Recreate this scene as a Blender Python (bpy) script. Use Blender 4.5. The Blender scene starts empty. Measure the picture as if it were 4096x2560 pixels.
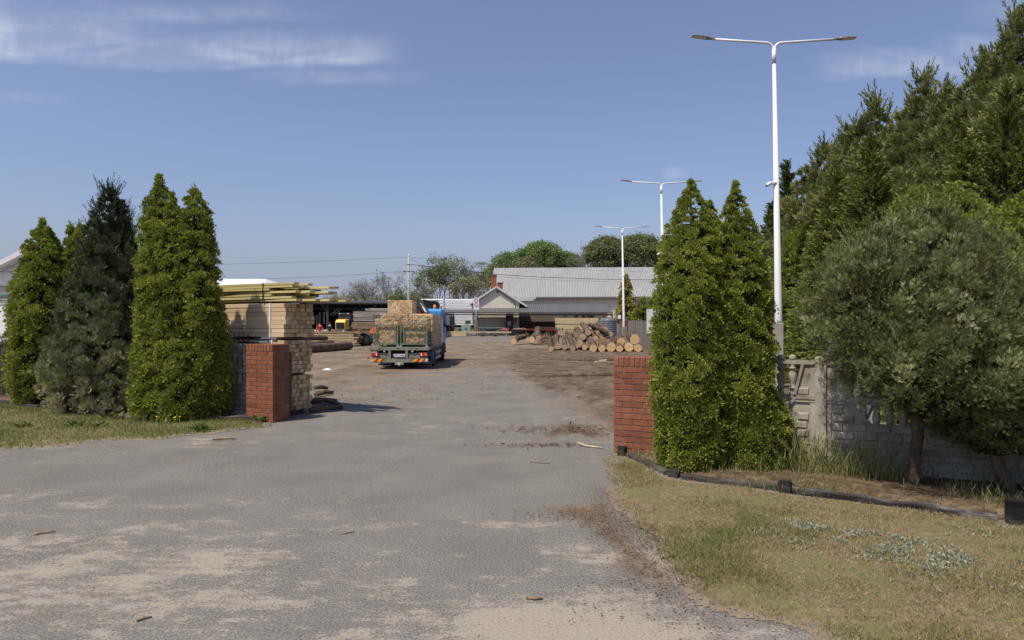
import bpy, math, random
import numpy as np
from mathutils import Vector, Matrix
R = math.radians
rng = np.random.default_rng(11)
random.seed(11)
SC = bpy.context.scene
COL = SC.collection
F, EYE, HZ = 2731.0, 1.7, 1292.0          # lens in photo pixels, eye height, horizon row

def gp(px, py, z=0.0):
    """ground point seen at a place of the photograph"""
    Y = (EYE - z) * F / (py - HZ)
    return ((px - 2048) / F * Y, Y)

def at(px, py, Y):
    return Vector(((px - 2048) / F * Y, Y, EYE - (py - HZ) / F * Y))

# ------------------------------------------------------------------ mesh builder
class MB:
    def __init__(s):
        s.v, s.f, s.m, s.sm = [], [], [], []
    def add(s, vs, fs, mi=0, smooth=False):
        o = len(s.v)
        s.v.extend([tuple(v) for v in vs])
        for f in fs:
            s.f.append(tuple(i + o for i in f)); s.m.append(mi); s.sm.append(smooth)
        return s
    def box(s, x0, x1, y0, y1, z0, z1, mi=0, M=None):
        vs = [Vector((x, y, z)) for z in (z0, z1) for x, y in ((x0, y0), (x1, y0), (x1, y1), (x0, y1))]
        if M is not None: vs = [M @ v for v in vs]
        return s.add(vs, [(3, 2, 1, 0), (4, 5, 6, 7), (0, 1, 5, 4), (1, 2, 6, 5), (2, 3, 7, 6), (3, 0, 4, 7)], mi)
    def cbox(s, c, size, mi=0, rot=None):
        a, b, d = size[0] / 2, size[1] / 2, size[2] / 2
        M = Matrix.Translation(c)
        if rot is not None: M = M @ rot.to_4x4()
        return s.box(-a, a, -b, b, -d, d, mi, M)
    def bar(s, p, q, w, h, mi=0, up=Vector((0, 0, 1))):
        """box-section bar from p to q"""
        p, q = Vector(p), Vector(q)
        d = (q - p).normalized()
        sd = d.cross(up)
        if sd.length < 1e-4: sd = Vector((1, 0, 0))
        sd.normalize(); u = sd.cross(d)
        vs = []
        for c in (p, q):
            for a, b in ((-1, -1), (1, -1), (1, 1), (-1, 1)):
                vs.append(c + sd * (a * w / 2) + u * (b * h / 2))
        return s.add(vs, [(3, 2, 1, 0), (4, 5, 6, 7), (0, 1, 5, 4), (1, 2, 6, 5), (2, 3, 7, 6), (3, 0, 4, 7)], mi)
    def tube(s, pts, rad, n=8, mi=0, caps=True, smooth=True, capmi=None):
        pts = [Vector(p) for p in pts]
        if not hasattr(rad, '__len__'): rad = [rad] * len(pts)
        ref = Vector((0.0123, 0.02, 1)).normalized()
        d0 = (pts[-1] - pts[0]).normalized()
        if abs(d0.z) > .9: ref = Vector((1, 0.01, 0.02)).normalized()
        vs = []
        for i, p in enumerate(pts):
            d = (pts[min(i + 1, len(pts) - 1)] - pts[max(i - 1, 0)]).normalized()
            a = d.cross(ref).normalized(); b = a.cross(d)
            for k in range(n):
                t = 2 * math.pi * k / n
                vs.append(p + (a * math.cos(t) + b * math.sin(t)) * rad[i])
        fs = []
        for i in range(len(pts) - 1):
            for k in range(n):
                k2 = (k + 1) % n
                fs.append((i * n + k, i * n + k2, (i + 1) * n + k2, (i + 1) * n + k))
        o = len(s.v)
        s.add(vs, fs, mi, smooth)
        if caps:
            L = len(pts) - 1
            cm = mi if capmi is None else capmi
            s.f.append(tuple(o + k for k in reversed(range(n)))); s.m.append(cm); s.sm.append(False)
            s.f.append(tuple(o + L * n + k for k in range(n))); s.m.append(cm); s.sm.append(False)
        return s
    def lathe(s, prof, n=16, c=(0, 0, 0), mi=0, smooth=True):
        vs, fs = [], []
        for r, z in prof:
            for k in range(n):
                t = 2 * math.pi * k / n
                vs.append((c[0] + r * math.cos(t), c[1] + r * math.sin(t), c[2] + z))
        for i in range(len(prof) - 1):
            for k in range(n):
                k2 = (k + 1) % n
                fs.append((i * n + k, i * n + k2, (i + 1) * n + k2, (i + 1) * n + k))
        o = len(s.v)
        s.add(vs, fs, mi, smooth)
        s.f.append(tuple(o + k for k in reversed(range(n)))); s.m.append(mi); s.sm.append(False)
        L = len(prof) - 1
        s.f.append(tuple(o + L * n + k for k in range(n))); s.m.append(mi); s.sm.append(False)
        return s
    def prism(s, poly, y0, y1, mi=0):
        """polygon in x,z extruded along y (counter-clockwise seen from -y)"""
        n = len(poly)
        vs = [(x, y0, z) for x, z in poly] + [(x, y1, z) for x, z in poly]
        fs = [tuple(range(n)), tuple(reversed(range(n, 2 * n)))]
        fs += [(i, i + n, (i + 1) % n + n, (i + 1) % n) for i in range(n)]
        return s.add(vs, fs, mi)
    def prism_x(s, poly, x0, x1, mi=0):
        """polygon in y,z extruded along x"""
        n = len(poly)
        vs = [(x0, y, z) for y, z in poly] + [(x1, y, z) for y, z in poly]
        fs = [tuple(reversed(range(n))), tuple(range(n, 2 * n))]
        fs += [((i + 1) % n, (i + 1) % n + n, i + n, i) for i in range(n)]
        return s.add(vs, fs, mi)
    def build(s, name, mat, parent=None, bev=0, loc=None, rotz=None, recalc=True):
        me = bpy.data.meshes.new(name)
        me.from_pydata(s.v, [], s.f)
        mats = mat if isinstance(mat, (list, tuple)) else [mat]
        for m in mats: me.materials.append(m)
        me.polygons.foreach_set('material_index', s.m)
        me.polygons.foreach_set('use_smooth', s.sm)
        if recalc:
            import bmesh
            b = bmesh.new(); b.from_mesh(me)
            bmesh.ops.recalc_face_normals(b, faces=b.faces)
            b.to_mesh(me); b.free()
        me.update()
        o = bpy.data.objects.new(name, me); COL.objects.link(o)
        if parent is not None: o.parent = parent
        if loc is not None: o.location = loc
        if rotz is not None: o.rotation_euler.z = rotz
        if bev:
            md = o.modifiers.new('bev', 'BEVEL'); md.width = bev; md.segments = 2
            md.limit_method = 'ANGLE'; md.angle_limit = R(40)
        return o

def tag(o, label=None, cat=None, group=None, kind=None):
    if label: o['label'] = label
    if cat: o['category'] = cat
    if group: o['group'] = group
    if kind: o['kind'] = kind
    return o

def thing(name, label, cat, loc=(0, 0, 0), rotz=0.0, group=None):
    o = bpy.data.objects.new(name, None); COL.objects.link(o)
    o.location = loc; o.rotation_euler = (0, 0, rotz); o.empty_display_size = .2
    return tag(o, label, cat, group)

def copy_tree(o, parent=None):
    c = o.copy(); COL.objects.link(c)
    if parent is not None: c.parent = parent
    for ch in list(o.children): copy_tree(ch, c)
    return c

def text_part(txt, name, mat, parent, size, M, thick=.002):
    cu = bpy.data.curves.new(name, 'FONT'); cu.body = txt; cu.size = size; cu.extrude = thick
    cu.align_x = 'CENTER'; cu.align_y = 'CENTER'; cu.resolution_u = 3
    t = bpy.data.objects.new(name + '_curve', cu); COL.objects.link(t)
    bpy.context.view_layer.update()
    dg = bpy.context.evaluated_depsgraph_get()
    me = bpy.data.meshes.new_from_object(t.evaluated_get(dg))
    bpy.data.objects.remove(t); bpy.data.curves.remove(cu)
    me.name = name; me.materials.clear(); me.materials.append(mat)
    me.transform(M)
    o = bpy.data.objects.new(name, me); COL.objects.link(o); o.parent = parent
    return o

# ------------------------------------------------------------------ materials
def newmat(name):
    m = bpy.data.materials.new(name); m.use_nodes = True
    nt = m.node_tree; b = nt.nodes['Principled BSDF']
    return m, nt, b

def ramp(nt, cols, stops=None):
    r = nt.nodes.new('ShaderNodeValToRGB')
    n = len(cols)
    stops = stops or [i / max(1, n - 1) for i in range(n)]
    el = r.color_ramp.elements
    while len(el) < n: el.new(.5)
    for e, c, p in zip(el, cols, stops):
        e.position = p; e.color = (c[0], c[1], c[2], 1)
    return r

def math_(nt, op, a, b=None, c=None, clamp=False):
    n = nt.nodes.new('ShaderNodeMath'); n.operation = op; n.use_clamp = clamp
    for i, v in enumerate((a, b, c)):
        if v is None: continue
        if isinstance(v, (int, float)): n.inputs[i].default_value = v
        else: nt.links.new(v, n.inputs[i])
    return n.outputs[0]

def sstep(nt, v, a, b):
    n = nt.nodes.new('ShaderNodeMapRange'); n.interpolation_type = 'SMOOTHSTEP'
    n.inputs['From Min'].default_value = a; n.inputs['From Max'].default_value = b
    if isinstance(v, (int, float)): n.inputs['Value'].default_value = v
    else: nt.links.new(v, n.inputs['Value'])
    return n.outputs[0]

def noise(nt, vec, scale, detail=4, rough=.55, stretch=None, dist=0.0):
    if stretch is not None:
        mp = nt.nodes.new('ShaderNodeMapping'); mp.inputs['Scale'].default_value = stretch
        nt.links.new(vec, mp.inputs['Vector']); vec = mp.outputs[0]
    n = nt.nodes.new('ShaderNodeTexNoise'); n.inputs['Scale'].default_value = scale
    n.inputs['Detail'].default_value = detail; n.inputs['Roughness'].default_value = rough; n.inputs['Distortion'].default_value = dist
    nt.links.new(vec, n.inputs['Vector'])
    return n.outputs['Fac']

def mixc(nt, fac, a, b, blend='MIX'):
    n = nt.nodes.new('ShaderNodeMix'); n.data_type = 'RGBA'; n.blend_type = blend
    def s(i, v):
        if isinstance(v, (int, float)): n.inputs[i].default_value = v
        elif isinstance(v, (tuple, list)): n.inputs[i].default_value = (v[0], v[1], v[2], 1)
        else: nt.links.new(v, n.inputs[i])
    s(0, fac); s(6, a); s(7, b)
    return n.outputs[2]

def coords(nt, kind='Object'):
    if kind == 'World':
        return nt.nodes.new('ShaderNodeNewGeometry').outputs['Position']
    return nt.nodes.new('ShaderNodeTexCoord').outputs[kind]

def attr(nt, name):
    a = nt.nodes.new('ShaderNodeAttribute'); a.attribute_name = name
    return a.outputs['Fac']

def bump(nt, bsdf, h, strength, dist):
    b = nt.nodes.new('ShaderNodeBump'); b.inputs['Strength'].default_value = strength
    b.inputs['Distance'].default_value = dist
    nt.links.new(h, b.inputs['Height']); nt.links.new(b.outputs[0], bsdf.inputs['Normal'])

def pm(name, cols, scale=4, rough=.8, spec=.3, metal=0, bumps=0, bdist=.01, stretch=None, ovar=0.0,
       tint=0.0, detail=5, contrast=1.0, kind='Object', stops=None):
    m, nt, b = newmat(name)
    v = coords(nt, kind)
    if ovar and kind == 'Object':
        oi = nt.nodes.new('ShaderNodeObjectInfo')
        ad = nt.nodes.new('ShaderNodeVectorMath'); ad.operation = 'ADD'
        sc = nt.nodes.new('ShaderNodeVectorMath'); sc.operation = 'SCALE'; sc.inputs[0].default_value = (37, 51, 23)
        nt.links.new(oi.outputs['Random'], sc.inputs['Scale'])
        nt.links.new(v, ad.inputs[0]); nt.links.new(sc.outputs[0], ad.inputs[1]); v = ad.outputs[0]
    f = noise(nt, v, scale, detail, .6, stretch)
    f = math_(nt, 'MULTIPLY_ADD', f, 2.0 * contrast, .5 - contrast, clamp=True)
    if tint:
        t = math_(nt, 'SUBTRACT', attr(nt, 'tint'), .5)
        f = math_(nt, 'MULTIPLY_ADD', t, tint, f, clamp=True)
    r = ramp(nt, cols, stops); nt.links.new(f, r.inputs[0]); col = r.outputs[0]
    if ovar:
        oi2 = nt.nodes.new('ShaderNodeObjectInfo')
        k = math_(nt, 'MULTIPLY_ADD', oi2.outputs['Random'], 2 * ovar, 1 - ovar)
        cmb = nt.nodes.new('ShaderNodeCombineColor')
        for i in range(3): nt.links.new(k, cmb.inputs[i])
        col = mixc(nt, 1.0, col, cmb.outputs[0], 'MULTIPLY')
    nt.links.new(col, b.inputs['Base Color'])
    b.inputs['Roughness'].default_value = rough
    b.inputs['Specular IOR Level'].default_value = spec
    b.inputs['Metallic'].default_value = metal
    if bumps: bump(nt, b, noise(nt, v, scale * 2.5, 5, .65, stretch), bumps, bdist)
    return m

def leafmat(name, cols, stops=None, trans=.22, rough=.65):
    m, nt, b = newmat(name)
    f = attr(nt, 'tint')
    r = ramp(nt, cols, stops); nt.links.new(f, r.inputs[0])
    nt.links.new(r.outputs[0], b.inputs['Base Color'])
    b.inputs['Roughness'].default_value = rough; b.inputs['Specular IOR Level'].default_value = .25
    tr = nt.nodes.new('ShaderNodeBsdfTranslucent'); nt.links.new(r.outputs[0], tr.inputs['Color'])
    mx = nt.nodes.new('ShaderNodeMixShader'); mx.inputs[0].default_value = trans
    nt.links.new(b.outputs[0], mx.inputs[1]); nt.links.new(tr.outputs[0], mx.inputs[2])
    nt.links.new(mx.outputs[0], nt.nodes['Material Output'].inputs[0])
    return m

# ------------------------------------------------------------------ numpy helpers
def nrm(a):
    return a / np.maximum(np.linalg.norm(a, axis=1, keepdims=True), 1e-9)

def _hash(ix, iy, seed):
    h = (ix * 374761393 + iy * 668265263 + seed * 982451653) & 0xffffffff
    h = ((h ^ (h >> 13)) * 1274126177) & 0xffffffff
    return ((h ^ (h >> 16)) & 0xffff) / 65535.0

def vnoise(x, y, seed=0):
    ix = np.floor(x).astype(np.int64); iy = np.floor(y).astype(np.int64)
    fx = x - ix; fy = y - iy
    fx = fx * fx * (3 - 2 * fx); fy = fy * fy * (3 - 2 * fy)
    a = _hash(ix, iy, seed); b = _hash(ix + 1, iy, seed); c = _hash(ix, iy + 1, seed); d = _hash(ix + 1, iy + 1, seed)
    return (a * (1 - fx) + b * fx) * (1 - fy) + (c * (1 - fx) + d * fx) * fy

def fbm(x, y, seed=0, oct=4):
    s = 0; a = .5; t = 0
    for k in range(oct):
        s = s + a * vnoise(x * 2 ** k, y * 2 ** k, seed + k * 7); t += a; a *= .5
    return s / t

def in_poly(x, y, poly):
    ins = np.zeros(x.shape, bool); n = len(poly); j = n - 1
    for i in range(n):
        xi, yi = poly[i]; xj, yj = poly[j]
        c = ((yi > y) != (yj > y)) & (x < (xj - xi) * (y - yi) / ((yj - yi) or 1e-9) + xi)
        ins ^= c; j = i
    return ins

def edge_dist(x, y, poly):
    d = np.full(x.shape, 1e9); n = len(poly)
    for i in range(n):
        ax, ay = poly[i]; bx, by = poly[(i + 1) % n]
        dx, dy = bx - ax, by - ay
        t = np.clip(((x - ax) * dx + (y - ay) * dy) / (dx * dx + dy * dy + 1e-12), 0, 1)
        d = np.minimum(d, np.hypot(x - ax - t * dx, y - ay - t * dy))
    return d

def np_mesh(name, V, Q, mat, parent=None, face_attr=None, vert_attr=None, smooth=False):
    """mesh of quads straight from arrays"""
    me = bpy.data.meshes.new(name)
    V = np.ascontiguousarray(V, np.float32); Q = np.ascontiguousarray(Q, np.int32)
    k = Q.shape[1]
    me.vertices.add(len(V)); me.vertices.foreach_set('co', V.ravel())
    me.loops.add(Q.size); me.loops.foreach_set('vertex_index', Q.ravel())
    me.polygons.add(len(Q)); me.polygons.foreach_set('loop_start', np.arange(0, Q.size, k, dtype=np.int32))
    me.polygons.foreach_set('use_smooth', np.full(len(Q), smooth, bool))
    for nm, a in (face_attr or {}).items():
        me.attributes.new(nm, 'FLOAT', 'FACE').data.foreach_set('value', np.ascontiguousarray(a, np.float32))
    for nm, a in (vert_attr or {}).items():
        me.attributes.new(nm, 'FLOAT', 'POINT').data.foreach_set('value', np.ascontiguousarray(a, np.float32))
    me.materials.append(mat)
    me.update(calc_edges=True)
    o = bpy.data.objects.new(name, me); COL.objects.link(o)
    if parent is not None: o.parent = parent
    return o

def kites(P, D, L, W, roll=None, mid=.45):
    """leaf shaped quads: base points P, directions D, lengths L, widths W"""
    n = len(P); D = nrm(D)
    S = nrm(np.cross(D, rng.normal(size=(n, 3)) if roll is None else roll))
    L = np.broadcast_to(np.asarray(L, float), (n,))[:, None]; W = np.broadcast_to(np.asarray(W, float), (n,))[:, None]
    V = np.stack([P, P + D * L * mid + S * W * .5, P + D * L, P + D * L * mid - S * W * .5], 1).reshape(-1, 3)
    return V

def leaves(name, P, D, L, W, T, mat, parent=None, roll=None, mid=.45):
    V = kites(P, D, L, W, roll, mid)
    return np_mesh(name, V, np.arange(4 * len(P)).reshape(-1, 4), mat, parent, {'tint': np.clip(T, 0, 1)})
# ------------------------------------------------------------------ camera, sky, sun
cam = bpy.data.objects.new('camera', bpy.data.cameras.new('camera')); COL.objects.link(cam)
cam.location = (0, 0, EYE); cam.rotation_euler = (R(90), 0, 0)
cam.data.sensor_width = 36; cam.data.lens = 24.0; cam.data.shift_y = 12 / 4096
cam.data.clip_end = 4000; cam.data.clip_start = .05
SC.camera = cam
SUN_AZ = math.atan2(-.74, -.67)            # x, y of the sun's bearing
SUN_EL = R(61)
sd = Vector((math.sin(SUN_AZ) * math.cos(SUN_EL), math.cos(SUN_AZ) * math.cos(SUN_EL), math.sin(SUN_EL)))
sl = bpy.data.lights.new('sun', 'SUN'); sl.energy = 5.0; sl.angle = R(.53); sl.color = (1, .9, .74)
so = bpy.data.objects.new('sun', sl); COL.objects.link(so)
so.rotation_euler = sd.to_track_quat('Z', 'Y').to_euler(); so.location = (-30, -20, 40)

W = bpy.data.worlds.new('World'); SC.world = W; W.use_nodes = True
nt = W.node_tree; bg = nt.nodes['Background']; bg.inputs['Strength'].default_value = .088
sky = nt.nodes.new('ShaderNodeTexSky'); sky.sky_type = 'NISHITA'; sky.sun_disc = False
sky.sun_elevation = SUN_EL; sky.sun_rotation = SUN_AZ % (2 * math.pi)
sky.altitude = 60; sky.air_density = 1.15; sky.dust_density = 1.7; sky.ozone_density = 2.2
g = nt.nodes.new('ShaderNodeTexCoord').outputs['Generated']
sp = nt.nodes.new('ShaderNodeSeparateXYZ'); nt.links.new(g, sp.inputs[0])
ysafe = math_(nt, 'MAXIMUM', sp.outputs[1], .05)
u = math_(nt, 'DIVIDE', sp.outputs[0], ysafe); v = math_(nt, 'DIVIDE', sp.outputs[2], ysafe)
cb = nt.nodes.new('ShaderNodeCombineXYZ'); nt.links.new(u, cb.inputs[0]); nt.links.new(v, cb.inputs[1])
uv = cb.outputs[0]
def U(px): return (px - 2048) / F
def VV(py): return (HZ - py) / F
wob = math_(nt, 'MULTIPLY', math_(nt, 'SUBTRACT', noise(nt, uv, 5, 4), .5), .035)
vw = math_(nt, 'ADD', v, wob)
def band(px0, px1, fx, pyt, pyb, ft, fb):
    """soft patch of high cloud between two bearings and two elevations"""
    a = math_(nt, 'MULTIPLY', sstep(nt, u, U(px0 - fx), U(px0 + fx)), sstep(nt, u, U(px1 + fx), U(px1 - fx)))
    b = math_(nt, 'MULTIPLY', sstep(nt, vw, VV(pyb + fb), VV(pyb - fb)), sstep(nt, vw, VV(pyt - ft), VV(pyt + ft)))
    return math_(nt, 'MULTIPLY', a, b)
wisp = noise(nt, uv, 7, 8, .6, (1.0, 3.4, 1), .8)
wisp = math_(nt, 'ADD', math_(nt, 'MULTIPLY', wisp, .76), math_(nt, 'MULTIPLY', noise(nt, uv, 17, 7, .6, (2.0, .55, 1), 1.2), .24))
wisp = sstep(nt, wisp, .36, .66)
parts_ = []
for amp, a in ((.85, band(-900, 480, 420, 60, 245, 120, 28)), (.8, band(350, 1500, 170, 165, 262, 75, 22)),
               (.42, band(-200, 1150, 300, 30, 85, 40, 26)), (.28, band(1050, 1620, 150, 285, 335, 30, 20)),
               (.62, band(3330, 3900, 130, 225, 312, 60, 22)), (.55, band(3780, 4150, 110, 150, 228, 45, 20)),
               (.35, band(2660, 2740, 30, 680, 712, 14, 10)), (.16, band(-200, 260, 90, 380, 415, 20, 16)),
               (.2, band(3900, 4600, 120, -60, 90, 60, 40))):
    parts_.append(math_(nt, 'MULTIPLY', a, amp))
tot = parts_[0]
for p in parts_[1:]: tot = math_(nt, 'MAXIMUM', tot, p)
cl = math_(nt, 'MULTIPLY', tot, math_(nt, 'MULTIPLY_ADD', wisp, .75, .25))
cl = math_(nt, 'MULTIPLY', cl, sstep(nt, sp.outputs[1], .05, .2))
hs = nt.nodes.new('ShaderNodeHueSaturation'); hs.inputs['Saturation'].default_value = .8; hs.inputs['Value'].default_value = .78
nt.links.new(sky.outputs[0], hs.inputs['Color'])
skc = mixc(nt, 1.0, hs.outputs[0], (1.42, 1.5, 1.84), 'MULTIPLY')
skc = mixc(nt, math_(nt, 'MULTIPLY', sstep(nt, sp.outputs[2], .17, .02), .9), skc, (4.1, 4.65, 6.1))
nt.links.new(mixc(nt, math_(nt, 'MULTIPLY', cl, .62), skc, (9.5, 9.6, 10.4)), bg.inputs['Color'])

SC.view_settings.view_transform = 'Standard'; SC.view_settings.look = 'None'
SC.view_settings.exposure = 0.0; SC.view_settings.gamma = 1.0
SC.cycles.use_denoising = True
SC.cycles.max_bounces = 6; SC.cycles.diffuse_bounces = 3; SC.cycles.transparent_max_bounces = 8

# ------------------------------------------------------------------ frame of the fence line
PHI = R(27.5)
FD = Vector((math.cos(PHI), -math.sin(PHI), 0)); FN = Vector((math.sin(PHI), math.cos(PHI), 0))
PL = Vector((*gp(1091, 1691), 0))        # near corner of the left gate pillar
PR = Vector((*gp(2455, 1812), 0))        # near left corner of the right gate pillar

# ------------------------------------------------------------------ ground
m_soil = pm('yard_soil', [(.10, .075, .05), (.17, .13, .09), (.25, .2, .15)], 1.3, .95, .1, bumps=.5, bdist=.03, kind='World')
gb = MB()
gb.add([(-1500, -60, -.012), (1500, -60, -.012), (1500, 2500, -.012), (-1500, 2500, -.012)], [(0, 1, 2, 3)])
tag(gb.build('ground', m_soil), kind='structure')

def asphalt_mat():
    m, nt, b = newmat('dusty_asphalt')
    P = coords(nt, 'World')
    sp1 = noise(nt, P, 110, 3, .75); sp2 = noise(nt, P, 1.1, 5, .6); sp3 = noise(nt, P, 58, 3, .65)
    f = math_(nt, 'ADD', math_(nt, 'MULTIPLY', sp1, .55), math_(nt, 'MULTIPLY', sp3, .3))
    f = math_(nt, 'ADD', f, math_(nt, 'MULTIPLY_ADD', sp2, .09, .08))
    r = ramp(nt, [(.045, .043, .041), (.118, .112, .104), (.185, .176, .163), (.34, .325, .3)], [.42, .51, .58, .68]); nt.links.new(f, r.inputs[0])
    col = r.outputs[0]
    # blown sand lying in patches
    n1 = noise(nt, P, 1.7, 7, .66, (1, 1.6, 1)); n2 = noise(nt, P, 48, 4, .8)
    n4 = noise(nt, P, 6.5, 5, .65, (1, 1.9, 1))
    s = math_(nt, 'ADD', math_(nt, 'MULTIPLY', n1, .54), math_(nt, 'MULTIPLY', n4, .34))
    s = math_(nt, 'ADD', s, math_(nt, 'MULTIPLY', math_(nt, 'SUBTRACT', n2, .5), .5))
    s = math_(nt, 'ADD', s, math_(nt, 'MULTIPLY', attr(nt, 'sand'), .34))
    sm = sstep(nt, s, .485, .575)
    sandc = ramp(nt, [(.23, .2, .165), (.31, .275, .23), (.4, .36, .305)], [.3, .5, .72]); nt.links.new(noise(nt, P, 60, 4, .7), sandc.inputs[0])
    col = mixc(nt, math_(nt, 'MULTIPLY', sm, .86), col, sandc.outputs[0])
    # earth and bark tracked out of the yard
    d1 = noise(nt, P, 1.6, 6, .68, (1, .5, 1)); d2 = noise(nt, P, 12, 4, .7)
    dn = math_(nt, 'ADD', math_(nt, 'MULTIPLY', d1, .7), math_(nt, 'MULTIPLY', d2, .3))
    dm = sstep(nt, math_(nt, 'ADD', dn, math_(nt, 'MULTIPLY', attr(nt, 'dirt'), .42)), .56, .74)
    dirtc = ramp(nt, [(.095, .068, .045), (.185, .14, .1), (.28, .225, .17)], [.38, .5, .62]); nt.links.new(math_(nt, 'ADD', math_(nt, 'MULTIPLY', noise(nt, P, 9, 5, .7), .4), math_(nt, 'MULTIPLY', noise(nt, P, .8, 7, .7, (1, .5, 1)), .6)), dirtc.inputs[0])
    col = mixc(nt, math_(nt, 'MULTIPLY', dm, .85), col, dirtc.outputs[0])
    bn = math_(nt, 'ADD', math_(nt, 'MULTIPLY', noise(nt, P, .7, 8, .72, (1, .45, 1)), .75), math_(nt, 'MULTIPLY', noise(nt, P, 26, 4, .75), .25))
    bm = sstep(nt, math_(nt, 'ADD', bn, math_(nt, 'MULTIPLY', attr(nt, 'bark'), .56)), .64, .86)
    barkc = ramp(nt, [(.04, .028, .02), (.115, .083, .06), (.23, .18, .135)], [.4, .5, .6]); nt.links.new(math_(nt, 'ADD', math_(nt, 'MULTIPLY', noise(nt, P, 42, 4, .75), .45), math_(nt, 'MULTIPLY', noise(nt, P, 1.6, 7, .72, (1, .55, 1)), .55)), barkc.inputs[0])
    col = mixc(nt, math_(nt, 'MULTIPLY', bm, .9), col, barkc.outputs[0])
    nt.links.new(col, b.inputs['Base Color'])
    b.inputs['Roughness'].default_value = 1.0; b.inputs['Specular IOR Level'].default_value = .04
    bh = math_(nt, 'ADD', math_(nt, 'MULTIPLY', sp1, .6), math_(nt, 'MULTIPLY', bm, noise(nt, P, 30, 4, .7)))
    bump(nt, b, bh, .28, .01)
    return m

NR, NU = 250, 270
ys = 1.2 * (112 / 1.2) ** (np.linspace(0, 1, NR) ** .92)
us = np.linspace(-1, 1, NU)
GX = us[None, :] * (ys[:, None] * 1.0 + 7); GY = np.repeat(ys[:, None], NU, 1)
def gpoly(pts): return [gp(*p) for p in pts]
def soft(poly, w):
    d = edge_dist(GX, GY, poly); i = in_poly(GX, GY, poly)
    return np.clip(np.where(i, d, -d) / w * .5 + .5, 0, 1)
def blob(px, py, rx, ry, ang=0):
    x, y = gp(px, py); c, s_ = math.cos(ang), math.sin(ang)
    dx = (GX - x) * c + (GY - y) * s_; dy = -(GX - x) * s_ + (GY - y) * c
    return np.exp(-((dx / rx) ** 2 + (dy / ry) ** 2))
sand = -.03 + .3 * (fbm(GX * .33, GY * .33, 3) - .3)
sand += .55 * blob(2150, 2500, .75, .45) + .35 * blob(2500, 2560, .8, .4) + .5 * blob(2560, 2220, .5, .4) + .4 * blob(2080, 1960, .35, .3)
sand += .35 * blob(350, 2250, 1.3, .9) + .3 * blob(1100, 2300, 1.3, .7) + .35 * blob(120, 1990, 1.2, .5) + .6 * blob(780, 1790, .35, .14) + .55 * blob(900, 1764, .8, .35)
sand += .3 * blob(300, 2480, .7, .3) + .28 * blob(1500, 2080, .5, .3) + .32 * blob(2100, 2090, .4, .18)
sand = np.where(sand > 0, sand * .5, sand)
sand += .34 * blob(2200, 2500, .5, .28) + .3 * blob(2560, 2545, .45, .2) + .24 * blob(2570, 2225, .4, .3) + .02 * blob(400, 2260, .9, .5)
sand -= .45 * blob(700, 1900, 2.2, .8) + .35 * blob(1250, 1830, 2.2, 1.0) + .3 * blob(1900, 1950, .8, .8) + .2 * blob(1700, 2250, .5, .35)
sand = np.where(GY > 12, sand * .7 + .02, sand)
bark = np.zeros_like(GX)
bark = np.maximum(bark, .95 * soft(gpoly([(3300, 1385), (2090, 1392), (1985, 1440), (2060, 1500), (2190, 1560), (2320, 1610), (2430, 1700), (2700, 1720), (3300, 1600)]), 2.2))
bark = np.maximum(bark, .75 * soft(gpoly([(2110, 1760), (2215, 1690), (2330, 1680), (2450, 1740), (2440, 1768), (2300, 1752)]), .5))
bark = np.maximum(bark, .6 * soft(gpoly([(2130, 1790), (2230, 1766), (2260, 1784), (2160, 1797)]), .25))
bark = np.maximum(bark, 1.0 * soft(gpoly([(2180, 2030), (2420, 2010), (2480, 2130), (2620, 2280), (2740, 2420), (2690, 2400), (2480, 2200), (2300, 2090)]), .35))
bark = np.maximum(bark, .6 * blob(880, 1762, .42, .2)) + .3 * blob(2350, 2270, .45, .22) + .3 * blob(2700, 2530, .6, .14)
bark = np.maximum(bark, .55 * soft(gpoly([(1230, 1500), (1380, 1470), (1480, 1500), (1330, 1560), (1420, 1600), (1250, 1620)]), 1.2))
bark = np.maximum(bark, .5 * soft(gpoly([(1780, 1440), (2020, 1420), (2150, 1560), (2050, 1600), (1880, 1520)]), 1.5))
bark = np.maximum(bark, .3 * np.clip((GY - 15) / 8, 0, 1) * np.clip((60 - GY) / 15, 0, 1))
dirt = np.clip((GY - 14) / 14, 0, 1) * .62 + .15 * np.clip((GY - 9) / 5, 0, 1)
dirt = np.maximum(dirt, .55 * np.exp(-((GX - 2.2) / 1.6) ** 2) * np.clip((GY - 9) / 2, 0, 1))
lane = np.exp(-((GX + .03 * GY + .3) / (1.5 + .03 * GY)) ** 2) * np.clip((34 - GY) / 10, 0, 1)
dirt = dirt * (1 - .6 * lane); bark = bark * (1 - .45 * lane * (bark < .5))
dirt = np.where((GY > 62) & (GX > -8), dirt * .35, dirt)
ii = np.arange(NR * NU).reshape(NR, NU)
Q = np.stack([ii[:-1, :-1], ii[:-1, 1:], ii[1:, 1:], ii[1:, :-1]], -1).reshape(-1, 4)
hz_ = .012 * (fbm(GX * .6, GY * .6, 9) - .5) * np.clip(GY / 10, 0, 1)
hz_ = hz_ + np.clip(bark - .55, 0, 1) * .16 * (fbm(GX * 1.1, GY * 1.1, 21) - .38) * np.clip((GY - 14) / 6, 0, 1)
Vg = np.stack([GX, GY, np.maximum(hz_, -.009)], -1).reshape(-1, 3)
tag(np_mesh('driveway', Vg, Q, asphalt_mat(), None, None, {'sand': sand.ravel(), 'bark': bark.ravel(), 'dirt': dirt.ravel()}, True), kind='structure')

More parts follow.
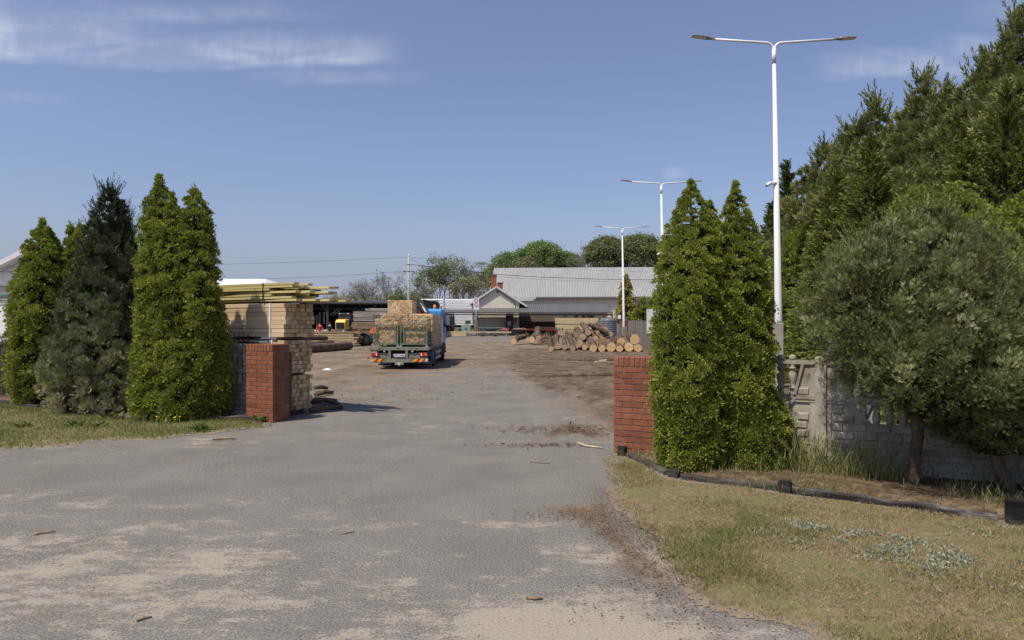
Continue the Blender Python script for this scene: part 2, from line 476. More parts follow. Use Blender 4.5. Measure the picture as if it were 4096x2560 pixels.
# ------------------------------------------------------------------ verges and planting beds
def verge_mat(name, soils, greens, bare):
    m, nt, b = newmat(name)
    P = coords(nt, 'World')
    r = ramp(nt, soils, [.3, .48, .68]); nt.links.new(noise(nt, P, 14, 6, .75), r.inputs[0])
    g2 = ramp(nt, greens, [.3, .7]); nt.links.new(noise(nt, P, 45, 4, .7), g2.inputs[0])
    gm = sstep(nt, math_(nt, 'ADD', math_(nt, 'MULTIPLY', noise(nt, P, 1.7, 5, .65), .7), math_(nt, 'MULTIPLY', noise(nt, P, 22, 4, .7), .3)), bare, bare + .2)
    gm = math_(nt, 'MULTIPLY', gm, sstep(nt, attr(nt, 'rim'), .08, .35))
    vc = mixc(nt, gm, r.outputs[0], g2.outputs[0])
    ed = math_(nt, 'ADD', attr(nt, 'rim'), math_(nt, 'MULTIPLY', math_(nt, 'SUBTRACT', noise(nt, P, 5, 6, .7), .5), .9))
    nt.links.new(mixc(nt, sstep(nt, ed, .3, .02), vc, mixc(nt, noise(nt, P, 40, 4, .7), (.13, .1, .075), (.34, .29, .225))), b.inputs['Base Color'])
    b.inputs['Roughness'].default_value = .95; b.inputs['Specular IOR Level'].default_value = .1
    bump(nt, b, noise(nt, P, 30, 5, .75), .7, .02)
    return m

def sheet(name, poly, mat, h, rim, step, jag=.06, seed=1, z0=.004):
    xs = [p[0] for p in poly]; ys_ = [p[1] for p in poly]
    nx = int((max(xs) - min(xs)) / step) + 2; ny = int((max(ys_) - min(ys_)) / step) + 2
    X, Y = np.meshgrid(min(xs) + np.arange(nx) * step, min(ys_) + np.arange(ny) * step)
    jx = X + jag * 2 * (fbm(X * 2.2, Y * 2.2, seed, 4) - .5) * 2; jy = Y + jag * 2 * (fbm(X * 2.2, Y * 2.2, seed + 50, 4) - .5) * 2
    ins = in_poly(jx, jy, poly); d = edge_dist(jx, jy, poly)
    t = np.clip(d / rim, 0, 1); t = t * t * (3 - 2 * t)
    Z = z0 + h * t + .03 * t * (fbm(X * 1.5, Y * 1.5, seed + 9) - .5)
    idx = np.arange(nx * ny).reshape(ny, nx)
    ok = ins[:-1, :-1] & ins[:-1, 1:] & ins[1:, 1:] & ins[1:, :-1]
    q = np.stack([idx[:-1, :-1], idx[:-1, 1:], idx[1:, 1:], idx[1:, :-1]], -1)[ok]
    used = np.unique(q); mp = np.full(nx * ny, -1); mp[used] = np.arange(len(used))
    V = np.stack([X, Y, Z], -1).reshape(-1, 3)[used]
    o = np_mesh(name, V, mp[q], mat, None, None, {'rim': t.ravel()[used]}, True)
    return tag(o, kind='structure')

def lerp(a, b, t): return (a[0] + (b[0] - a[0]) * t, a[1] + (b[1] - a[1]) * t)
kerbL = [gp(x, y) for x, y in ((1018, 1678), (586, 1686), (423, 1664), (180, 1634), (0, 1614))]
kerbL.append((kerbL[-1][0] - 8, kerbL[-1][1] + 3.6))
edgeL = [gp(x, y) for x, y in ((1093, 1706), (1023, 1717), (909, 1727), (750, 1744), (614, 1760), (386, 1767), (318, 1778), (195, 1791), (0, 1803))]
edgeL += [(-10, 8.7), (-16, 8.3)]
polyVL = edgeL + [(-20, 12), (kerbL[-1][0], kerbL[-1][1])] + kerbL[::-1][1:]
kerbR = [gp(x, y) for x, y in ((2487, 1815), (2640, 1880), (2700, 1908), (3140, 1966), (3640, 2028), (4060, 2092), (4500, 2160), (5200, 2290))]
edgeR = [gp(x, y) for x, y in ((2448, 1818), (2408, 1823), (2401, 1850), (2425, 1925), (2440, 2004), (2500, 2100), (2600, 2190), (2660, 2290), (2800, 2400), (2983, 2475), (3218, 2548), (3500, 2680), (4000, 3100))]
edgeR += [(2.9, 2.0), (6.5, 2.0), (8, 4.0)]
polyVR = edgeR[::-1] + kerbR
m_vl = verge_mat('green_verge', [(.13, .1, .06), (.2, .16, .1), (.3, .25, .17)], [(.08, .09, .03), (.16, .165, .06)], .36)
m_vr = verge_mat('dry_verge', [(.08, .052, .032), (.17, .125, .08), (.29, .225, .15)], [(.1, .105, .04), (.19, .185, .085)], .4)
m_bed = pm('planting_soil', [(.05, .035, .022), (.12, .085, .055), (.23, .175, .12)], 9, .97, .1, bumps=.8, bdist=.03, kind='World')
sheet('grass_verge', polyVL, m_vl, .05, .7, .055, .05, 3)
sheet('grass_verge', polyVR, m_vr, .045, .5, .03, .15, 5)
fl = lambda t, off=0.0: (PL + FD * t + FN * off)
fr = lambda t, off=0.0: (PR + FD * t + FN * off)
bedL = kerbL + [tuple(fl(-16, .3))[:2], tuple(fl(-.3, .3))[:2]]
bedR = kerbR + [tuple(fr(8.0, .3))[:2], tuple(fr(.1, .3))[:2]]
def bed_z(o): return o
sheet('planting_bed', bedL, m_bed, .05, .3, .08, 0.0, 7, .004)
sheet('planting_bed', bedR, m_bed, .06, .3, .05, 0.0, 8, .004)

# ------------------------------------------------------------------ grass and litter
m_grass_l = leafmat('fresh_grass', [(.27, .22, .11), (.2, .19, .07), (.17, .19, .055), (.24, .26, .085)], [0, .25, .6, 1], .3)
m_grass_r = leafmat('dry_grass', [(.42, .33, .2), (.3, .245, .13), (.17, .185, .06), (.22, .27, .075)], [0, .35, .7, 1], .3)
def pick(poly, n, zfun):
    xs = [p[0] for p in poly]; ys_ = [p[1] for p in poly]
    out = []
    got = 0
    while got < n:
        x = rng.uniform(min(xs), max(xs), n); y = rng.uniform(min(ys_), max(ys_), n)
        k = in_poly(x, y, poly) & (np.abs(x) < .95 * y + 2.0)
        out.append(np.stack([x[k], y[k]], 1)); got += k.sum()
        if k.sum() == 0: break
    return np.concatenate(out)[:n]
def grass(name, poly, n, mat, hmin, hmax, wid, gfun, label, lean=.55, h=.05, rim=.7):
    xy = pick(poly, n, None)
    x, y = xy[:, 0], xy[:, 1]
    d = edge_dist(x, y, poly); gm = gfun(x, y)
    keep = rng.random(len(x)) < np.clip(gm, .12, 1) * np.clip(d / .22 + .15, 0, 1)
    x, y, gm, d = x[keep], y[keep], gm[keep], d[keep]
    k = len(x)
    t = np.clip(d / rim, 0, 1); P = np.stack([x, y, h * t * t * (3 - 2 * t)], 1)
    D = np.stack([rng.normal(0, lean, k), rng.normal(0, lean, k), np.ones(k)], 1)
    L = rng.uniform(hmin, hmax, k) * (.6 + .7 * gm)
    T = np.clip(gm * .75 + rng.normal(0, .2, k), 0, 1)
    return tag(leaves(name, P, D, L, wid * rng.uniform(.7, 1.4, k), T, mat, None, None, .3), label, 'grass', None, 'stuff')
gl = lambda x, y: np.clip(.25 + 1.3 * (fbm(x * .9, y * .9, 31) - .22), 0, 1)
gr = lambda x, y: np.clip(-.12 + 2.3 * (fbm(x * 1.5, y * 1.5, 41) - .32) + .12 * np.clip((x - 1.6) / 2, 0, 1), 0, 1)
grass('grass', polyVL, 95000, m_grass_l, .03, .075, .008, gl, 'short green mown grass of the verge beside the left gate pillar')
grass('grass', polyVR, 260000, m_grass_r, .018, .055, .0042, gr, 'thin dry tan and green grass on the verge by the concrete fence', .8, .045, .5)
# taller grass along the foot of the fence
def tall(poly, n, h0, h1, w, label, seed, thr=.35):
    xy = pick(poly, n, None); x, y = xy[:, 0], xy[:, 1]
    gm = fbm(x * 1.6, y * 1.6, seed); k = rng.random(len(x)) < np.clip((gm - thr) * 5, 0.02, 1)
    x, y, gm = x[k], y[k], gm[k]; n = len(x)
    base = np.stack([x, y, np.full(n, .03)], 1)
    D = nrm(np.stack([rng.normal(0, .28, n), rng.normal(0, .28, n), np.ones(n)], 1)); L = rng.uniform(h0, h1, n) * (.5 + gm)
    bend = np.stack([rng.normal(0, .5, n), rng.normal(0, .5, n), np.full(n, .35)], 1)
    T = np.clip(rng.normal(.72, .2, n), 0, 1)
    mid = base + D * L[:, None] * .55
    P = np.concatenate([base, mid]); DD = np.concatenate([D, nrm(D + bend)])
    return tag(leaves('grass', P, DD, np.concatenate([L * .62, L * .55]), w, np.concatenate([T, T]), m_grass_r, None, None, .4), label, 'grass', None, 'stuff')
stripR = [tuple(fr(t, o))[:2] for t, o in ((.9, -.05), (.9, -.42), (2.0, -.5), (4.6, -.5), (4.6, -.05))]
tall(stripR, 2000, .18, .5, .011, 'tall wild grass growing along the foot of the concrete fence', 61)
tall(bedR, 3800, .05, .2, .008, 'low weedy grass on the soil strip behind the dark timber edging', 63, .42)
tall([lerp(p, q, .5) for p, q in zip(kerbL[:2], kerbL[:2])] + [kerbL[0], (kerbL[0][0], kerbL[0][1] - .35), (kerbL[1][0], kerbL[1][1] - .3)], 900, .04, .12, .012, 'weeds in front of the low timber edging at the left gate pillar', 65, .4)

tall(polyVR, 5200, .045, .13, .006, 'longer tufts of grass scattered over the dry verge', 67, .5)
tall(polyVL, 2600, .05, .14, .009, 'longer grass tufts on the green verge by the asphalt', 69, .5)
# pale silver ground cover
m_silver = leafmat('silver_leaf', [(.17, .185, .12), (.27, .29, .2), (.38, .395, .3)], None, .15)
def silver(pts, n, label):
    x, y = [], []
    for px, py, rx, ry, w in pts:
        k = int(n * w); cx, cy = gp(px, py)
        x.append(rng.normal(cx, rx * 1.4, k)); y.append(rng.normal(cy, ry * 1.7, k))
    x = np.concatenate(x); y = np.concatenate(y)
    keep = rng.random(len(x)) < np.clip((fbm(x * 6, y * 6, 71) - .47) * 9, 0, 1)
    x, y = x[keep], y[keep]; k = len(x); r = 6
    P = np.repeat(np.stack([x, y, np.full(k, .045)], 1), r, 0) + rng.normal(0, .008, (k * r, 3))
    D = np.stack([rng.normal(0, .8, k * r), rng.normal(0, .8, k * r), rng.uniform(.3, 1.2, k * r)], 1)
    return tag(leaves('ground_cover', P, D, rng.uniform(.018, .042, k * r), .011, np.clip(rng.normal(.5, .25, k * r), 0, 1), m_silver), label, 'ground cover', None, 'stuff')
silver([(3060, 2150, .07, .05, .4), (3190, 2130, .12, .1, 1), (3330, 2165, .15, .08, .8), (3480, 2205, .2, .08, 1), (3570, 2220, .2, .1, 1), (3700, 2260, .2, .1, .9), (3860, 2300, .2, .1, 1), (3980, 2330, .2, .1, 1.2), (4060, 2180, .15, .12, .8), (4000, 2270, .3, .1, .7)], 270, 'silvery pale ground cover sprawling through the dry verge grass')

# bark chips, splinters and small stones
m_chip = leafmat('bark_chip', [(.06, .035, .02), (.14, .08, .045), (.25, .16, .1), (.5, .37, .25)], [0, .5, .85, 1], 0, .9)
def chips(name, areas, label, cat, smin, smax):
    Ps, Ls = [], []
    for px, py, rx, ry, n in areas:
        cx, cy = gp(px, py)
        Ps.append(np.stack([rng.normal(cx, rx, n), rng.normal(cy, ry, n), np.full(n, .012)], 1))
    P = np.concatenate(Ps); n = len(P)
    k = P[:, 1] > 2.5; P = P[k]; n = len(P)
    P[:, 2] += rng.uniform(0, .02, n)
    D = np.stack([rng.normal(0, 1, n), rng.normal(0, 1, n), rng.normal(0, .12, n)], 1)
    roll = np.stack([rng.normal(0, .3, n), rng.normal(0, .3, n), np.ones(n)], 1)
    L = rng.uniform(smin, smax, n) * (rng.random(n) ** 1.5 * 1.2 + .4)
    return tag(leaves(name, P, D, L, L * rng.uniform(.18, .5, n), np.clip(rng.beta(2, 3, n), 0, 1), m_chip, None, roll), label, cat, None, 'stuff')
chips('bark_litter', [(2330, 2060, .3, .16, 1500), (2430, 1990, .1, .25, 900), (2550, 2190, .2, .2, 1500), (2690, 2330, .2, .16, 1000), (2900, 2440, .4, .2, 700), (2500, 2110, .18, .2, 1200), (3000, 2080, .6, .3, 700), (3600, 2080, .8, .15, 900), (3300, 2400, .9, .4, 700)], 'brown bark chips and splinters strewn along the edge of the dry verge', 'bark litter', .006, .026)
chips('bark_litter', [(2200, 1475, 2.0, 1.6, 1500), (2330, 1520, 1.5, 1.3, 1200), (2250, 1720, .6, .25, 700), (2060, 1440, 2.0, 2.0, 800), (2180, 1782, .4, .08, 300), (1420, 1610, .8, .6, 240), (1350, 1560, 1.0, 1.2, 400), (1900, 1560, 1.6, 1.5, 500)], 'brown bark scraps scattered across the sawmill yard', 'bark litter', .02, .075)
chips('bark_litter', [(1000, 2200, 2.0, 1.0, 420), (2000, 2300, 1.3, .8, 520), (2300, 2480, .5, .25, 420), (1500, 1850, 2.5, 1.2, 420), (600, 2400, 1.0, .4, 260)], 'small splinters and stones lying on the grey asphalt', 'bark litter', .004, .014)
# ------------------------------------------------------------------ brick gate pillars
m_brick = pm('red_clinker', [(.16, .056, .031), (.238, .084, .043), (.3, .118, .066)], 7, .62, .35, bumps=.15, bdist=.004, tint=.7)
m_mortar = pm('mortar', [(.13, .11, .1), (.22, .2, .18), (.3, .28, .25)], 20, .95, .1)

def brick_pillar(name, label, loc, rows, flip):
    t = thing(name, label, 'gate pillar', loc, -PHI)
    wd, dp, mb = .64, .38, MB()
    x0 = -wd if flip else 0.0
    H = rows * .0755
    core = MB().box(x0 + .009, x0 + wd - .009, .009, dp - .009, -.05, H + .1)
    tints = []
    def brick(a0, a1, b0, b1, z0, z1):
        j = random.uniform(-.0015, .0015)
        mb.box(x0 + a0 + j, x0 + a1 + j, b0 + j, b1 + j, z0, z1); tints.extend([random.gauss(.5, .22)] * 6)
    g = .0095
    for r in range(rows):
        z0 = r * .0755 + .004; z1 = z0 + .066
        odd = r % 2
        # long faces: two and a half bricks, stagger flips each course
        cuts = [0, .25 + .0, .51, .64] if odd else [0, .123, .383, .64]
        for a, b_ in zip(cuts[:-1], cuts[1:]):
            for (b0, b1) in ((0, .115), (dp - .115, dp)):
                brick(a + (g if a else 0), b_, b0, b1, z0, z1)
        # short faces between the corner bricks
        sc = [.115 + g, .115 + g + .06, dp - .115 - g] if odd else [.115 + g, dp - .115 - g]
        for a, b_ in zip(sc[:-1], sc[1:]):
            for (a0, a1) in ((.0, .1), (wd - .1, wd)):
                brick(a0, a1, a, b_ - g * .5, z0, z1)
    o = mb.build('brick_courses', m_brick, t, .003)
    o.data.attributes.new('tint', 'FLOAT', 'FACE').data.foreach_set('value', tints)
    core.build('mortar_core', m_mortar, t)
    cap, ct = MB(), []
    zc = H + .006
    k = 9
    for i in range(k):
        a = x0 + i * (wd / k) + .004
        cap.box(a, a + wd / k - .009, -.004, dp * .5 - .005, zc, zc + .118); ct += [random.gauss(.5, .2)] * 6
        cap.box(a, a + wd / k - .009, dp * .5 + .005, dp + .004, zc, zc + .118); ct += [random.gauss(.5, .2)] * 6
    o = cap.build('soldier_course', m_brick, t, .005)
    o.data.attributes.new('tint', 'FLOAT', 'FACE').data.foreach_set('value', ct)
    return t
brick_pillar('brick_pillar', 'red brick gate pillar at the left of the entrance, beside the stacked timber beams', PL, 16, True)
brick_pillar('brick_pillar', 'red brick gate pillar at the right of the entrance, partly behind the double topped thuja', PR, 15, False)

# ------------------------------------------------------------------ precast concrete fence
m_conc = pm('weathered_concrete', [(.16, .145, .12), (.29, .268, .228), (.38, .355, .305), (.48, .45, .395)], 3.2, .93, .15, bumps=.35, bdist=.008, contrast=1.2, ovar=.06)
def fence_panel(PW):
    """one bay of three cast slabs, drawn from x=0 to PW"""
    mats = {}
    def slab(polys, hole, z0, z1, name):
        mb = MB()
        for p in polys: mb.prism(p, .012, .05)
        # raised border
        mb.box(0, PW, .0, .055, z0 + .002, z0 + .035)
        if hole is None: mb.box(0, PW, .0, .055, z1 - .037, z1 - .002)
        mb.box(0, .05, .0, .052, z0 + .035, z1 - .04); mb.box(PW - .05, PW, .0, .052, z0 + .035, z1 - .04)
        bh = .096; r = 0; z = z0 + .045
        while z + bh < z1 - .03:
            x = .06 - (.11 if r % 2 else 0)
            while x < PW - .06:
                a, b_ = max(x + .008, .06), min(x + .222, PW - .06)
                if b_ - a > .05:
                    ok = True
                    if hole:
                        for cx in (a, b_, (a + b_) / 2):
                            for cz in (z + .01, z + bh - .012):
                                if in_poly(np.array([cx]), np.array([cz]), hole)[0]: ok = False
                    if ok:
                        j = random.uniform(-.003, .003)
                        n = 4
                        mb.add([(a, .014, z), (b_, .014, z), (b_, .014, z + bh - .012), (a, .014, z + bh - .012),
                                (a + .012, -.008 + j, z + .012), (b_ - .012, -.008 + j, z + .012), (b_ - .012, -.008 + j, z + bh - .024), (a + .012, -.008 + j, z + bh - .024)],
                               [(4, 5, 6, 7), (0, 1, 5, 4), (1, 2, 6, 5), (2, 3, 7, 6), (3, 0, 4, 7)])
                x += .235
            z += bh; r += 1
        return mb
    z1, z2, z3 = .345, .82, 1.225
    low = slab([[(0, -.1), (PW, -.1), (PW, z1), (0, z1)]], None, -.12, z1, 'lower')
    a, b_ = .2, .44
    a2 = .22
    h2 = [(a2, z2 + .01), (b_, z2 - .24), (PW - b_, z2 - .24), (PW - a2, z2 + .01)]
    a2 = .22
    mid = slab([[(0, z1), (PW, z1), (PW, z2 - .24), (0, z2 - .24)], [(0, z2 - .24), (b_, z2 - .24), (a2, z2), (0, z2)], [(PW - b_, z2 - .24), (PW, z2 - .24), (PW, z2), (PW - a2, z2)]], h2, z1, z2, 'middle')
    mid.bar((b_, .02, z2 - .24), (a2, .02, z2), .07, .03); mid.bar((PW - b_, .02, z2 - .24), (PW - a2, .02, z2), .07, .03)
    mid.box(b_, PW - b_, -.002, .062, z2 - .27, z2 - .24)
    mid.box(0, PW, -.006, .064, z2 - .03, z2 + .004)
    h3 = [(a2, z2), (PW - a2, z2), (PW - .12, z3), (.12, z3)]
    top = slab([[(0, z2 + .005), (a2, z2 + .005), (.13, z3), (0, z3)], [(PW - a2, z2 + .005), (PW, z2 + .005), (PW, z3), (PW - .13, z3)]], h3, z2 + .006, z3, 'upper')
    top.bar((a2, .02, z2 + .03), (.13, .02, z3), .07, .03); top.bar((PW - a2, .02, z2 + .03), (PW - .13, .02, z3), .07, .03)
    top.box(.0, PW, -.015, .07, z2 + .004, z2 + .05)
    rail = MB().box(-.0, PW, -.012, .068, z3, z3 + .045)
    bal = []
    prof = [(.02, 0), (.04, .0), (.04, .035), (.026, .045), (.03, .07), (.042, .075), (.042, .095), (.028, .105), (.032, .14), (.046, .2), (.044, .26), (.03, .3), (.042, .305), (.042, .325), (.028, .335), (.04, .36), (.04, .38), (.02, .38)]
    n = 10
    for i in range(n):
        x = .24 + (PW - .48) * i / (n - 1)
        m = MB().lathe(prof, 12, (x, .028, z2 + .04))
        m.lathe([(.035, 0), (.042, .012), (.04, .04), (.028, .055), (.01, .06)], 12, (x, .028, z3 + .045))
        if b_ - .12 < x < PW - b_ + .12:
            m.lathe([(.028, 0), (.045, .06), (.04, .12), (.03, .15), (.042, .16), (.042, .18), (.028, .2), (.04, .24)], 12, (x, .028, z2 - .25))
        bal.append(m)
    return low, mid, top, rail, bal

def make_bay(parent, x, PW, proto=[None, None]):
    if proto[0] is None or proto[1] != PW:
        p = thing('fence_panel', None, None)
        del_keys = [k for k in p.keys()]
        for k in del_keys: del p[k]
        low, mid, top, rail, bal = fence_panel(PW)
        low.build('concrete_slab', m_conc, p); mid.build('concrete_slab', m_conc, p); top.build('concrete_slab', m_conc, p)
        rail.build('hand_rail', m_conc, p)
        for b_ in bal: b_.build('baluster', m_conc, p)
        proto[0], proto[1] = p, PW
    else:
        p = copy_tree(proto[0])
    p.parent = parent; p.location = (x, 0, 0)
    return p
def fence_post(parent, x, h=1.3):
    m = MB().box(x - .06, x + .06, -.03, .09, -.1, h)
    m.add([(x - .06, -.03, h), (x + .06, -.03, h), (x + .06, .09, h), (x - .06, .09, h), (x, .03, h + .03)], [(0, 1, 4), (1, 2, 4), (2, 3, 4), (3, 0, 4)])
    return m.build('fence_post', m_conc, parent, .006)
PW = 1.66
fR = thing('concrete_fence', 'grey precast concrete fence with balusters behind the right thuja and round juniper', 'concrete fence', fr(.64), -PHI)
x = .05
fx = []
for i in range(4):
    fence_post(fR, x); fx.append(x)
    make_bay(fR, x + .06, PW); x += PW + .12
fence_post(fR, x)
fL = thing('concrete_fence', 'grey concrete fence with balusters running from the left brick pillar behind the thujas', 'concrete fence', fl(-.64, .27), -PHI)
x = .06
for i in range(4):
    (fence_post(fL, x) if i else None); make_bay(fL, x - PW - .06, PW); x -= PW + .12
fence_post(fL, x)

# weathered picket fence further along
m_oldwood = pm('weathered_boards', [(.1, .09, .08), (.2, .185, .165), (.32, .3, .27)], 6, .9, .1, stretch=(1, 1, .12), bumps=.3, bdist=.006, ovar=.2)
m_darkwood = pm('dark_boards', [(.05, .04, .03), (.1, .085, .07), (.17, .15, .125)], 6, .9, .1, stretch=(1, 1, .12), ovar=.15)
pk = thing('picket_fence', 'dark weathered wooden picket fence at the far left edge beyond the thujas', 'picket fence', fl(-.64 - 7.4, .27), -PHI)
for i in range(44):
    xx = -i * .13
    h = 1.3 + random.uniform(-.02, .02)
    MB().prism([(xx - .04, .05), (xx + .04, .05), (xx + .04, h - .05), (xx, h), (xx - .04, h - .05)], 0, .02).build('picket', m_darkwood, pk)
MB().box(-5.7, .1, .025, .06, .25, .33).box(-5.7, .1, .025, .06, .95, 1.03).build('fence_rail', m_darkwood, pk)

# parked sliding gate of dark steel behind the left fence
m_steel_dark = pm('painted_steel_dark', [(.03, .03, .032), (.05, .05, .052), (.085, .085, .085)], 5, .5, .5)
gpst = at(1159, 1500, 12.2); gpst.z = 0
sg = thing('sliding_gate', 'dark steel sliding gate parked open behind the left pillar and concrete fence', 'gate', gpst, -PHI)
MB().box(-.045, .02, -.03, .03, .1, 1.2).build('end_post', m_steel_dark, sg, .004)
mb = MB()
for z in (.28, .5, .72, .94, 1.12): mb.box(-1.0, -.045, -.012, .012, z - .02, z + .02)
mb.box(-6.2, -1.0, -.03, .03, .1, .2).box(-6.2, -1.0, -.02, .02, 1.2, 1.25).box(-1.0, -.045, -.03, .03, .1, .17)
mb.build('gate_rail', m_steel_dark, sg, .003)
for i in range(42):
    xx = -1.05 - i * .122
    m = MB().box(xx - .009, xx + .009, -.009, .009, .2, 1.4)
    m.add([(xx - .022, -.004, 1.4), (xx + .022, -.004, 1.4), (xx, -.004, 1.52), (xx - .022, .004, 1.4), (xx + .022, .004, 1.4), (xx, .004, 1.52)], [(0, 1, 2), (5, 4, 3), (0, 3, 4, 1), (1, 4, 5, 2), (2, 5, 3, 0)])
    m.build('spear_bar', m_steel_dark, sg)
m_chrome = pm('galvanised_tube', [(.3, .3, .32), (.5, .5, .52)], 3, .22, .6, metal=.9)
MB().tube([(-1.32, .02, 1.34), (-.55, .02, 1.34)], .03, 12).build('guide_tube', m_chrome, sg)

# ------------------------------------------------------------------ dark timber edging: posts and logs
m_edge = pm('tarred_timber', [(.008, .008, .008), (.022, .021, .02), (.06, .057, .054), (.24, .23, .215)], 9, .9, .12, stretch=(.2, 1, 1), bumps=.9, bdist=.02, ovar=.15, contrast=1.35)
m_edge2 = pm('weathered_edging', [(.02, .018, .016), (.055, .05, .046), (.13, .122, .112)], 9, .9, .15, stretch=(.25, 1, 1), bumps=.5, bdist=.01, ovar=.15)
def edge_post(px, py, h, w, label, mat):
    x, y = gp(px, py)
    t = MB()
    t.box(-w / 2, w / 2, -w / 2, w / 2, -.05, h)
    return tag(t.build('edging_post', mat, None, .02, (x, y, 0), -PHI + random.uniform(-.15, .15)), label, 'edging post', 'stubby posts of the timber edging')
def edge_log(a, b_, h, w, label, mat):
    p, q = Vector((*gp(*a), 0)), Vector((*gp(*b_), 0))
    d = q - p; L = d.length; n = 14
    mb = MB(); vs = []
    for i in range(n + 1):
        s = i / n * L
        jy, jz = random.uniform(-.008, .008), random.uniform(-.012, .012)
        for (yy, zz) in ((-w / 2, -.03), (w / 2, -.03), (w / 2 - .012, h - .012), (w / 2 - .03, h), (-w / 2 + .03, h), (-w / 2 + .005, h - .02)):
            vs.append((s, yy + jy + random.uniform(-.004, .004), zz + (jz if zz > 0 else 0) + random.uniform(-.004, .004)))
    fs = [(i * 6 + k, i * 6 + (k + 1) % 6, (i + 1) * 6 + (k + 1) % 6, (i + 1) * 6 + k) for i in range(n) for k in range(6)]
    fs += [tuple(reversed(range(6))), tuple(n * 6 + k for k in range(6))]
    mb.add(vs, fs)
    o = mb.build('edging_log', mat)
    o.location = p; o.rotation_euler.z = math.atan2(d.y, d.x)
    return tag(o, label, 'edging log', 'low timber logs edging the planting beds')
edge_post(2489, 1822, .13, .11, 'short black edging post in front of the right brick pillar', m_edge)
edge_post(2697, 1908, .09, .12, 'short black edging post at the foot of the right thuja', m_edge)
edge_post(3140, 1970, .125, .12, 'black edging post between the thuja and the round juniper', m_edge)
edge_post(4062, 2096, .21, .14, 'tallest black edging post at the right edge of the photo', m_edge)
edge_log((2515, 1826), (2672, 1900), .06, .1, 'dark sunken edging log between the right pillar and the thuja', m_edge2)
edge_log((2725, 1915), (3112, 1962), .06, .09, 'thin grey edging log along the foot of the right thuja', m_edge2)
edge_log((3170, 1974), (3990, 2086), .075, .09, 'long black edging log below the round juniper', m_edge)
edge_log((4110, 2106), (4700, 2190), .085, .1, 'black edging log leaving the photo past the tallest post', m_edge)
edge_post(1027, 1680, .18, .1, 'grey edging post touching the left brick pillar', m_edge2)
edge_post(588, 1690, .17, .13, 'edging post in front of the triple thuja beside the asphalt', m_edge2)
edge_post(426, 1671, .17, .15, 'round topped edging post in front of the dark juniper', m_edge2)
edge_post(180, 1638, .16, .13, 'edging post in front of the leftmost thuja', m_edge2)
edge_log((605, 1690), (1012, 1682), .09, .12, 'weathered edging log between the triple thuja and the left pillar', m_edge2)
edge_log((448, 1672), (566, 1686), .07, .12, 'short edging log between the dark juniper and the triple thuja', m_edge2)
edge_log((200, 1640), (402, 1667), .07, .12, 'edging log half hidden under the dark juniper', m_edge2)
edge_log((-60, 1606), (158, 1634), .07, .12, 'edging log under the leftmost thuja', m_edge2)

# ------------------------------------------------------------------ sticks and scraps
m_stick = pm('dry_stick', [(.09, .06, .04), (.2, .14, .09), (.35, .27, .19)], 20, .9, .1, ovar=.2)
m_pale = pm('peeled_wood', [(.3, .22, .14), (.5, .4, .28), (.62, .52, .4)], 14, .85, .1)
def stick(pts, r, label, mat):
    P = []
    for i, (px, py) in enumerate(pts):
        x, y = gp(px, py); P.append((x, y, r * .9 + (.003 if 0 < i < len(pts) - 1 else 0)))
    rad = [r * (1 - .45 * i / (len(P) - 1)) for i in range(len(P))]
    return tag(MB().tube(P, rad, 7).build('fallen_stick', mat), label, 'stick', 'sticks lying on the ground')
stick([(136, 2141), (180, 2134), (222, 2130)], .009, 'brown splinter lying on the asphalt at the left edge of the photo', m_stick)
stick([(545, 2488), (575, 2480), (608, 2472)], .008, 'dark splinter on the asphalt near the bottom of the photo', m_stick)
stick([(1358, 2139), (1390, 2134), (1420, 2129)], .006, 'thin black twig lying in the middle of the asphalt', m_stick)
stick([(2312, 1777), (2345, 1789), (2380, 1793), (2412, 1796)], .018, 'pale broken branch on the asphalt in front of the right pillar', m_pale)
stick([(2118, 1850), (2160, 1853), (2200, 1857)], .008, 'thin twig on the asphalt left of the right verge', m_stick)
stick([(2105, 2397), (2140, 2402), (2170, 2399)], .01, 'dark chunk of bark on the sandy asphalt at the bottom', m_stick)
stick([(2640, 2236), (2670, 2232), (2700, 2226)], .009, 'curved twig at the edge of the dry verge', m_stick)
stick([(2850, 2105), (2900, 2108), (2950, 2116)], .01, 'pale twig lying in the dry grass', m_pale)
stick([(3580, 2168), (3650, 2158), (3720, 2176)], .012, 'bent dry stem in the dry grass near the silver plants', m_pale)
stick([(3600, 1966), (3640, 1968), (3682, 1978)], .016, 'pale wood piece lying by the juniper trunk', m_pale)
stick([(850, 1760), (905, 1757), (940, 1758)], .014, 'wet dark stick in the puddle stain on the asphalt', m_stick)
sx, sy = gp(1308, 1480)
m_white = pm('white_paint', [(.72, .72, .72), (.82, .82, .82)], 3, .5, .4)
tag(MB().add([(-.16, -.06, .0), (.1, -.09, .0), (.18, .05, .0), (-.08, .08, .0), (-.03, 0, .06), (.07, .0, .05)], [(0, 1, 5, 4), (1, 2, 5), (2, 3, 4, 5), (3, 0, 4), (3, 2, 1, 0)]).build('paper_scrap', m_white, None, 0, (sx, sy, .005)), 'crumpled white paper scrap on the yard left of the truck', 'litter')

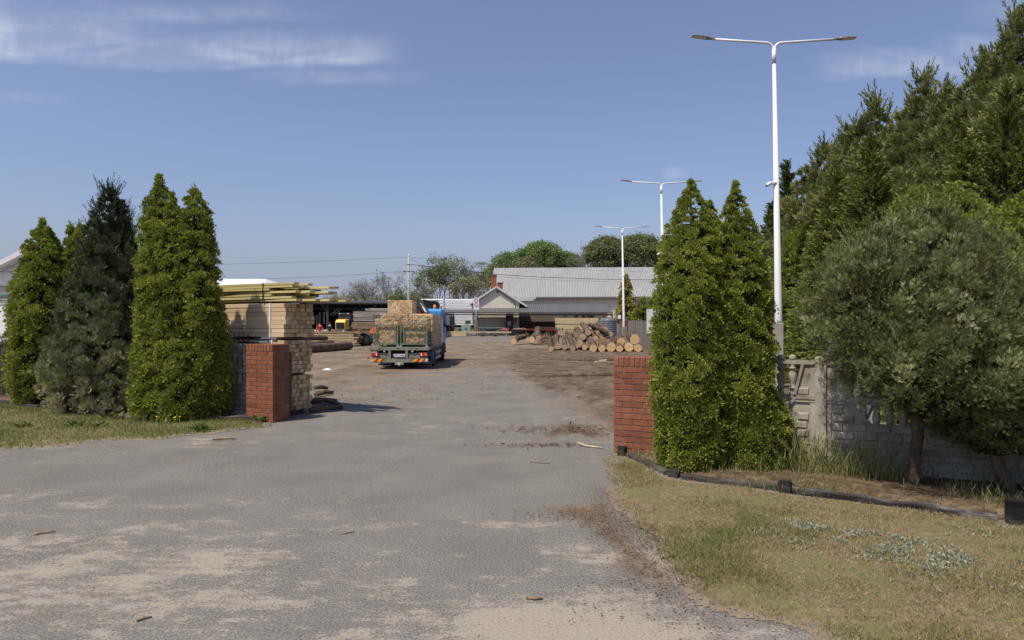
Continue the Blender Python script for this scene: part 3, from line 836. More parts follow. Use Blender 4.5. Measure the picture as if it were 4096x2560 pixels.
# broad leaved weeds on the green verge
m_weed = leafmat('weed_leaf', [(.06, .095, .022), (.11, .155, .04), (.17, .21, .06)], None, .3)
m_yellow = pm('yellow_petals', [(.7, .55, .02), (.8, .65, .04)], 5, .7)
def weed(px, py, r, label, flower=0):
    x, y = gp(px, py); t = thing('dandelion', label, 'weed', (x, y, .04), 0, 'broad leaved weeds on the green verge')
    n = 26
    a = rng.uniform(0, 2 * math.pi, n)
    P = np.stack([rng.normal(0, r * .35, n), rng.normal(0, r * .35, n), np.zeros(n)], 1)
    D = np.stack([np.cos(a), np.sin(a), rng.uniform(.3, 1.1, n)], 1)
    leaves('leaf_rosette', P, D, rng.uniform(.5, 1, n) * .2, .05, rng.uniform(0, 1, n), m_weed, t)
    for i in range(flower):
        fx_, fy_ = rng.normal(0, r * .5), rng.normal(0, r * .3)
        MB().tube([(fx_, fy_, 0), (fx_ + .01, fy_, .1)], .003, 5).lathe([(.005, .1), (.018, .105), (.015, .115), (.003, .118)], 8, (fx_ + .01, fy_, 0)).build('flower', m_yellow, t)
weed(100, 1718, .22, 'broad leaved weed on the green verge at the left edge of the photo')
weed(305, 1718, .16, 'bright leafy weed in front of the dark juniper')
weed(390, 1722, .12, 'small leafy weed in the middle of the green verge')
weed(455, 1680, .25, 'largest leafy weed beside the edging under the juniper')
weed(700, 1703, .18, 'dandelion with yellow flowers in front of the triple thuja', 4)
weed(800, 1728, .14, 'low weed at the edge of the asphalt near the yellow dandelion')
weed(1040, 1690, .16, 'green weeds at the foot of the left brick pillar')
# ------------------------------------------------------------------ trees
m_bark = pm('conifer_bark', [(.05, .035, .025), (.11, .08, .06), (.18, .14, .11)], 14, .95, .1, stretch=(1, 1, .25), bumps=.6, bdist=.02)
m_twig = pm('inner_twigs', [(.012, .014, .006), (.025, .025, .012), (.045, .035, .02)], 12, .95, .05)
m_thuja = leafmat('thuja_sprays', [(.26, .19, .09), (.11, .14, .026), (.22, .262, .042), (.325, .352, .06), (.42, .42, .1)], [0, .14, .45, .8, 1], .3)
m_thuja_b = leafmat('thuja_bright_sprays', [(.11, .145, .026), (.18, .23, .036), (.245, .3, .05), (.33, .36, .08)], None, .3)
m_jun_d = leafmat('juniper_dark', [(.035, .044, .02), (.065, .082, .034), (.135, .17, .082), (.27, .285, .14), (.46, .42, .24)], [0, .25, .5, .75, 1], .15)
m_jun_b = leafmat('juniper_blue', [(.13, .08, .035), (.04, .052, .018), (.105, .128, .042), (.215, .24, .09), (.42, .43, .22)], [0, .14, .45, .8, 1], .2)
m_pine = leafmat('pine_needles', [(.085, .1, .03), (.15, .175, .052), (.225, .245, .08), (.36, .35, .14)], [0, .4, .75, 1], .2)
m_spruce = leafmat('spruce_needles', [(.06, .08, .025), (.105, .14, .035), (.17, .205, .045), (.27, .29, .075)], [0, .4, .72, 1], .25)
m_gold = leafmat('golden_sprays', [(.12, .11, .02), (.22, .2, .035), (.32, .28, .06), (.4, .34, .1)], None, .25)

def prof_at(prof, t):
    ts = [p[0] for p in prof]; rs = [p[1] for p in prof]
    return np.interp(t, ts, rs)
THUJA = [(0, .7), (.08, .92), (.25, 1), (.45, .95), (.65, .84), (.82, .6), (.92, .36), (1, .05)]
THUJA_C = [(0, .72), (.1, .95), (.3, 1), (.6, .92), (.8, .74), (.92, .48), (1, .06)]
CONE = [(0, .8), (.1, 1), (.35, .82), (.6, .55), (.8, .3), (.93, .12), (1, .01)]
ROUND = [(0, .35), (.12, .75), (.3, .97), (.5, 1), (.7, .85), (.85, .6), (.95, .32), (1, .08)]

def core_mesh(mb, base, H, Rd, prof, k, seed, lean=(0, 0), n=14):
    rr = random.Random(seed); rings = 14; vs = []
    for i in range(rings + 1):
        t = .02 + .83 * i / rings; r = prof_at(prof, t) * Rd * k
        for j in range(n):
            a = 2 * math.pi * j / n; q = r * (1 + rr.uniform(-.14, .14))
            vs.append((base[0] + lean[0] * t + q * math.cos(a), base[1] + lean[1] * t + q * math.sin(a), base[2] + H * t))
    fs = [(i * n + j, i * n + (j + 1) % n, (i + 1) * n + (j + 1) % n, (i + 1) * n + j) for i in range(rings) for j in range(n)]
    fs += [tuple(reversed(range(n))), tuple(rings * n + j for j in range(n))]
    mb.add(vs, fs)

def thuja(label, root, cols, mat, spacing, leaf, nk=13, group=None, seed=0, name='thuja', low0=.02, droop=0.0, cat='thuja', prof=None, asp=.38, spread=.75, tint=None, core_k=.72, trunk=True, lumpa=.4, rn=.34, spikes=None):
    """cols: (dx, dy, H, R, leanx) - columnar evergreen of flat scale sprays gathered in tufts"""
    t = thing(name, label, cat, (root[0], root[1], 0), 0, group)
    Ps, Ds, Ls, Ts, Rs = [], [], [], [], []
    core, tr = MB(), MB()
    for ci, cc_ in enumerate(cols):
        dx, dy, H, Rd, lx = cc_[:5]; low = cc_[5] if len(cc_) > 5 else low0
        prof = prof or THUJA
        area = 2 * math.pi * Rd * .72 * H
        M = int(area / spacing ** 2)
        tt = rng.random(M * 2); keep = rng.random(M * 2) < prof_at(prof, tt) * .9 + .12
        tt = tt[keep]; M = len(tt)
        th = rng.uniform(0, 2 * math.pi, M)
        lump = fbm(th * 1.6 + ci * 9 + seed, tt * H * 2.1, 5 + seed, 3)
        r = prof_at(prof, tt) * Rd * (1 - lumpa * .5 + lumpa * lump) + rng.normal(0, spacing * rn, M) * np.clip(prof_at(prof, tt) * 1.6, .25, 1)
        ztop = tt * H
        cx = dx + lx * tt + r * np.cos(th); cy = dy + r * np.sin(th)
        C0 = np.stack([cx, cy, low + ztop], 1)
        O = np.stack([np.cos(th), np.sin(th), np.full(M, .25)], 1)
        ct = np.clip(.14 + .7 * lump + rng.normal(0, .11, M), 0.05, 1)
        dead = rng.random(M) < .008
        ct[dead] = 0
        if tint is not None: ct = np.clip(tint(tt, ct), 0, 1)
        rc = spacing * .95 * np.repeat(rng.uniform(.6, 1.35, M) * np.clip(prof_at(prof, tt) * 1.5, .5, 1), nk)
        up = .55 + .9 * np.repeat(tt, nk) - droop
        D = np.repeat(O, nk, 0) * .7 + np.stack([np.zeros(M * nk), np.zeros(M * nk), up], 1) + rng.normal(0, spread, (M * nk, 3))
        Dn = nrm(D); P = np.repeat(C0 - O * spacing * .45, nk, 0) + Dn * (rc * rng.uniform(.15, 1.0, M * nk) ** .6)[:, None]
        T = np.repeat(ct, nk) + rng.normal(0, .045, M * nk)
        L = leaf * rng.uniform(.6, 1.35, M * nk)
        D = nrm(D)
        # each spray: three flat fingers in one plane
        roll = np.repeat(O, nk, 0) + rng.normal(0, .55, (M * nk, 3)); side = nrm(np.cross(D, roll))
        for a, s in ((0, 1.0), (.6, .75), (-.6, .75)):
            Rs.append(roll); Ps.append(P); Ds.append(D + side * a); Ls.append(L * s); Ts.append(T + (0 if a else .06))
        if spikes:
            # long ragged shoots standing out of the crown
            n_, sl, tmin, q_ = spikes
            ts = tmin + (1 - tmin) * rng.random(n_) ** .8; ph = rng.uniform(0, 2 * math.pi, n_)
            rs = prof_at(prof, ts) * Rd * rng.uniform(.5, .95, n_)
            S0 = np.stack([dx + lx * ts + rs * np.cos(ph), dy + rs * np.sin(ph), low + ts * H], 1)
            SA = nrm(np.stack([np.cos(ph) * .55, np.sin(ph) * .55, .75 + .5 * ts], 1) + rng.normal(0, .15, (n_, 3)))
            SL = sl * rng.uniform(.5, 1.2, n_)
            s_ = np.tile(np.linspace(0, 1, q_), n_)
            Pq = np.repeat(S0, q_, 0) + np.repeat(SA * SL[:, None], q_, 0) * s_[:, None]
            Dq = np.repeat(SA, q_, 0) * .8 + rng.normal(0, .4, (n_ * q_, 3)) * (1.15 - .7 * s_[:, None])
            tq = np.repeat(np.clip(.45 + rng.normal(0, .18, n_), 0, 1), q_)
            if tint is not None: tq = np.clip(tint(np.repeat(ts, q_), tq), 0, 1)
            Ps.append(Pq); Ds.append(Dq); Ls.append(leaf * 1.05 * (1.1 - .4 * s_)); Ts.append(tq + .12 * s_); Rs.append(rng.normal(size=(n_ * q_, 3)))
        # loose leader shoots at the tip
        k = 46
        zt = rng.uniform(.86, 1.0, k)
        Pt = np.stack([dx + lx * zt + rng.normal(0, .3, k) * Rd * (1.03 - zt) * 2, dy + rng.normal(0, .3, k) * Rd * (1.03 - zt) * 2, low + H * zt], 1)
        Dt = np.stack([rng.normal(0, .45, k), rng.normal(0, .45, k), np.ones(k)], 1)
        for q in range(4):
            Rs.append(rng.normal(size=(k, 3))); Ps.append(Pt + nrm(Dt) * leaf * .7 * q); Ds.append(Dt + rng.normal(0, .35, (k, 3))); Ls.append(np.full(k, leaf * 1.15)); Ts.append(np.full(k, .55))
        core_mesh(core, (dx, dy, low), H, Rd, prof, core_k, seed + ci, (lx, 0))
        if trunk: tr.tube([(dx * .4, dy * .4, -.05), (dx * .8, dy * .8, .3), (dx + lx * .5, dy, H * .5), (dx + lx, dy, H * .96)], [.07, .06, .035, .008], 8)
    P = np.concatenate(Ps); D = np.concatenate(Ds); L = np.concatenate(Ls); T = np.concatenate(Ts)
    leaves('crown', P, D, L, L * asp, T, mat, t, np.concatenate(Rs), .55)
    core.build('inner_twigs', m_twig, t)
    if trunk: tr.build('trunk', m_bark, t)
    return t

def conifer(label, root, H, Rd, prof, npl, plen, nk, kL, kW, rise, mat, group=None, z0=.0, name='conifer', cat='tree',
            spread=.5, inner=.35, tint=None, trunk_r=.08, core=.5, seed=0, lean=0.0, tipup=0.0, trunk_pts=None, jit=.25, low=None, lumpy=.56, lf=1.3):
    """evergreen of needle plumes carried on a tapering envelope"""
    t = thing(name, label, cat, (root[0], root[1], 0), 0, group)
    tt = rng.random(npl * 3); pr = prof_at(prof, tt)
    k = rng.random(npl * 3) < pr * .85 + .1
    tt, pr = tt[k][:npl], pr[k][:npl]; n = len(tt)
    th = rng.uniform(0, 2 * math.pi, n)
    lump = fbm(th * lf + seed * 3.1, tt * H * 1.1 * lf / 1.3 + seed, 15 + seed, 3)
    rr = np.where(rng.random(n) < inner, rng.uniform(.45, .9, n), 1.0)
    r = pr * Rd * (1 - lumpy * .5 + lumpy * lump) * rr * rng.uniform(1 - jit, 1 + jit * .3, n)
    tip = np.stack([lean * tt + r * np.cos(th), r * np.sin(th), z0 + (H - z0) * tt], 1)
    rise_t = rise(tt) if callable(rise) else np.full(n, rise)
    A = nrm(np.stack([np.cos(th), np.sin(th), rise_t], 1) + rng.normal(0, .16, (n, 3)))
    pl = plen * rng.uniform(.6, 1.25, n) * (.55 + .45 * np.clip(pr * 1.4, 0, 1))
    pt = np.clip(.15 + .7 * lump + rng.normal(0, .12, n), 0, 1)
    if tint is not None: pt = tint(tt, pt)
    s = np.tile(np.linspace(0, 1, nk), n) + rng.normal(0, .02, n * nk)
    P = np.repeat(tip, nk, 0) + np.repeat(A * pl[:, None], nk, 0) * (s[:, None] - .55)
    P[:, 2] += tipup * np.repeat(pl, nk) * s ** 2
    D = np.repeat(A, nk, 0) * (.55 + .5 * s[:, None]) + rng.normal(0, spread, (n * nk, 3)) * (1.15 - .6 * s[:, None])
    D[:, 2] += tipup * s
    T = np.repeat(pt, nk) + .22 * (s - .5) + rng.normal(0, .08, n * nk)
    L = kL * rng.uniform(.6, 1.25, n * nk) * (1.15 - .45 * s)
    leaves('crown', P, D, L, kW * rng.uniform(.7, 1.3, n * nk), T, mat, t)
    tr = MB()
    if trunk_pts: tr.tube(trunk_pts[0], trunk_pts[1], 9)
    else: tr.tube([(0, 0, -.05), (lean * .4, .02, H * .4), (lean, 0, H * .96)], [trunk_r, trunk_r * .65, .012], 8)
    # main boughs
    for i in range(int(n * .12)):
        z = tip[i, 2]; q = (lean * tt[i], 0, max(z - pl[i] * .25 - .15 * r[i], z0 + .02))
        tr.tube([q, tuple(tip[i] - A[i] * pl[i] * .3)], [.012 + trunk_r * .12, .006], 4, caps=False)
    tr.build('trunk', m_bark, t)
    if core:
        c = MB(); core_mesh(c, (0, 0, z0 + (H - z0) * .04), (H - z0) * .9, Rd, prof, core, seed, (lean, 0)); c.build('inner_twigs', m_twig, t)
    return t

def spot(px, Y): return ((px - 2048) / F * Y, Y)
def hz(py, Y): return EYE + (HZ - py) / F * Y

# left of the entrance
x0, y0 = spot(165, 14.3)
thuja('leftmost thuja of the hedge, standing by the white building at the photo edge', (x0, y0), [(0, 0, hz(885, 14.3) - .02, .56, .03), (.5, .4, hz(900, 14.8) - .05, .4, .05)], m_thuja, .13, .052, 40, 'thujas by the left gate pillar', 1)
x0, y0 = spot(300, 14.5)
thuja('slim yellowish thuja squeezed between the leftmost thuja and the dark juniper', (x0, y0), [(-.06, 0, hz(905, 14.5) - .3, .4, 0), (-.2, .25, hz(890, 14.5) - .06, .3, -.05)], m_thuja_b, .13, .052, 40, 'thujas by the left gate pillar', 2)
x0, y0 = spot(420, 12.95)
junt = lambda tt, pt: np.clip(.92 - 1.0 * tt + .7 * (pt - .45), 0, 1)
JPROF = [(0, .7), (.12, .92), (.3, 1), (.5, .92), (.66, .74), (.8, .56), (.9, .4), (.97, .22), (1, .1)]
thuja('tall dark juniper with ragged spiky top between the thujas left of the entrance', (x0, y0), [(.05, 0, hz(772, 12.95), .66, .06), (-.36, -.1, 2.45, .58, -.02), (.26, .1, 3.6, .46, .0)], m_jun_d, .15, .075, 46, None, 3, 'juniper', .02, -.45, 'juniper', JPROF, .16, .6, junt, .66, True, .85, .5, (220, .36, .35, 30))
# spiky leaders of the same juniper
x0, y0 = spot(722, 12.0)
thuja('triple topped thuja beside the stacked timber, nearest to the left pillar', (x0, y0), [(-.38, .05, hz(702, 11.9) - .02, .36, -.02), (-.03, -.12, hz(775, 11.75) - .02, .3, -.06), (.36, -.02, hz(740, 11.9) - .02, .36, -.12), (.5, .05, 2.2, .29, .02), (-.42, -.1, 1.5, .34, 0), (.1, -.2, 1.6, .4, 0)], m_thuja, .11, .042, 52, 'thujas by the left gate pillar', 4, prof=THUJA_C)
# dead bush by the picket fence
x0, y0 = spot(30, 15.6)
m_dead = leafmat('dead_twigs', [(.05, .04, .03), (.11, .09, .07), (.17, .14, .1)], None, 0)
conifer('leafless brown bush against the dark picket fence at the left edge', (x0, y0), 1.35, .6, ROUND, 240, .5, 22, .12, .008, 1.3, m_dead, None, 0, 'dead_bush', 'bush', .45, .5, None, .03, 0, 5)

# right of the entrance
x0, y0 = spot(2880, 7.95)
thuja('big double topped thuja beside the right brick pillar', (x0, y0), [(-.3, .0, hz(728, 7.9) - .02, .44, -.04), (-.02, .3, hz(808, 8.2) - .02, .38, -.02), (.22, .0, hz(735, 7.9) - .02, .37, -.04), (.4, -.08, 1.05, .33, 0), (-.4, -.06, 1.3, .3, 0)], m_thuja, .08, .027, 58, None, 6)
x0, y0 = spot(3655, 6.92)
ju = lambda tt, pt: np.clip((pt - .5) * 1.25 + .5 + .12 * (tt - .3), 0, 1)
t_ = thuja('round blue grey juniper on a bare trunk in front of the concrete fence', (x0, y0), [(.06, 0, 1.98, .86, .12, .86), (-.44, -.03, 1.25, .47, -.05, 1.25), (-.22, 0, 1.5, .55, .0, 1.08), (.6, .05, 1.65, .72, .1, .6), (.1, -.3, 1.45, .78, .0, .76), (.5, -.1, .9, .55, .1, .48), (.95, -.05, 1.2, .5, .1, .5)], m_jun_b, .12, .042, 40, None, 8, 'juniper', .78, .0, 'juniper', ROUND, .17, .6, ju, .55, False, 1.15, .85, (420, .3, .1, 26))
MB().tube([(0, 0, -.05), (.01, .02, .2), (.04, 0, .55), (.03, .03, .95), (-.1, .05, 1.5), (-.05, 0, 2.3)], [.075, .055, .055, .06, .04, .012], 9).tube([(.03, .03, .9), (.4, .05, 1.3), (.8, .1, 1.6)], [.035, .025, .01], 7).tube([(.03, .03, .85), (-.35, .0, 1.2), (-.75, -.05, 1.5)], [.035, .025, .01], 7).build('trunk', m_bark, t_)
x0, y0 = spot(4130, 6.6)
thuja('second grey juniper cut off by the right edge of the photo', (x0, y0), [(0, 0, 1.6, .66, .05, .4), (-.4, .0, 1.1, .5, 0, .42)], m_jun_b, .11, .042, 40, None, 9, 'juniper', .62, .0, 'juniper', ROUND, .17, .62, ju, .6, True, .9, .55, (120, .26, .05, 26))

# bright thujas behind the fence
DOME = [(0, .8), (.3, 1), (.6, .96), (.8, .8), (.9, .6), (.97, .33), (1, .1)]
for i, (px, py, Y, Rd, lab) in enumerate((
        (3215, 895, 19.6, .9, 'bright green thuja behind the lamp post base'),
        (3330, 895, 19.0, .88, 'bright green thuja between the lamp post and the round juniper'),
        (3670, 752, 11.6, .62, 'yellow green thuja top rising just behind the round juniper'),
        (3815, 752, 11.2, .68, 'rounded bright thuja top above the right half of the round juniper'),
        (3960, 850, 10.4, .62, 'wide bright thuja above the second juniper'),
        (4110, 770, 10.0, .6, 'bright thuja at the right edge above the second juniper'),
        (4010, 1010, 9.6, .5, 'low bright thuja just above the second grey juniper'))):
    x0, y0 = spot(px, Y)
    thuja(lab, (x0, y0), [(0, 0, hz(py, Y) - .02, Rd, .02), (.4, .35, hz(py, Y) - .5, Rd * .8, 0)], m_thuja_b, .13, .05, 38, 'bright thujas behind the concrete fence', 20 + i, 'thuja', .02, 0.0, 'thuja', DOME)

# pines and spruces rising to the right
PINE = [(0, .8), (.15, 1), (.4, .95), (.6, .78), (.75, .58), (.87, .36), (.95, .16), (1, .03)]
pines = ((3300, 600, 21, 1.55, 'lowest grey green pine above the bright thujas, nearest to the lamp post'),
         (3395, 530, 20, 1.5, 'second pine from the lamp post in the rising row'),
         (3505, 415, 19, 1.5, 'pine with upright candles left of the tallest pines'),
         (3690, 325, 18, 1.6, 'pine with a sharp tip in the middle of the rising row'),
         (3790, 362, 17.2, 1.5, 'blunt pine right of the sharp tipped pine'),
         (3950, 228, 16.2, 1.5, 'second tallest pine near the right edge'),
         (4080, 62, 15.6, 1.45, 'tallest pine, its tip at the upper right corner'))
for i, (px, py, Y, Rd, lab) in enumerate(pines):
    x0, y0 = spot(px, Y)
    thuja(lab, (x0, y0), [(0, 0, hz(py, Y) - .1, Rd, 0), (rng.uniform(-.6, .6), -.4, hz(py, Y) * .62, Rd * .75, 0)], m_pine, .3, .15, 46, 'pines behind the fence', 30 + i, 'pine_tree', .1, .0, 'pine', PINE, .2, .5, None, .62, True, 1.1, .6, (150, .55, .15, 34))
spr = ((3147, 640, 22.5, .95, 'dark narrow spruce right behind the lamp post'),
       (3090, 800, 23.5, .8, 'small dark spruce at the left of the narrow spruce'),
       (3480, 545, 16.6, 1.35, 'yellow green spruce in front of the pines above the round juniper'),
       (3345, 690, 17.4, 1.2, 'lower spruce between the lamp post and the yellow green spruce'),
       (3860, 560, 13.6, 1.0, 'small spruce with pale new tips right of the pines'),
       (4030, 330, 13.2, 1.5, 'large spruce with bright new tips at the right edge'))
for i, (px, py, Y, Rd, lab) in enumerate(spr):
    x0, y0 = spot(px, Y)
    conifer(lab, (x0, y0), hz(py, Y), Rd, CONE, 1500, .55, 36, .13, .036, lambda tt: -.05 + .9 * tt ** 2, m_spruce, 'spruces behind the fence', .1, 'spruce_tree', 'spruce', .36, .35, (lambda tt, pt: pt * .55) if i in (0, 1) else (lambda tt, pt: np.clip(pt * .8 + .3, 0, 1)), .11, .5, 50 + i, 0, 0, None, .3)

# conifers in the yard
x0, y0 = spot(2504, 84)
t = conifer('golden drooping conifer behind the third lamp post and the grey tank', (x0, y0), hz(1100, 84), 1.35, [(0, .95), (.15, 1), (.35, .85), (.55, .7), (.75, .46), (.9, .3), (1, .08)], 420, 1.0, 30, .3, .1, -.9, m_gold, None, .1, 'golden_conifer', 'conifer', .4, .3, None, .15, .6, 70)
x0, y0 = spot(2570, 64); thuja('small dark thuja behind the grey board fence', (x0, y0), [(0, 0, hz(1208, 64), .85, 0)], m_thuja, .35, .24, 20, 'small thujas behind the grey board fence', 71)
x0, y0 = spot(2622, 66); thuja('taller dark thuja beside the hall wall, next to the big thuja', (x0, y0), [(0, 0, hz(1180, 66), .8, 0)], m_thuja, .35, .24, 20, 'small thujas behind the grey board fence', 72)

# ------------------------------------------------------------------ deciduous trees far behind the yard
m_far = leafmat('far_leaves', [(.09, .11, .05), (.14, .17, .07), (.2, .23, .09), (.27, .3, .13)], None, .3)
m_far_g = leafmat('far_leaves_fresh', [(.09, .14, .05), (.14, .21, .065), (.2, .28, .085), (.27, .35, .13)], None, .3)
m_far_s = leafmat('spring_leaves', [(.18, .165, .1), (.22, .21, .12), (.25, .25, .13), (.3, .3, .16)], None, .3)
m_fbark = pm('far_bark', [(.11, .1, .085), (.17, .155, .135), (.22, .2, .18)], 3, .95, .1)
def decid(label, px, pytop, Y, width, n_clump, leaf, mat, seed, base_py=None, levels=4, clump_n=26, clump_r=.9, group='trees beyond the sawmill', trunk_frac=.3, shape=.55, rad=.2, name='deciduous_tree', dome=None):
    rr = random.Random(seed)
    x0, y0 = spot(px, Y); H = hz(pytop, Y)
    t = thing(name, label, 'tree', (x0, y0, 0), 0, group)
    mb = MB(); tips = []
    def grow(p, d, L, r, lev):
        mid = p + d * L * .5 + Vector((rr.uniform(-1, 1), rr.uniform(-1, 1), rr.uniform(-.3, .6))) * L * .08
        e = p + d * L + Vector((rr.uniform(-1, 1), rr.uniform(-1, 1), 0)) * L * .05
        mb.tube([p, mid, e], [r, r * .8, r * .62], 5 if lev < 2 else 4, caps=False)
        if lev >= levels:
            tips.append(e); return
        for k in range(rr.choice((2, 3, 3, 4))):
            dd = d + Vector((rr.uniform(-1, 1), rr.uniform(-1, 1), rr.uniform(-.35, .7))) * (.62 + .1 * lev)
            grow(e if k else mid.lerp(e, .8), dd.normalized(), L * rr.uniform(.62, .85), r * .58, lev + 1)
        if lev >= levels - 1: tips.append(mid)
    stems = rr.choice((1, 2, 2, 3))
    for s in range(stems):
        grow(Vector((rr.uniform(-.3, .3) * width * .4 * (stems > 1), rr.uniform(-.5, .5), -.1)), Vector((rr.uniform(-.25, .25), rr.uniform(-.2, .2), 1)).normalized(), H * trunk_frac, rad * (1 if stems == 1 else .7), 0)
    V = np.array(mb.v); cur = V[:, 2].max(); w = (np.percentile(V[:, 0], 97) - np.percentile(V[:, 0], 3))
    sx = width / max(w, 1e-3); sz = (H - clump_r * .5) / cur
    mb.v = [(a * sx, b_ * sx * .9, c * sz) for a, b_, c in mb.v]
    T = np.array([(a.x * sx, a.y * sx * .9, a.z * sz) for a in tips])
    mb.build('trunk', m_fbark, t, recalc=False)
    if n_clump and len(T):
        sel = rng.choice(len(T), n_clump); Cn = T[sel] + rng.normal(0, clump_r * .5, (n_clump, 3))
        if dome:
            rx, rz = width / 2, dome * width / 2
            zc = H - rz; q = nrm(rng.normal(size=(n_clump, 3))); lum = fbm(np.arctan2(q[:, 1], q[:, 0]) * 1.5 + seed, q[:, 2] * 2.5 + seed, seed, 3)
            q[:, 2] = np.abs(q[:, 2]) * np.where(rng.random(n_clump) < .78, 1, -.8)
            Cn = q * np.array([rx, rx, rz]) * (.62 + .55 * lum)[:, None] * rng.uniform(.75, 1, n_clump)[:, None] + np.array([0, 0, zc])
        ct = np.clip(rng.normal(.5, .22, n_clump), 0, 1)
        P = np.repeat(Cn, clump_n, 0) + rng.normal(0, clump_r * .45, (n_clump * clump_n, 3)) * np.array([1, 1, .7])
        D = rng.normal(0, 1, (len(P), 3)); L = leaf * rng.uniform(.6, 1.3, len(P))
        leaves('crown', P, D, L, L * .6, np.repeat(ct, clump_n) + rng.normal(0, .12, len(P)), mat, t)
    return t
k = 0
for px, py, Y, w, nc, lf, mt, lab, tf, cn, cr in (
    (1330, 1176, 120, 3.6, 90, .3, m_far_s, 'small pale bush like tree above the dark shed roof at its left end', .25, 22, .8),
    (1395, 1150, 126, 4.5, 14, .22, m_far_s, 'nearly bare leaning tree left of the larger bare trees', .26, 14, .6),
    (1455, 1105, 126, 5.5, 40, .24, m_far_s, 'sparse spring tree in the middle of the bare trees left of the utility pole', .24, 18, .7),
    (1505, 1115, 128, 4.5, 34, .24, m_far_s, 'thin spring tree beside the tallest sparse tree', .25, 18, .7),
    (1552, 1075, 128, 5.0, 46, .26, m_far_s, 'tallest sparse tree left of the utility pole, green at its top', .28, 18, .7),
    (1605, 1150, 124, 4.2, 130, .3, m_far, 'dark green bush like tree at the left foot of the utility pole', .25, 24, .8),
    (1690, 1120, 126, 4.5, 60, .26, m_far_s, 'thin spring tree just right of the utility pole', .26, 20, .7),
    (1735, 1062, 130, 5.5, 120, .28, m_far, 'green topped tree behind the blue truck cab', .3, 24, .8),
    (1800, 1022, 132, 7.0, 190, .3, m_far, 'broad tall tree above the white trailer', .3, 24, .9),
    (1850, 1090, 126, 5.5, 170, .28, m_far_s, 'brownish rounded tree low behind the white trailer', .25, 24, .9),
    (1905, 1045, 132, 5.0, 120, .28, m_far, 'slender tree left of the gabled building', .32, 22, .8),
    (1950, 1060, 130, 4.0, 90, .28, m_far, 'slender tree right behind the brick chimney', .32, 22, .8),
    (1945, 1160, 112, 3.0, 90, .25, m_far, 'dark low conifer like tree touching the gable', .25, 24, .7),
    (2040, 1010, 150, 9.0, 330, .36, m_far_g, 'left tree of the lush green group above the hall roof', .25, 30, 1.3),
    (2160, 965, 150, 10.5, 520, .36, m_far_g, 'tallest lush green tree above the hall roof', .25, 30, 1.4),
    (2262, 1010, 150, 7.0, 260, .36, m_far_g, 'right tree of the lush green group above the hall roof', .25, 30, 1.2),
    (2110, 1030, 146, 6.5, 240, .32, m_far_s, 'olive tree in front of the lush green group', .25, 26, 1.2),
    (2425, 945, 142, 9.5, 330, .34, m_far, 'spreading tree above the hall roof left of the third lamp', .26, 24, 1.1),
    (2555, 935, 142, 10.5, 380, .34, m_far, 'spreading tree above the hall roof right of the third lamp', .26, 24, 1.1),
    (985, 1100, 120, 4.0, 110, .28, m_far, 'olive tree top peeking over the white roof by the timber stack', .3, 22, .9),
    (1035, 1125, 120, 3.5, 70, .26, m_far_s, 'sparse tree top at the end of the white roof', .3, 20, .8)):
    k += 1
    big = py < 1031 and Y > 140
    decid(lab, px, py, Y, w * (1.12 if big else 1), nc * (3 if big else 1), lf * (1.15 if big else 1), mt, 100 + k, None, 4, cn, cr * (.8 if big else 1), 'trees beyond the sawmill', tf, dome=(.85 if big else None))
# scrubby belt under the far trees
bx = []
def scrub(px0, px1, pyt, Y, n, label):
    x = rng.uniform((px0 - 2048) / F * Y, (px1 - 2048) / F * Y, n); y = rng.uniform(Y - 3, Y + 5, n)
    top = hz(pyt, Y) * (.55 + .6 * fbm(x * .35, y * .2, 77))
    z = rng.random(n) ** .8 * top
    P = np.stack([x, y, z], 1); D = rng.normal(0, 1, (n, 3)); L = rng.uniform(.2, .45, n)
    T = np.clip(fbm(x * .5, z * .6, 78) + rng.normal(0, .12, n), 0, 1)
    tag(leaves('undergrowth', P, D, L, L * .55, T, m_far, None), label, 'undergrowth', None, 'stuff')
scrub(1360, 1985, 1165, 138, 15000, 'mixed scrub growing under the far trees beyond the sawmill')
scrub(2780, 4300, 1060, 30, 18000, 'dark undergrowth filling the gaps between the conifers behind the fence')
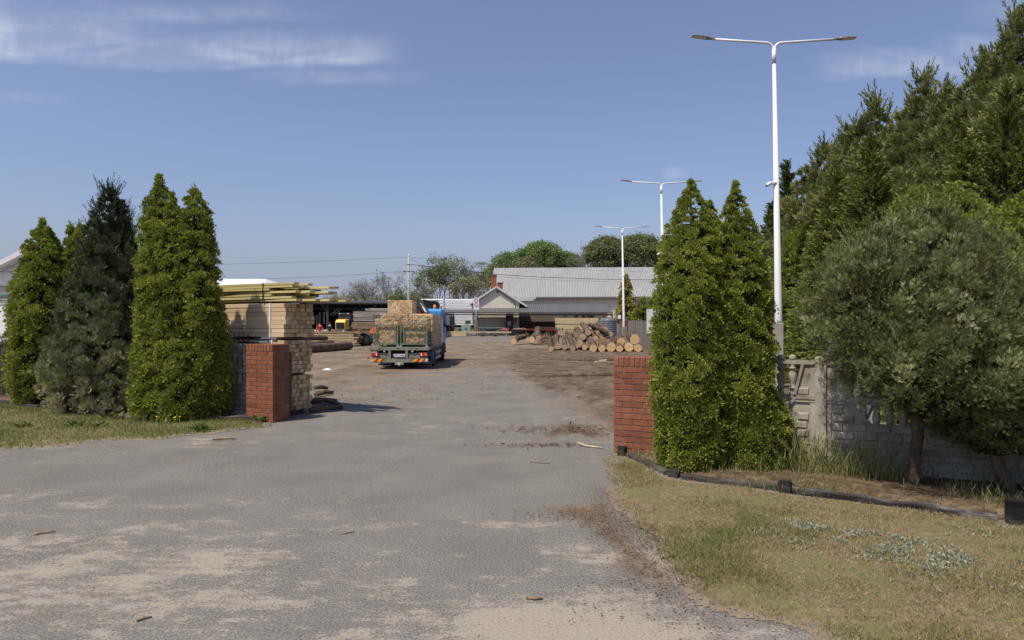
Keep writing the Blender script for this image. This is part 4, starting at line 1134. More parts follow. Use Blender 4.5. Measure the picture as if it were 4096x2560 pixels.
# ------------------------------------------------------------------ street lamps
m_lampw = pm('white_lamp_paint', [(.7, .69, .7), (.8, .79, .8)], 1.5, .42, .5)
m_lhead = pm('lamp_head_grey', [(.12, .12, .12), (.2, .2, .195)], 4, .5, .4)
m_lglass = pm('lamp_glass', [(.5, .5, .48), (.6, .6, .58)], 4, .2, .6)
m_black = pm('black_plastic', [(.012, .012, .013), (.03, .03, .03)], 6, .5, .4)
m_sticker = pm('pole_sticker', [(.12, .2, .32), (.4, .47, .55)], 30, .5, .4, contrast=2)
def lamp(label, px_top, py_top, H=9.05, rot=0.0):
    Y = (H - EYE) * F / (HZ - py_top); x = (px_top - 2048) / F * Y
    t = thing('street_lamp', label, 'street lamp', (x, Y, 0), rot, 'white twin arm street lamps')
    MB().tube([(0.16 * 9 / H, 0, 0), (.12, 0, 2), (0, 0, H - .28)], [.115, .098, .043], 20).build('pole', m_lampw, t)
    MB().tube([(0, 0, H - .5), (0, 0, H - .1)], .052, 14).build('pole_collar', m_lampw, t)
    for s in (-1, 1):
        pts = [(0, 0, H - .12)]
        for k in range(7):
            a = k / 6 * math.pi / 2
            pts.append((s * (.02 + .2 * (1 - math.cos(a))), 0, H - .12 + .17 * math.sin(a)))
        pts += [(s * .6, 0, H + .075), (s * 1.62, 0, H + .14)]
        arm = MB().tube(pts, [.036] * 3 + [.032] * (len(pts) - 3), 10).build('arm', m_lampw, t)
        e = Vector((s * 1.56, 0, H + .135)); d = Vector((s * math.cos(R(9)), 0, math.sin(R(9) if s < 0 else R(4))))
        hd = MB(); rot_ = d.to_track_quat('X', 'Z').to_matrix()
        secs = [(0, .045, .03), (.14, .05, .036), (.2, .085, .036), (.36, .11, .032), (.56, .11, .022), (.6, .085, .012)]
        vs = []
        for a, w, h in secs:
            for yy, zz in ((-w, -.012), (w, -.012), (w * .8, h), (-w * .8, h)): vs.append(e + rot_ @ Vector((a, yy, zz)))
        fs = [(i * 4 + q, i * 4 + (q + 1) % 4, (i + 1) * 4 + (q + 1) % 4, (i + 1) * 4 + q) for i in range(5) for q in range(4)] + [(3, 2, 1, 0), (20, 21, 22, 23)]
        hd.add(vs, fs); ho = hd.build('lamp_head', m_lhead, t, .008)
        g_ = MB(); g_.add([e + rot_ @ Vector(c) for c in ((.24, -.09, -.016), (.56, -.09, -.016), (.56, .09, -.016), (.24, .09, -.016), (.24, -.09, -.013), (.56, -.09, -.013), (.56, .09, -.013), (.24, .09, -.013))], [(3, 2, 1, 0), (4, 5, 6, 7), (0, 1, 5, 4), (1, 2, 6, 5), (2, 3, 7, 6), (3, 0, 4, 7)])
        g_.build('light_panel', m_lglass, ho)
    cz = 5.38
    cm = MB().tube([(.01, 0, cz - .02), (.01, 0, cz + .05)], .083, 16).bar((0, -.05, cz), (-.16, -.08, cz + .01), .05, .05)
    cm.tube([(-.12, -.08, cz - .0), (-.2, -.13, cz - .05)], .045, 12).tube([(-.2, -.13, cz - .05), (-.25, -.15, cz - .085)], [.05, .035], 12)
    co = cm.build('security_camera', m_lampw, t)
    MB().tube([(-.25, -.15, cz - .086), (-.256, -.154, cz - .092)], .026, 10).build('lens', m_black, co)
    return t
L1 = lamp('nearest and tallest white street lamp, behind the concrete fence at the right', 3096, 178)
L2 = lamp('middle white street lamp rising from behind the double topped thuja', 2645, 737)
L3 = lamp('farthest white street lamp, standing behind the log pile', 2489, 915)
MB().box(.035, .16, -.118, -.108, 1.62, 1.76).build('sticker', m_sticker, L1)
# sign plate on the third pole
MB().box(-.36, -.12, -.14, -.12, 2.02, 2.32).build('sign_plate', m_white, L3)

# ------------------------------------------------------------------ stacked timber at the left
m_beam = pm('sawn_beam', [(.46, .33, .2), (.58, .44, .29), (.66, .53, .37)], 2.5, .85, .15, stretch=(.12, 1, 1), bumps=.2, bdist=.006, ovar=.13)
m_beam_end = pm('beam_end', [(.42, .3, .165), (.58, .43, .24), (.7, .55, .34)], 5, .9, .1, ovar=.22)
m_strap = pm('white_strap', [(.75, .75, .74), (.85, .85, .84)], 3, .5, .3)
m_spacer = pm('grey_spacer', [(.16, .13, .1), (.26, .21, .16)], 6, .9, .1, ovar=.15)
SPHI = R(29)
SN = Vector((*at(1139, 1292, 12.38).xy, 0))      # near corner of the beam stack
def beam_bundle(label, z0, rows, nb, bw, bh, length, strap_x, jit, seed):
    rr = random.Random(seed)
    t = thing('beam_bundle', label, 'timber bundle', (SN.x, SN.y, z0), -SPHI, 'bundles of sawn beams stacked by the left pillar')
    protos = []
    for k in range(3):
        me = MB()
        g = .003
        me.add([(-length, g, g), (0, g, g), (0, bw - g, g), (-length, bw - g, g), (-length, g, bh - g), (0, g, bh - g), (0, bw - g, bh - g), (-length, bw - g, bh - g)],
               [(3, 2, 1, 0), (4, 5, 6, 7), (0, 1, 5, 4), (2, 3, 7, 6)])
        me.f += [(1, 2, 6, 5), (3, 0, 4, 7)]; me.m += [1, 1]; me.sm += [False, False]
        o = me.build('beam', [m_beam, m_beam_end], t, .003); protos.append(o)
    first = True; i = 0
    for r in range(rows):
        for c in range(nb):
            o = protos[i] if i < 3 else protos[i % 3].copy()
            if i >= 3: COL.objects.link(o); o.parent = t
            o.location = (rr.uniform(-jit, jit * .6), c * bw + rr.uniform(-.003, .003), r * bh)
            o.rotation_euler = (rr.uniform(-.015, .015), 0, rr.uniform(-.004, .004)); i += 1
    if strap_x is not None:
        w = nb * bw; h = rows * bh
        for sx in strap_x:
            MB().box(sx - .016, sx + .016, -.012, -.006, -.006, h + .006).box(sx - .016, sx + .016, -.012, w + .012, h + .002, h + .008).box(sx - .016, sx + .016, w + .006, w + .012, -.006, h + .006).build('strap', m_strap, t)
    return t
def spacers(z, label, n=4, h=.04):
    for k in range(n):
        tag(MB().box(-.05, .05, -.02, .68, 0, h).build('spacer_block', m_spacer, None, .003, (SN.x - math.cos(SPHI) * (.25 + k * 1.2), SN.y + math.sin(SPHI) * (.25 + k * 1.2), z), -SPHI), label, 'spacer', 'spacers between the beam bundles')
spacers(.004, 'grey wooden spacer on the ground under the beam bundles', 4, .085)
beam_bundle('lowest bundle of sawn beams on the ground behind the left pillar', .09, 8, 8, .084, .08, 4.2, None, .055, 1)
spacers(.732, 'thin wooden spacer between the lowest and the middle beam bundle')
beam_bundle('middle bundle of sawn beams, its ends showing right of the left pillar', .775, 8, 8, .086, .076, 4.2, [-.33], .06, 2)
spacers(1.386, 'wooden spacer under the top beam bundle', 4, .05)
beam_bundle('top bundle of sawn beams with a white strap, shadow of a thuja across it', 1.44, 8, 8, .09, .0775, 4.2, [-.38], .05, 3)
m_plank = pm('green_plank', [(.39, .33, .14), (.5, .43, .2), (.58, .52, .28)], 2.5, .8, .15, stretch=(.12, 1, 1), bumps=.15, bdist=.005, ovar=.12)
def plank_pile():
    rr = random.Random(5)
    t = thing('plank_bundle', 'yellow green impregnated planks with ragged ends on top of the beam stack', 'timber bundle', (SN.x, SN.y, 2.085), -SPHI)
    i = 0
    zs = 0.0
    for r in range(7):
        h = .05
        for c in range(7):
            end = rr.choice((-.5, -.3, -.1, .1, .25, .4, .55, .75)) - (.3 if r in (2, 4) else 0) - .04 * r - .12
            if c == 0: end = (.3, .18, -.35, .28, -.38, .2, .25)[r]
            if c >= 4: end += .05
            if r == 0 and c > 2: end += .3
            ln = rr.uniform(3.6, 4.2)
            a = MB(); g = .002
            a.box(end - ln, end, g, .125 - g, .008, h - g)
            o = a.build('plank', m_plank, t, .003)
            o.location = (0, c * .128 - .01 + rr.uniform(-.008, .008), zs + rr.uniform(0, .003)); o.rotation_euler = (rr.uniform(-.02, .02), rr.uniform(-.004, .006), rr.uniform(-.02, .02))
        zs += h
    MB().box(-.55, -.53, -.03, -.022, -.01, zs + .01).box(-2.2, -2.18, -.03, -.022, -.01, zs + .01).build('band', m_black, t)
plank_pile()
# slabwood lying by the foot of the stack
rr = random.Random(8)
for i, (a, b_, lab) in enumerate((((1240, 1655), (1368, 1640), 'rough offcut reaching furthest from the foot of the beam stack'), ((1250, 1628), (1345, 1612), 'dark barked offcut in the shade of the beam stack'),
                                  ((1262, 1590), (1330, 1578), 'short grey offcut beside the beam stack'), ((1258, 1568), (1308, 1560), 'small dark offcut behind the beam stack'), ((1255, 1610), (1352, 1625), 'crossed offcut lying over the others by the beam stack'))):
    p, q = Vector((*gp(*a), .06 + .04 * (i % 2))), Vector((*gp(*b_), .05))
    mid = (p + q) / 2 + Vector((0, 0, .03))
    tag(MB().tube([p, mid, q], [.05, .055, .04], 7).build('offcut', m_bark), lab, 'offcut', 'offcuts by the beam stack')

# ------------------------------------------------------------------ logs
m_logbark = pm('pine_bark', [(.04, .028, .02), (.085, .06, .043), (.14, .102, .075), (.21, .16, .12)], 5, .95, .1, stretch=(1, .35, 1), bumps=.8, bdist=.03, ovar=.15)
def cutmat():
    m, nt, b = newmat('cut_end')
    P = coords(nt, 'Object'); s = nt.nodes.new('ShaderNodeSeparateXYZ'); nt.links.new(P, s.inputs[0])
    rr_ = math_(nt, 'SQRT', math_(nt, 'ADD', math_(nt, 'POWER', s.outputs[0], 2), math_(nt, 'POWER', s.outputs[2], 2)))
    n = noise(nt, P, 7, 4); rad = math_(nt, 'ADD', rr_, math_(nt, 'MULTIPLY', n, .05))
    w = math_(nt, 'SINE', math_(nt, 'MULTIPLY', rad, 260))
    core = sstep(nt, rad, .12, .04)
    oi = nt.nodes.new('ShaderNodeObjectInfo')
    base = mixc(nt, oi.outputs['Random'], (.62, .4, .19), (.75, .55, .32))
    col = mixc(nt, math_(nt, 'MULTIPLY', core, .55), base, (.38, .18, .07))
    col = mixc(nt, math_(nt, 'MULTIPLY_ADD', w, .09, .09), col, (.4, .25, .11))
    nt.links.new(col, b.inputs['Base Color']); b.inputs['Roughness'].default_value = .9
    return m
m_cut = cutmat()
def log(name_label, near, far, r, group, rf=None, knots=2):
    """log with its sawn end at `near`, running to `far`"""
    near, far = Vector(near), Vector(far); d = far - near; L = d.length
    rr = random.Random(int(abs(near.x * 977 + near.y * 131 + near.z * 57)) + 3)
    rf = rf or r * .95
    t = thing('log', name_label, 'log', near, 0, group)
    t.rotation_euler = d.to_track_quat('Y', 'Z').to_euler()
    n, seg = 16, 9; ph = [rr.uniform(0, 6.28) for _ in range(3)]; vs = []
    bx_, bz_ = rr.uniform(-.03, .03), rr.uniform(-.02, .03)
    def rad(a, s): return (r + (rf - r) * s) * (1 + .045 * math.sin(2 * a + ph[0] + s * 2) + .03 * math.sin(3 * a + ph[1]) + .025 * math.sin(7 * a + ph[2] + 5 * s))
    for i in range(seg + 1):
        s = i / seg; b = math.sin(s * math.pi)
        for k in range(n):
            a = 2 * math.pi * k / n; q = rad(a, s)
            vs.append((q * math.cos(a) + bx_ * b * L, s * L, q * math.sin(a) + bz_ * b * L))
    fs = [(i * n + k, i * n + (k + 1) % n, (i + 1) * n + (k + 1) % n, (i + 1) * n + k) for i in range(seg) for k in range(n)]
    fs.append(tuple(seg * n + k for k in range(n)))
    mb = MB(); mb.add(vs, fs, 0, True)
    for _ in range(knots):
        s = rr.uniform(.2, .9); a = rr.uniform(.2, 2.9); q = rad(a, s)
        p = Vector((q * .8 * math.cos(a), s * L, q * .8 * math.sin(a))); e = p * 1; e.x *= 1.4; e.z *= 1.4
        mb.tube([p, e], [r * .2, r * .1], 6)
    mb.build('bark', m_logbark, t)
    cm = MB(); m2 = len(vs)
    c2 = [(rad(2 * math.pi * k / n, 0) * .955 * math.cos(2 * math.pi * k / n), -.004, rad(2 * math.pi * k / n, 0) * .955 * math.sin(2 * math.pi * k / n)) for k in range(n)]
    c3 = [(x, .02, z) for x, _, z in c2]
    cm.add(c2 + c3, [tuple(range(n)), tuple(reversed(range(n, 2 * n)))] + [(k, k + n, (k + 1) % n + n, (k + 1) % n) for k in range(n)])
    cm.build('sawn_end', m_cut, t)
    return t
def r7(x, y): return (2080 + x * .17355, 1220 + y * .17355)
def r4(x, y): return (1800 + x * .3637, 950 + y * .3637)
GL = 'logs heaped in the yard'
pile = [  # near end centre, radius (both in the enlarged photo), far end, depth, length, label
    ((715, 1015), 54, (690, 800), 41.2, 3.4, 'front left log of the heap, small, pale rimmed sawn end'),
    ((872, 950), 72, (850, 715), 42.2, 3.6, 'thick log with a torn bark collar, second from the left of the heap'),
    ((1035, 973), 53, (990, 740), 41.8, 3.6, 'log with a dark orange heart and white rim in the heap'),
    ((1215, 1003), 62, (1085, 645), 41.5, 4.6, 'long log leaning up the left side of the heap'),
    ((1282, 950), 55, (1175, 800), 42.6, 3.6, 'log with orange end tucked behind the long leaning log'),
    ((1388, 875), 68, (1228, 655), 42.6, 4.2, 'long log above the front row left of the heap centre'),
    ((1442, 735), 74, (1315, 560), 43.2, 4.2, 'log with a round pale end high on the left of the heap'),
    ((1570, 640), 64, (1440, 445), 44.5, 4.2, 'topmost log on the left side of the heap'),
    ((1492, 978), 58, (1450, 880), 42.2, 3.6, 'shaded log low in the middle of the heap'),
    ((1690, 1030), 84, (1625, 830), 40.0, 3.8, 'log with a bright pale end in the front row of the heap'),
    ((1890, 1035), 82, (1862, 850), 40.0, 3.6, 'log with the palest clean end beside the thickest log'),
    ((2100, 1005), 106, (2060, 870), 40.3, 3.6, 'thickest log at the front of the heap with a brown heart'),
    ((1742, 775), 64, (1622, 640), 43.2, 3.8, 'log in the middle of the heap below the topmost logs'),
    ((1892, 790), 60, (1765, 610), 43.6, 4.0, 'slim log right of the middle of the heap'),
    ((1985, 850), 46, (1950, 770), 43.4, 3.4, 'small log behind the thickest log'),
    ((2100, 667), 52, (1600, 450), 43.4, 5.4, 'long log lying across the top of the heap'),
    ((2180, 862), 52, (2055, 775), 43.0, 3.6, 'small log wedged beside the big right hand log'),
    ((1640, 830), 62, (1540, 770), 43.4, 3.4, 'log half hidden behind the bright pale front log'),
    ((2330, 850), 98, (2270, 755), 41.2, 3.6, 'big log with a dark ringed end, resting on smaller logs at the right'),
    ((2293, 1020), 76, (2260, 920), 40.0, 3.6, 'reddish ended log at the bottom right of the heap'),
    ((1960, 560), 58, (1800, 440), 45.0, 4.0, 'crooked log behind the long log on top of the heap'),
]
def put_log(nx, ny, r, fx, fy, Y, L, lab, conv, k):
    px, py = conv(nx, ny); a = at(px, py, Y); rad = r * 1.06 * k / F * Y
    a.z = max(a.z, rad * .97)
    qx, qy = conv(fx, fy)
    b = at(qx, qy, Y + L * .93); b.z = max(b.z, rad * .8)
    return log(lab, a, b, rad, GL)
pile += [((1350, 720), 62, (1290, 600), 44.6, 3.8, 'log behind the round pale end, mostly covered by its neighbours'),
    ((1480, 800), 60, (1400, 680), 44.0, 3.6, 'barked log in the core of the heap under the left topmost log'),
    ((1580, 760), 58, (1500, 620), 44.8, 3.6, 'barked log in the core of the heap left of the crooked log'),
    ((1800, 640), 56, (1690, 520), 45.4, 3.6, 'barked log propping the long log across the top of the heap'),
    ((1900, 720), 54, (1830, 590), 45.0, 3.6, 'barked log under the middle of the long top log'),
    ((2020, 760), 52, (1930, 650), 44.4, 3.4, 'barked log under the lower end of the long top log'),
    ((1570, 900), 58, (1500, 800), 43.0, 3.4, 'dark log in the gap behind the bright pale front log'),
    ((1800, 900), 58, (1740, 800), 42.6, 3.4, 'dark log in the gap behind the palest front log')]
for (n_, r_, f_, Y_, L_, lab_) in pile: put_log(n_[0], n_[1], r_, f_[0], f_[1], Y_, L_, lab_, r7, .17355)
for (n_, r_, f_, Y_, L_, lab_) in (
    ((2033, 1120), 55, (1990, 1075), 40.6, 3.4, 'big round log highest at the right end of the heap'),
    ((2066, 1216), 43, (2040, 1180), 39.8, 3.4, 'rightmost log on the ground, touching the board fence'),
    ((1968, 1205), 50, (1945, 1165), 40.6, 3.4, 'log with a half shaded end between the two right logs'),
    ((700, 1142), 32, (855, 1085), 52.0, 4.5, 'log lying sideways at the far left of the heap'),
    ((900, 1124), 34, (955, 1055), 53.0, 4.0, 'log with a yellow end in the small left group'),
    ((978, 1114), 36, (968, 1010), 53.4, 4.2, 'steeply leaning log in the small left group'),
    ((853, 1126), 22, (880, 1100), 54.5, 3.0, 'smallest log end in the small left group')):
    put_log(n_[0], n_[1], r_, f_[0], f_[1], Y_, L_, lab_, r4, .3637)
GS = 'long logs lying behind the beam stack'
def lay(label, a, b, r, Y0, Y1):
    p, q = at(a[0], a[1], Y0), at(b[0], b[1], Y1); p.z = max(p.z, r); q.z = max(q.z, r)
    log(label, p, q, r, GS, r)
lay('longest barked log on the yard behind the beam stack', (1398, 1389), (1180, 1408), .26, 43.5, 37.5)
lay('middle barked log behind the beam stack', (1327, 1371), (1180, 1382), .2, 46, 40)
lay('upper barked log behind the beam stack, below the two workers', (1303, 1353), (1180, 1362), .17, 47.5, 42)
tag(MB().tube([(-2, 0, .0), (0, .1, .02), (2.6, .2, .0)], [.07, .1, .06], 8).tube([(-1.5, -.6, .03), (1, -.8, .05), (2.2, -.7, .03)], [.03, .05, .03], 7).build('slab_wood', m_logbark, None, 0, (*gp(2360, 1440), 0)), 'rough barked slabs lying on the earth in front of the log heap', 'slab wood')
tag(MB().tube([(-2.2, 0, .0), (0, .08, .03), (2.4, .1, .0)], [.05, .1, .07], 8).build('slab_wood', m_logbark, None, 0, (*gp(2370, 1506), 0)), 'long dark slab lying across the earth before the right pillar', 'slab wood')
tag(MB().bar((-.25, 0, .05), (.25, .03, .06), .16, .07).bar((0, .1, .1), (.32, .12, .12), .1, .05).build('offcut', m_pale, None, .006, (*gp(2402, 1452), 0), .2), 'pale split wood chunk lying on the earth left of the right pillar', 'offcut')
# ------------------------------------------------------------------ flatbed truck
m_tgreen = pm('dusty_green_steel', [(.14, .138, .108), (.215, .21, .17), (.29, .28, .235)], 4, .7, .3, contrast=1.2)
m_chass = pm('chassis_black', [(.012, .012, .012), (.03, .028, .026), (.06, .055, .05)], 4, .6, .3)
m_tyre = pm('tyre_rubber', [(.018, .018, .018), (.04, .038, .036), (.08, .075, .07)], 5, .85, .2, bumps=.3, bdist=.01)
m_rim = pm('rim_steel', [(.2, .19, .18), (.32, .31, .3)], 5, .5, .5, metal=.3)
m_blue = pm('blue_cab_paint', [(.045, .22, .58), (.065, .28, .68)], 1.5, .28, .5)
m_lblue = pm('pale_blue_trim', [(.3, .38, .52), (.4, .48, .62)], 3, .4, .4)
m_glass = pm('dark_glass', [(.015, .02, .025), (.03, .04, .045)], 2, .08, .7)
m_red = pm('red_lens', [(.36, .03, .025), (.5, .06, .05)], 20, .3, .5)
m_orl = pm('orange_lens', [(.6, .16, .03), (.75, .24, .05)], 10, .3, .5)
m_plate = pm('plate_white', [(.62, .63, .66), (.72, .73, .76)], 4, .5, .3)
m_eu = pm('plate_blue', [(.03, .07, .3), (.05, .1, .36)], 4, .5, .3)
m_ink = pm('black_ink', [(.02, .02, .025), (.035, .035, .04)], 8, .6, .3)
m_pink = pm('pale_ink', [(.7, .7, .7), (.8, .8, .8)], 8, .6, .3)
m_gtrim = pm('grey_steel', [(.24, .24, .23), (.34, .34, .32)], 4, .6, .4)
m_guard = pm('pale_guard_rail', [(.42, .41, .37), (.52, .51, .47)], 4, .6, .4)
def stripe_mat():
    m, nt, b = newmat('warning_stripes')
    s = nt.nodes.new('ShaderNodeSeparateXYZ'); nt.links.new(coords(nt, 'Object'), s.inputs[0])
    f = math_(nt, 'FRACT', math_(nt, 'MULTIPLY', math_(nt, 'SUBTRACT', s.outputs[0], math_(nt, 'MULTIPLY', s.outputs[2], .9)), 4.6))
    st = math_(nt, 'GREATER_THAN', f, .5)
    nt.links.new(mixc(nt, st, (.72, .42, .02), (.38, .03, .025)), b.inputs['Base Color']); b.inputs['Roughness'].default_value = .4
    return m
m_stripe = stripe_mat()
TX, TY = -4.115, 25.0
TRK = thing('flatbed_truck', 'blue cabbed flatbed truck seen from behind, loaded with sawn timber in the yard entrance', 'truck', (TX, TY, 0))
def tp(name, mb, mat, bev=.006, parent=None): return mb.build(name, mat, parent or TRK, bev)
W2 = 1.085
dk = MB().box(-W2, W2, .0, 4.75, .735, .82)
dk.box(-W2 - .02, W2 + .02, -.025, .0, .765, .822)
bed = tp('flatbed', dk, m_tgreen)
mb = MB()
for a, b_ in ((-1.09, -.78), (-.7, -.1), (.02, .58), (.72, 1.09)): mb.box(a, b_, -.035, -.003, .70, .762)
for x in (-.74, -.04, .65): mb.bar((x - .06, -.02, .745), (x, -.02, .69), .03, .03); mb.bar((x + .06, -.02, .745), (x, -.02, .69), .03, .03)
tp('rear_board', mb, m_tgreen)
mb = MB()
for s in (-1, 1):
    mb.box(s * .42 - .04, s * .42 + .04, .1, 6.6, .5, .735)
    mb.box(s * (W2 - .05) - .04, s * (W2 - .05) + .04, .03, 4.7, .66, .735)
for y in (.4, 1.0, 1.7, 2.4, 3.2, 4.0): mb.box(-W2 + .02, W2 - .02, y - .05, y + .05, .66, .735)
mb.box(-.9, .9, .35, .42, .3, .735)
tp('chassis', mb, m_chass)
mb = MB().box(-1.06, 1.05, -.03, .07, .255, .4)
for x in (-.36, .26): mb.box(x - .045, x + .045, -.035, .06, .4, .69)
mb.box(-1.0, -.36, -.01, .05, .42, .46).box(.28, 1.02, -.01, .05, .42, .46)
mb.box(-1.03, -.42, .03, .05, .46, .6).box(.31, 1.03, .03, .05, .46, .6)
tp('bumper_beam', mb, m_tgreen)
mb = MB().box(-.12, .12, -.06, .06, .17, .255).tube([(0, -.1, .14), (0, -.02, .24)], .045, 10).box(-.17, -.13, -.05, .02, .16, .25).box(.11, .15, -.05, .02, .16, .25)
tp('tow_hitch', mb, m_gtrim)
for x0, x1, flip in ((-1.04, -.76, 0), (.72, 1.0, 1)):
    l = tp('tail_light', MB().box(x0, x1, -.05, .02, .485, .61), m_red, .008)
    a, b_ = (x1 - .1, x1 - .065) if not flip else (x0 + .06, x0 + .1)
    MB().box(a, b_, -.054, -.05, .495, .6).build('reversing_lens', m_plate, l)
    if flip: MB().box(x1 - .07, x1 - .008, -.054, -.05, .495, .6).build('indicator_lens', m_orl, l)
for x in (-.56, .47): tp('marker_lamp', MB().tube([(x, -.03, .665), (x, -.0, .665)], .035, 10), m_guard, 0)
pl = tp('number_plate', MB().box(-.235, .21, -.055, -.045, .455, .565), m_plate, .003)
MB().box(-.232, -.197, -.058, -.055, .46, .56).build('country_strip', m_eu, pl)
text_part('PTU 3702J', 'plate_lettering', m_ink, pl, .092, Matrix.Translation((.01, -.0575, .508)) @ Matrix.Rotation(R(90), 4, 'X') @ Matrix.Diagonal((.92, 1, 1, 1)))
for x0, x1 in ((-1.0, -.57), (.5, .95)):
    tp('warning_board', MB().box(x0, x1, -.042, -.03, .285, .39), m_stripe, 0)
tp('warning_board', MB().box(-1.05, -1.0, -.042, -.03, .285, .38).box(.95, 1.03, -.042, -.03, .3, .39), m_plate, 0)
tp('position_lamp', MB().tube([(-1.02, -.03, .38), (-1.14, -.04, .42)], .015, 6).lathe([(.03, 0), (.045, .02), (.04, .06), (.02, .07)], 10, (-1.15, -.04, .39)), m_red, 0)
for x0, x1, txt, tx in ((-1.02, -.52, 'N  SCAN', -.77), (.53, 1.03, 'N  SCAN', .79)):
    f = tp('mud_flap', MB().box(x0, x1, 1.12, 1.13, .05, .42), m_black, 0)
    bd = MB()
    for q in ((x0, x1, .065, .078), (x0, x0 + .012, .078, .35), (x1 - .012, x1, .078, .35)): bd.box(q[0], q[1], 1.112, 1.119, q[2], q[3])
    bd.build('flap_border', m_pink, f)
    text_part(txt, 'flap_lettering', m_pink, f, .125, Matrix.Translation((tx, 1.115, .185)) @ Matrix.Rotation(R(90), 4, 'X'))
def wheel(parent, x, y, r, w, tm=None, rm=None, axis='X', dish=.06, lugs=0):
    """tyre with a dished rim, axle along x"""
    wt = MB(); prof = [(r * .58, -w / 2), (r * .9, -w / 2), (r * .985, -w * .4), (r, -w * .25), (r, w * .25), (r * .985, w * .4), (r * .9, w / 2), (r * .58, w / 2)]
    wt.lathe(prof, 28)
    if lugs:
        for k in range(lugs):
            a = 2 * math.pi * k / lugs
            M = Matrix.Rotation(a, 4, 'Z')
            for s in (-1, 1):
                M2 = M @ Matrix.Translation((r * 1.01, 0, s * w * .22)) @ Matrix.Rotation(s * .5, 4, 'X')
                wt.box(-.03, .03, -.03, .03, -w * .24, w * .24, 0, M2)
    Mx = Matrix.Translation((x, y, r)) @ Matrix.Rotation(R(90), 4, 'Y')
    wt.v = [tuple(Mx @ Vector(v)) for v in wt.v]
    t = wt.build('tyre', tm or m_tyre, parent)
    rm_ = MB().lathe([(r * .59, -w * .46), (r * .52, -w * .4), (r * .48, -w * .1), (r * .22, -w * .08), (r * .2, -w * .3), (.02, -w * .32), (.02, w * .32), (r * .2, w * .3), (r * .22, w * .08), (r * .48, w * .1), (r * .52, w * .4), (r * .59, w * .46)], 24)
    rm_.v = [tuple(Mx @ Vector(v)) for v in rm_.v]
    rm_.build('rim', rm or m_rim, t)
    return t
for s in (-1, 1):
    wheel(TRK, s * .93, 1.98, .4, .24); wheel(TRK, s * .64, 1.98, .4, .24); wheel(TRK, s * .92, 5.72, .4, .26)
    mg = MB(); n = 12
    for i in range(n):
        a0, a1 = math.pi * (.02 + .96 * i / n), math.pi * (.02 + .96 * (i + 1) / n)
        mg.bar((s * .8, 1.98 + .5 * math.cos(a0), .4 + .42 * math.sin(a0) * .6), (s * .8, 1.98 + .5 * math.cos(a1), .4 + .42 * math.sin(a1) * .6), .5, .02, 0, Vector((0, 0, 1)))
    mg.box(s * 1.05 - .012, s * 1.05 + .012, 1.48, 1.52, .12, .62)
    tp('mudguard', mg, m_lblue, 0)
    g_ = MB()
    for z0 in (.24, .47): g_.box(s * 1.04 - .015, s * 1.04 + .015, 2.55, 4.4, z0, z0 + .11)
    g_.box(s * .98 - .02, s * .98 + .04, 2.7, 2.78, .24, .735).box(s * .98 - .02, s * .98 + .04, 4.1, 4.18, .24, .735)
    tp('side_guard', g_, m_guard, .004)
tp('battery_box', MB().box(.5, .95, 3.0, 3.9, .28, .66).box(-.95, -.5, 2.9, 4.1, .28, .66), m_chass, .02)
# cab
cb_ = MB()
cb_.prism_x([(5.0, .8), (6.75, .8), (6.95, 1.05), (6.88, 1.5), (6.55, 2.22), (6.3, 2.33), (5.1, 2.33), (5.0, 2.24)], -1.04, 1.04)
cab = tp('cab', cb_, m_blue, .07)
for s in (-1, 1):
    MB().prism_x([(5.75, 1.5), (6.7, 1.5), (6.45, 2.08), (5.75, 2.08)], s * 1.043 - .006, s * 1.043 + .006).build('side_window', m_glass, cab)
    dr = MB().prism_x([(5.62, .85), (6.72, .85), (6.8, 1.45), (6.5, 2.14), (5.62, 2.14)], s * 1.035 - .006, s * 1.035 + .008).build('door', m_blue, cab)
    MB().box(s * 1.05 - .012, s * 1.05 + .012, 5.7, 5.85, 1.3, 1.34).build('handle', m_black, dr)
    MB().box(s * 1.04 - .012, s * 1.04 + .012, 5.02, 5.14, .82, 1.9).build('corner_trim', m_lblue, cab)
    mr = MB().bar((s * 1.02, 6.6, 2.15), (s * 1.34, 6.5, 2.05), .035, .035).bar((s * 1.02, 6.6, 1.3), (s * 1.34, 6.5, 1.35), .03, .03).bar((s * 1.34, 6.5, 1.3), (s * 1.34, 6.5, 2.1), .03, .03)
    ma = mr.build('mirror_arm', m_black, cab)
    MB().box(s * 1.36 - .11, s * 1.36 + .11, 6.42, 6.5, 1.62, 2.02).box(s * 1.36 - .11, s * 1.36 + .11, 6.42, 6.5, 1.34, 1.58).build('mirror', m_black, ma, .03)
    MB().box(s * 1.36 - .07, s * 1.36 + .06, 6.412, 6.418, 1.38, 1.55).build('mirror_glass', m_glass, ma)
MB().prism_x([(6.9, 1.2), (6.93, 1.2), (6.56, 2.2), (6.53, 2.2)], -.9, .9).build('windscreen', m_glass, cab)
MB().box(-.75, .75, 4.985, 4.995, 1.45, 2.0).build('rear_wall_panel', m_blue, cab, .002)
bc = MB().lathe([(.07, 0), (.075, .02), (.065, .17), (.03, .19)], 14, (.62, 5.9, 2.34)).build('beacon', m_orl, cab)
MB().tube([(.25, 5.6, 2.36), (.25, 6.3, 2.4)], .03, 8).box(.0, .5, 5.58, 5.64, 2.4, 2.44).bar((.2, 5.6, 2.33), (.3, 5.6, 2.46), .03, .03).bar((.9, 6.0, 2.33), (.9, 6.0, 2.46), .05, .12).build('roof_fitting', m_black, cab)
fr_ = MB().box(-1.02, 1.02, 4.95, 6.9, .32, .8).box(-.98, .98, 6.85, 7.0, .3, .78)
tp('cab_base', fr_, m_chass, .04)
st = MB().tube([(1.0, 5.0, .45), (1.06, 5.0, .45)], .1, 10)
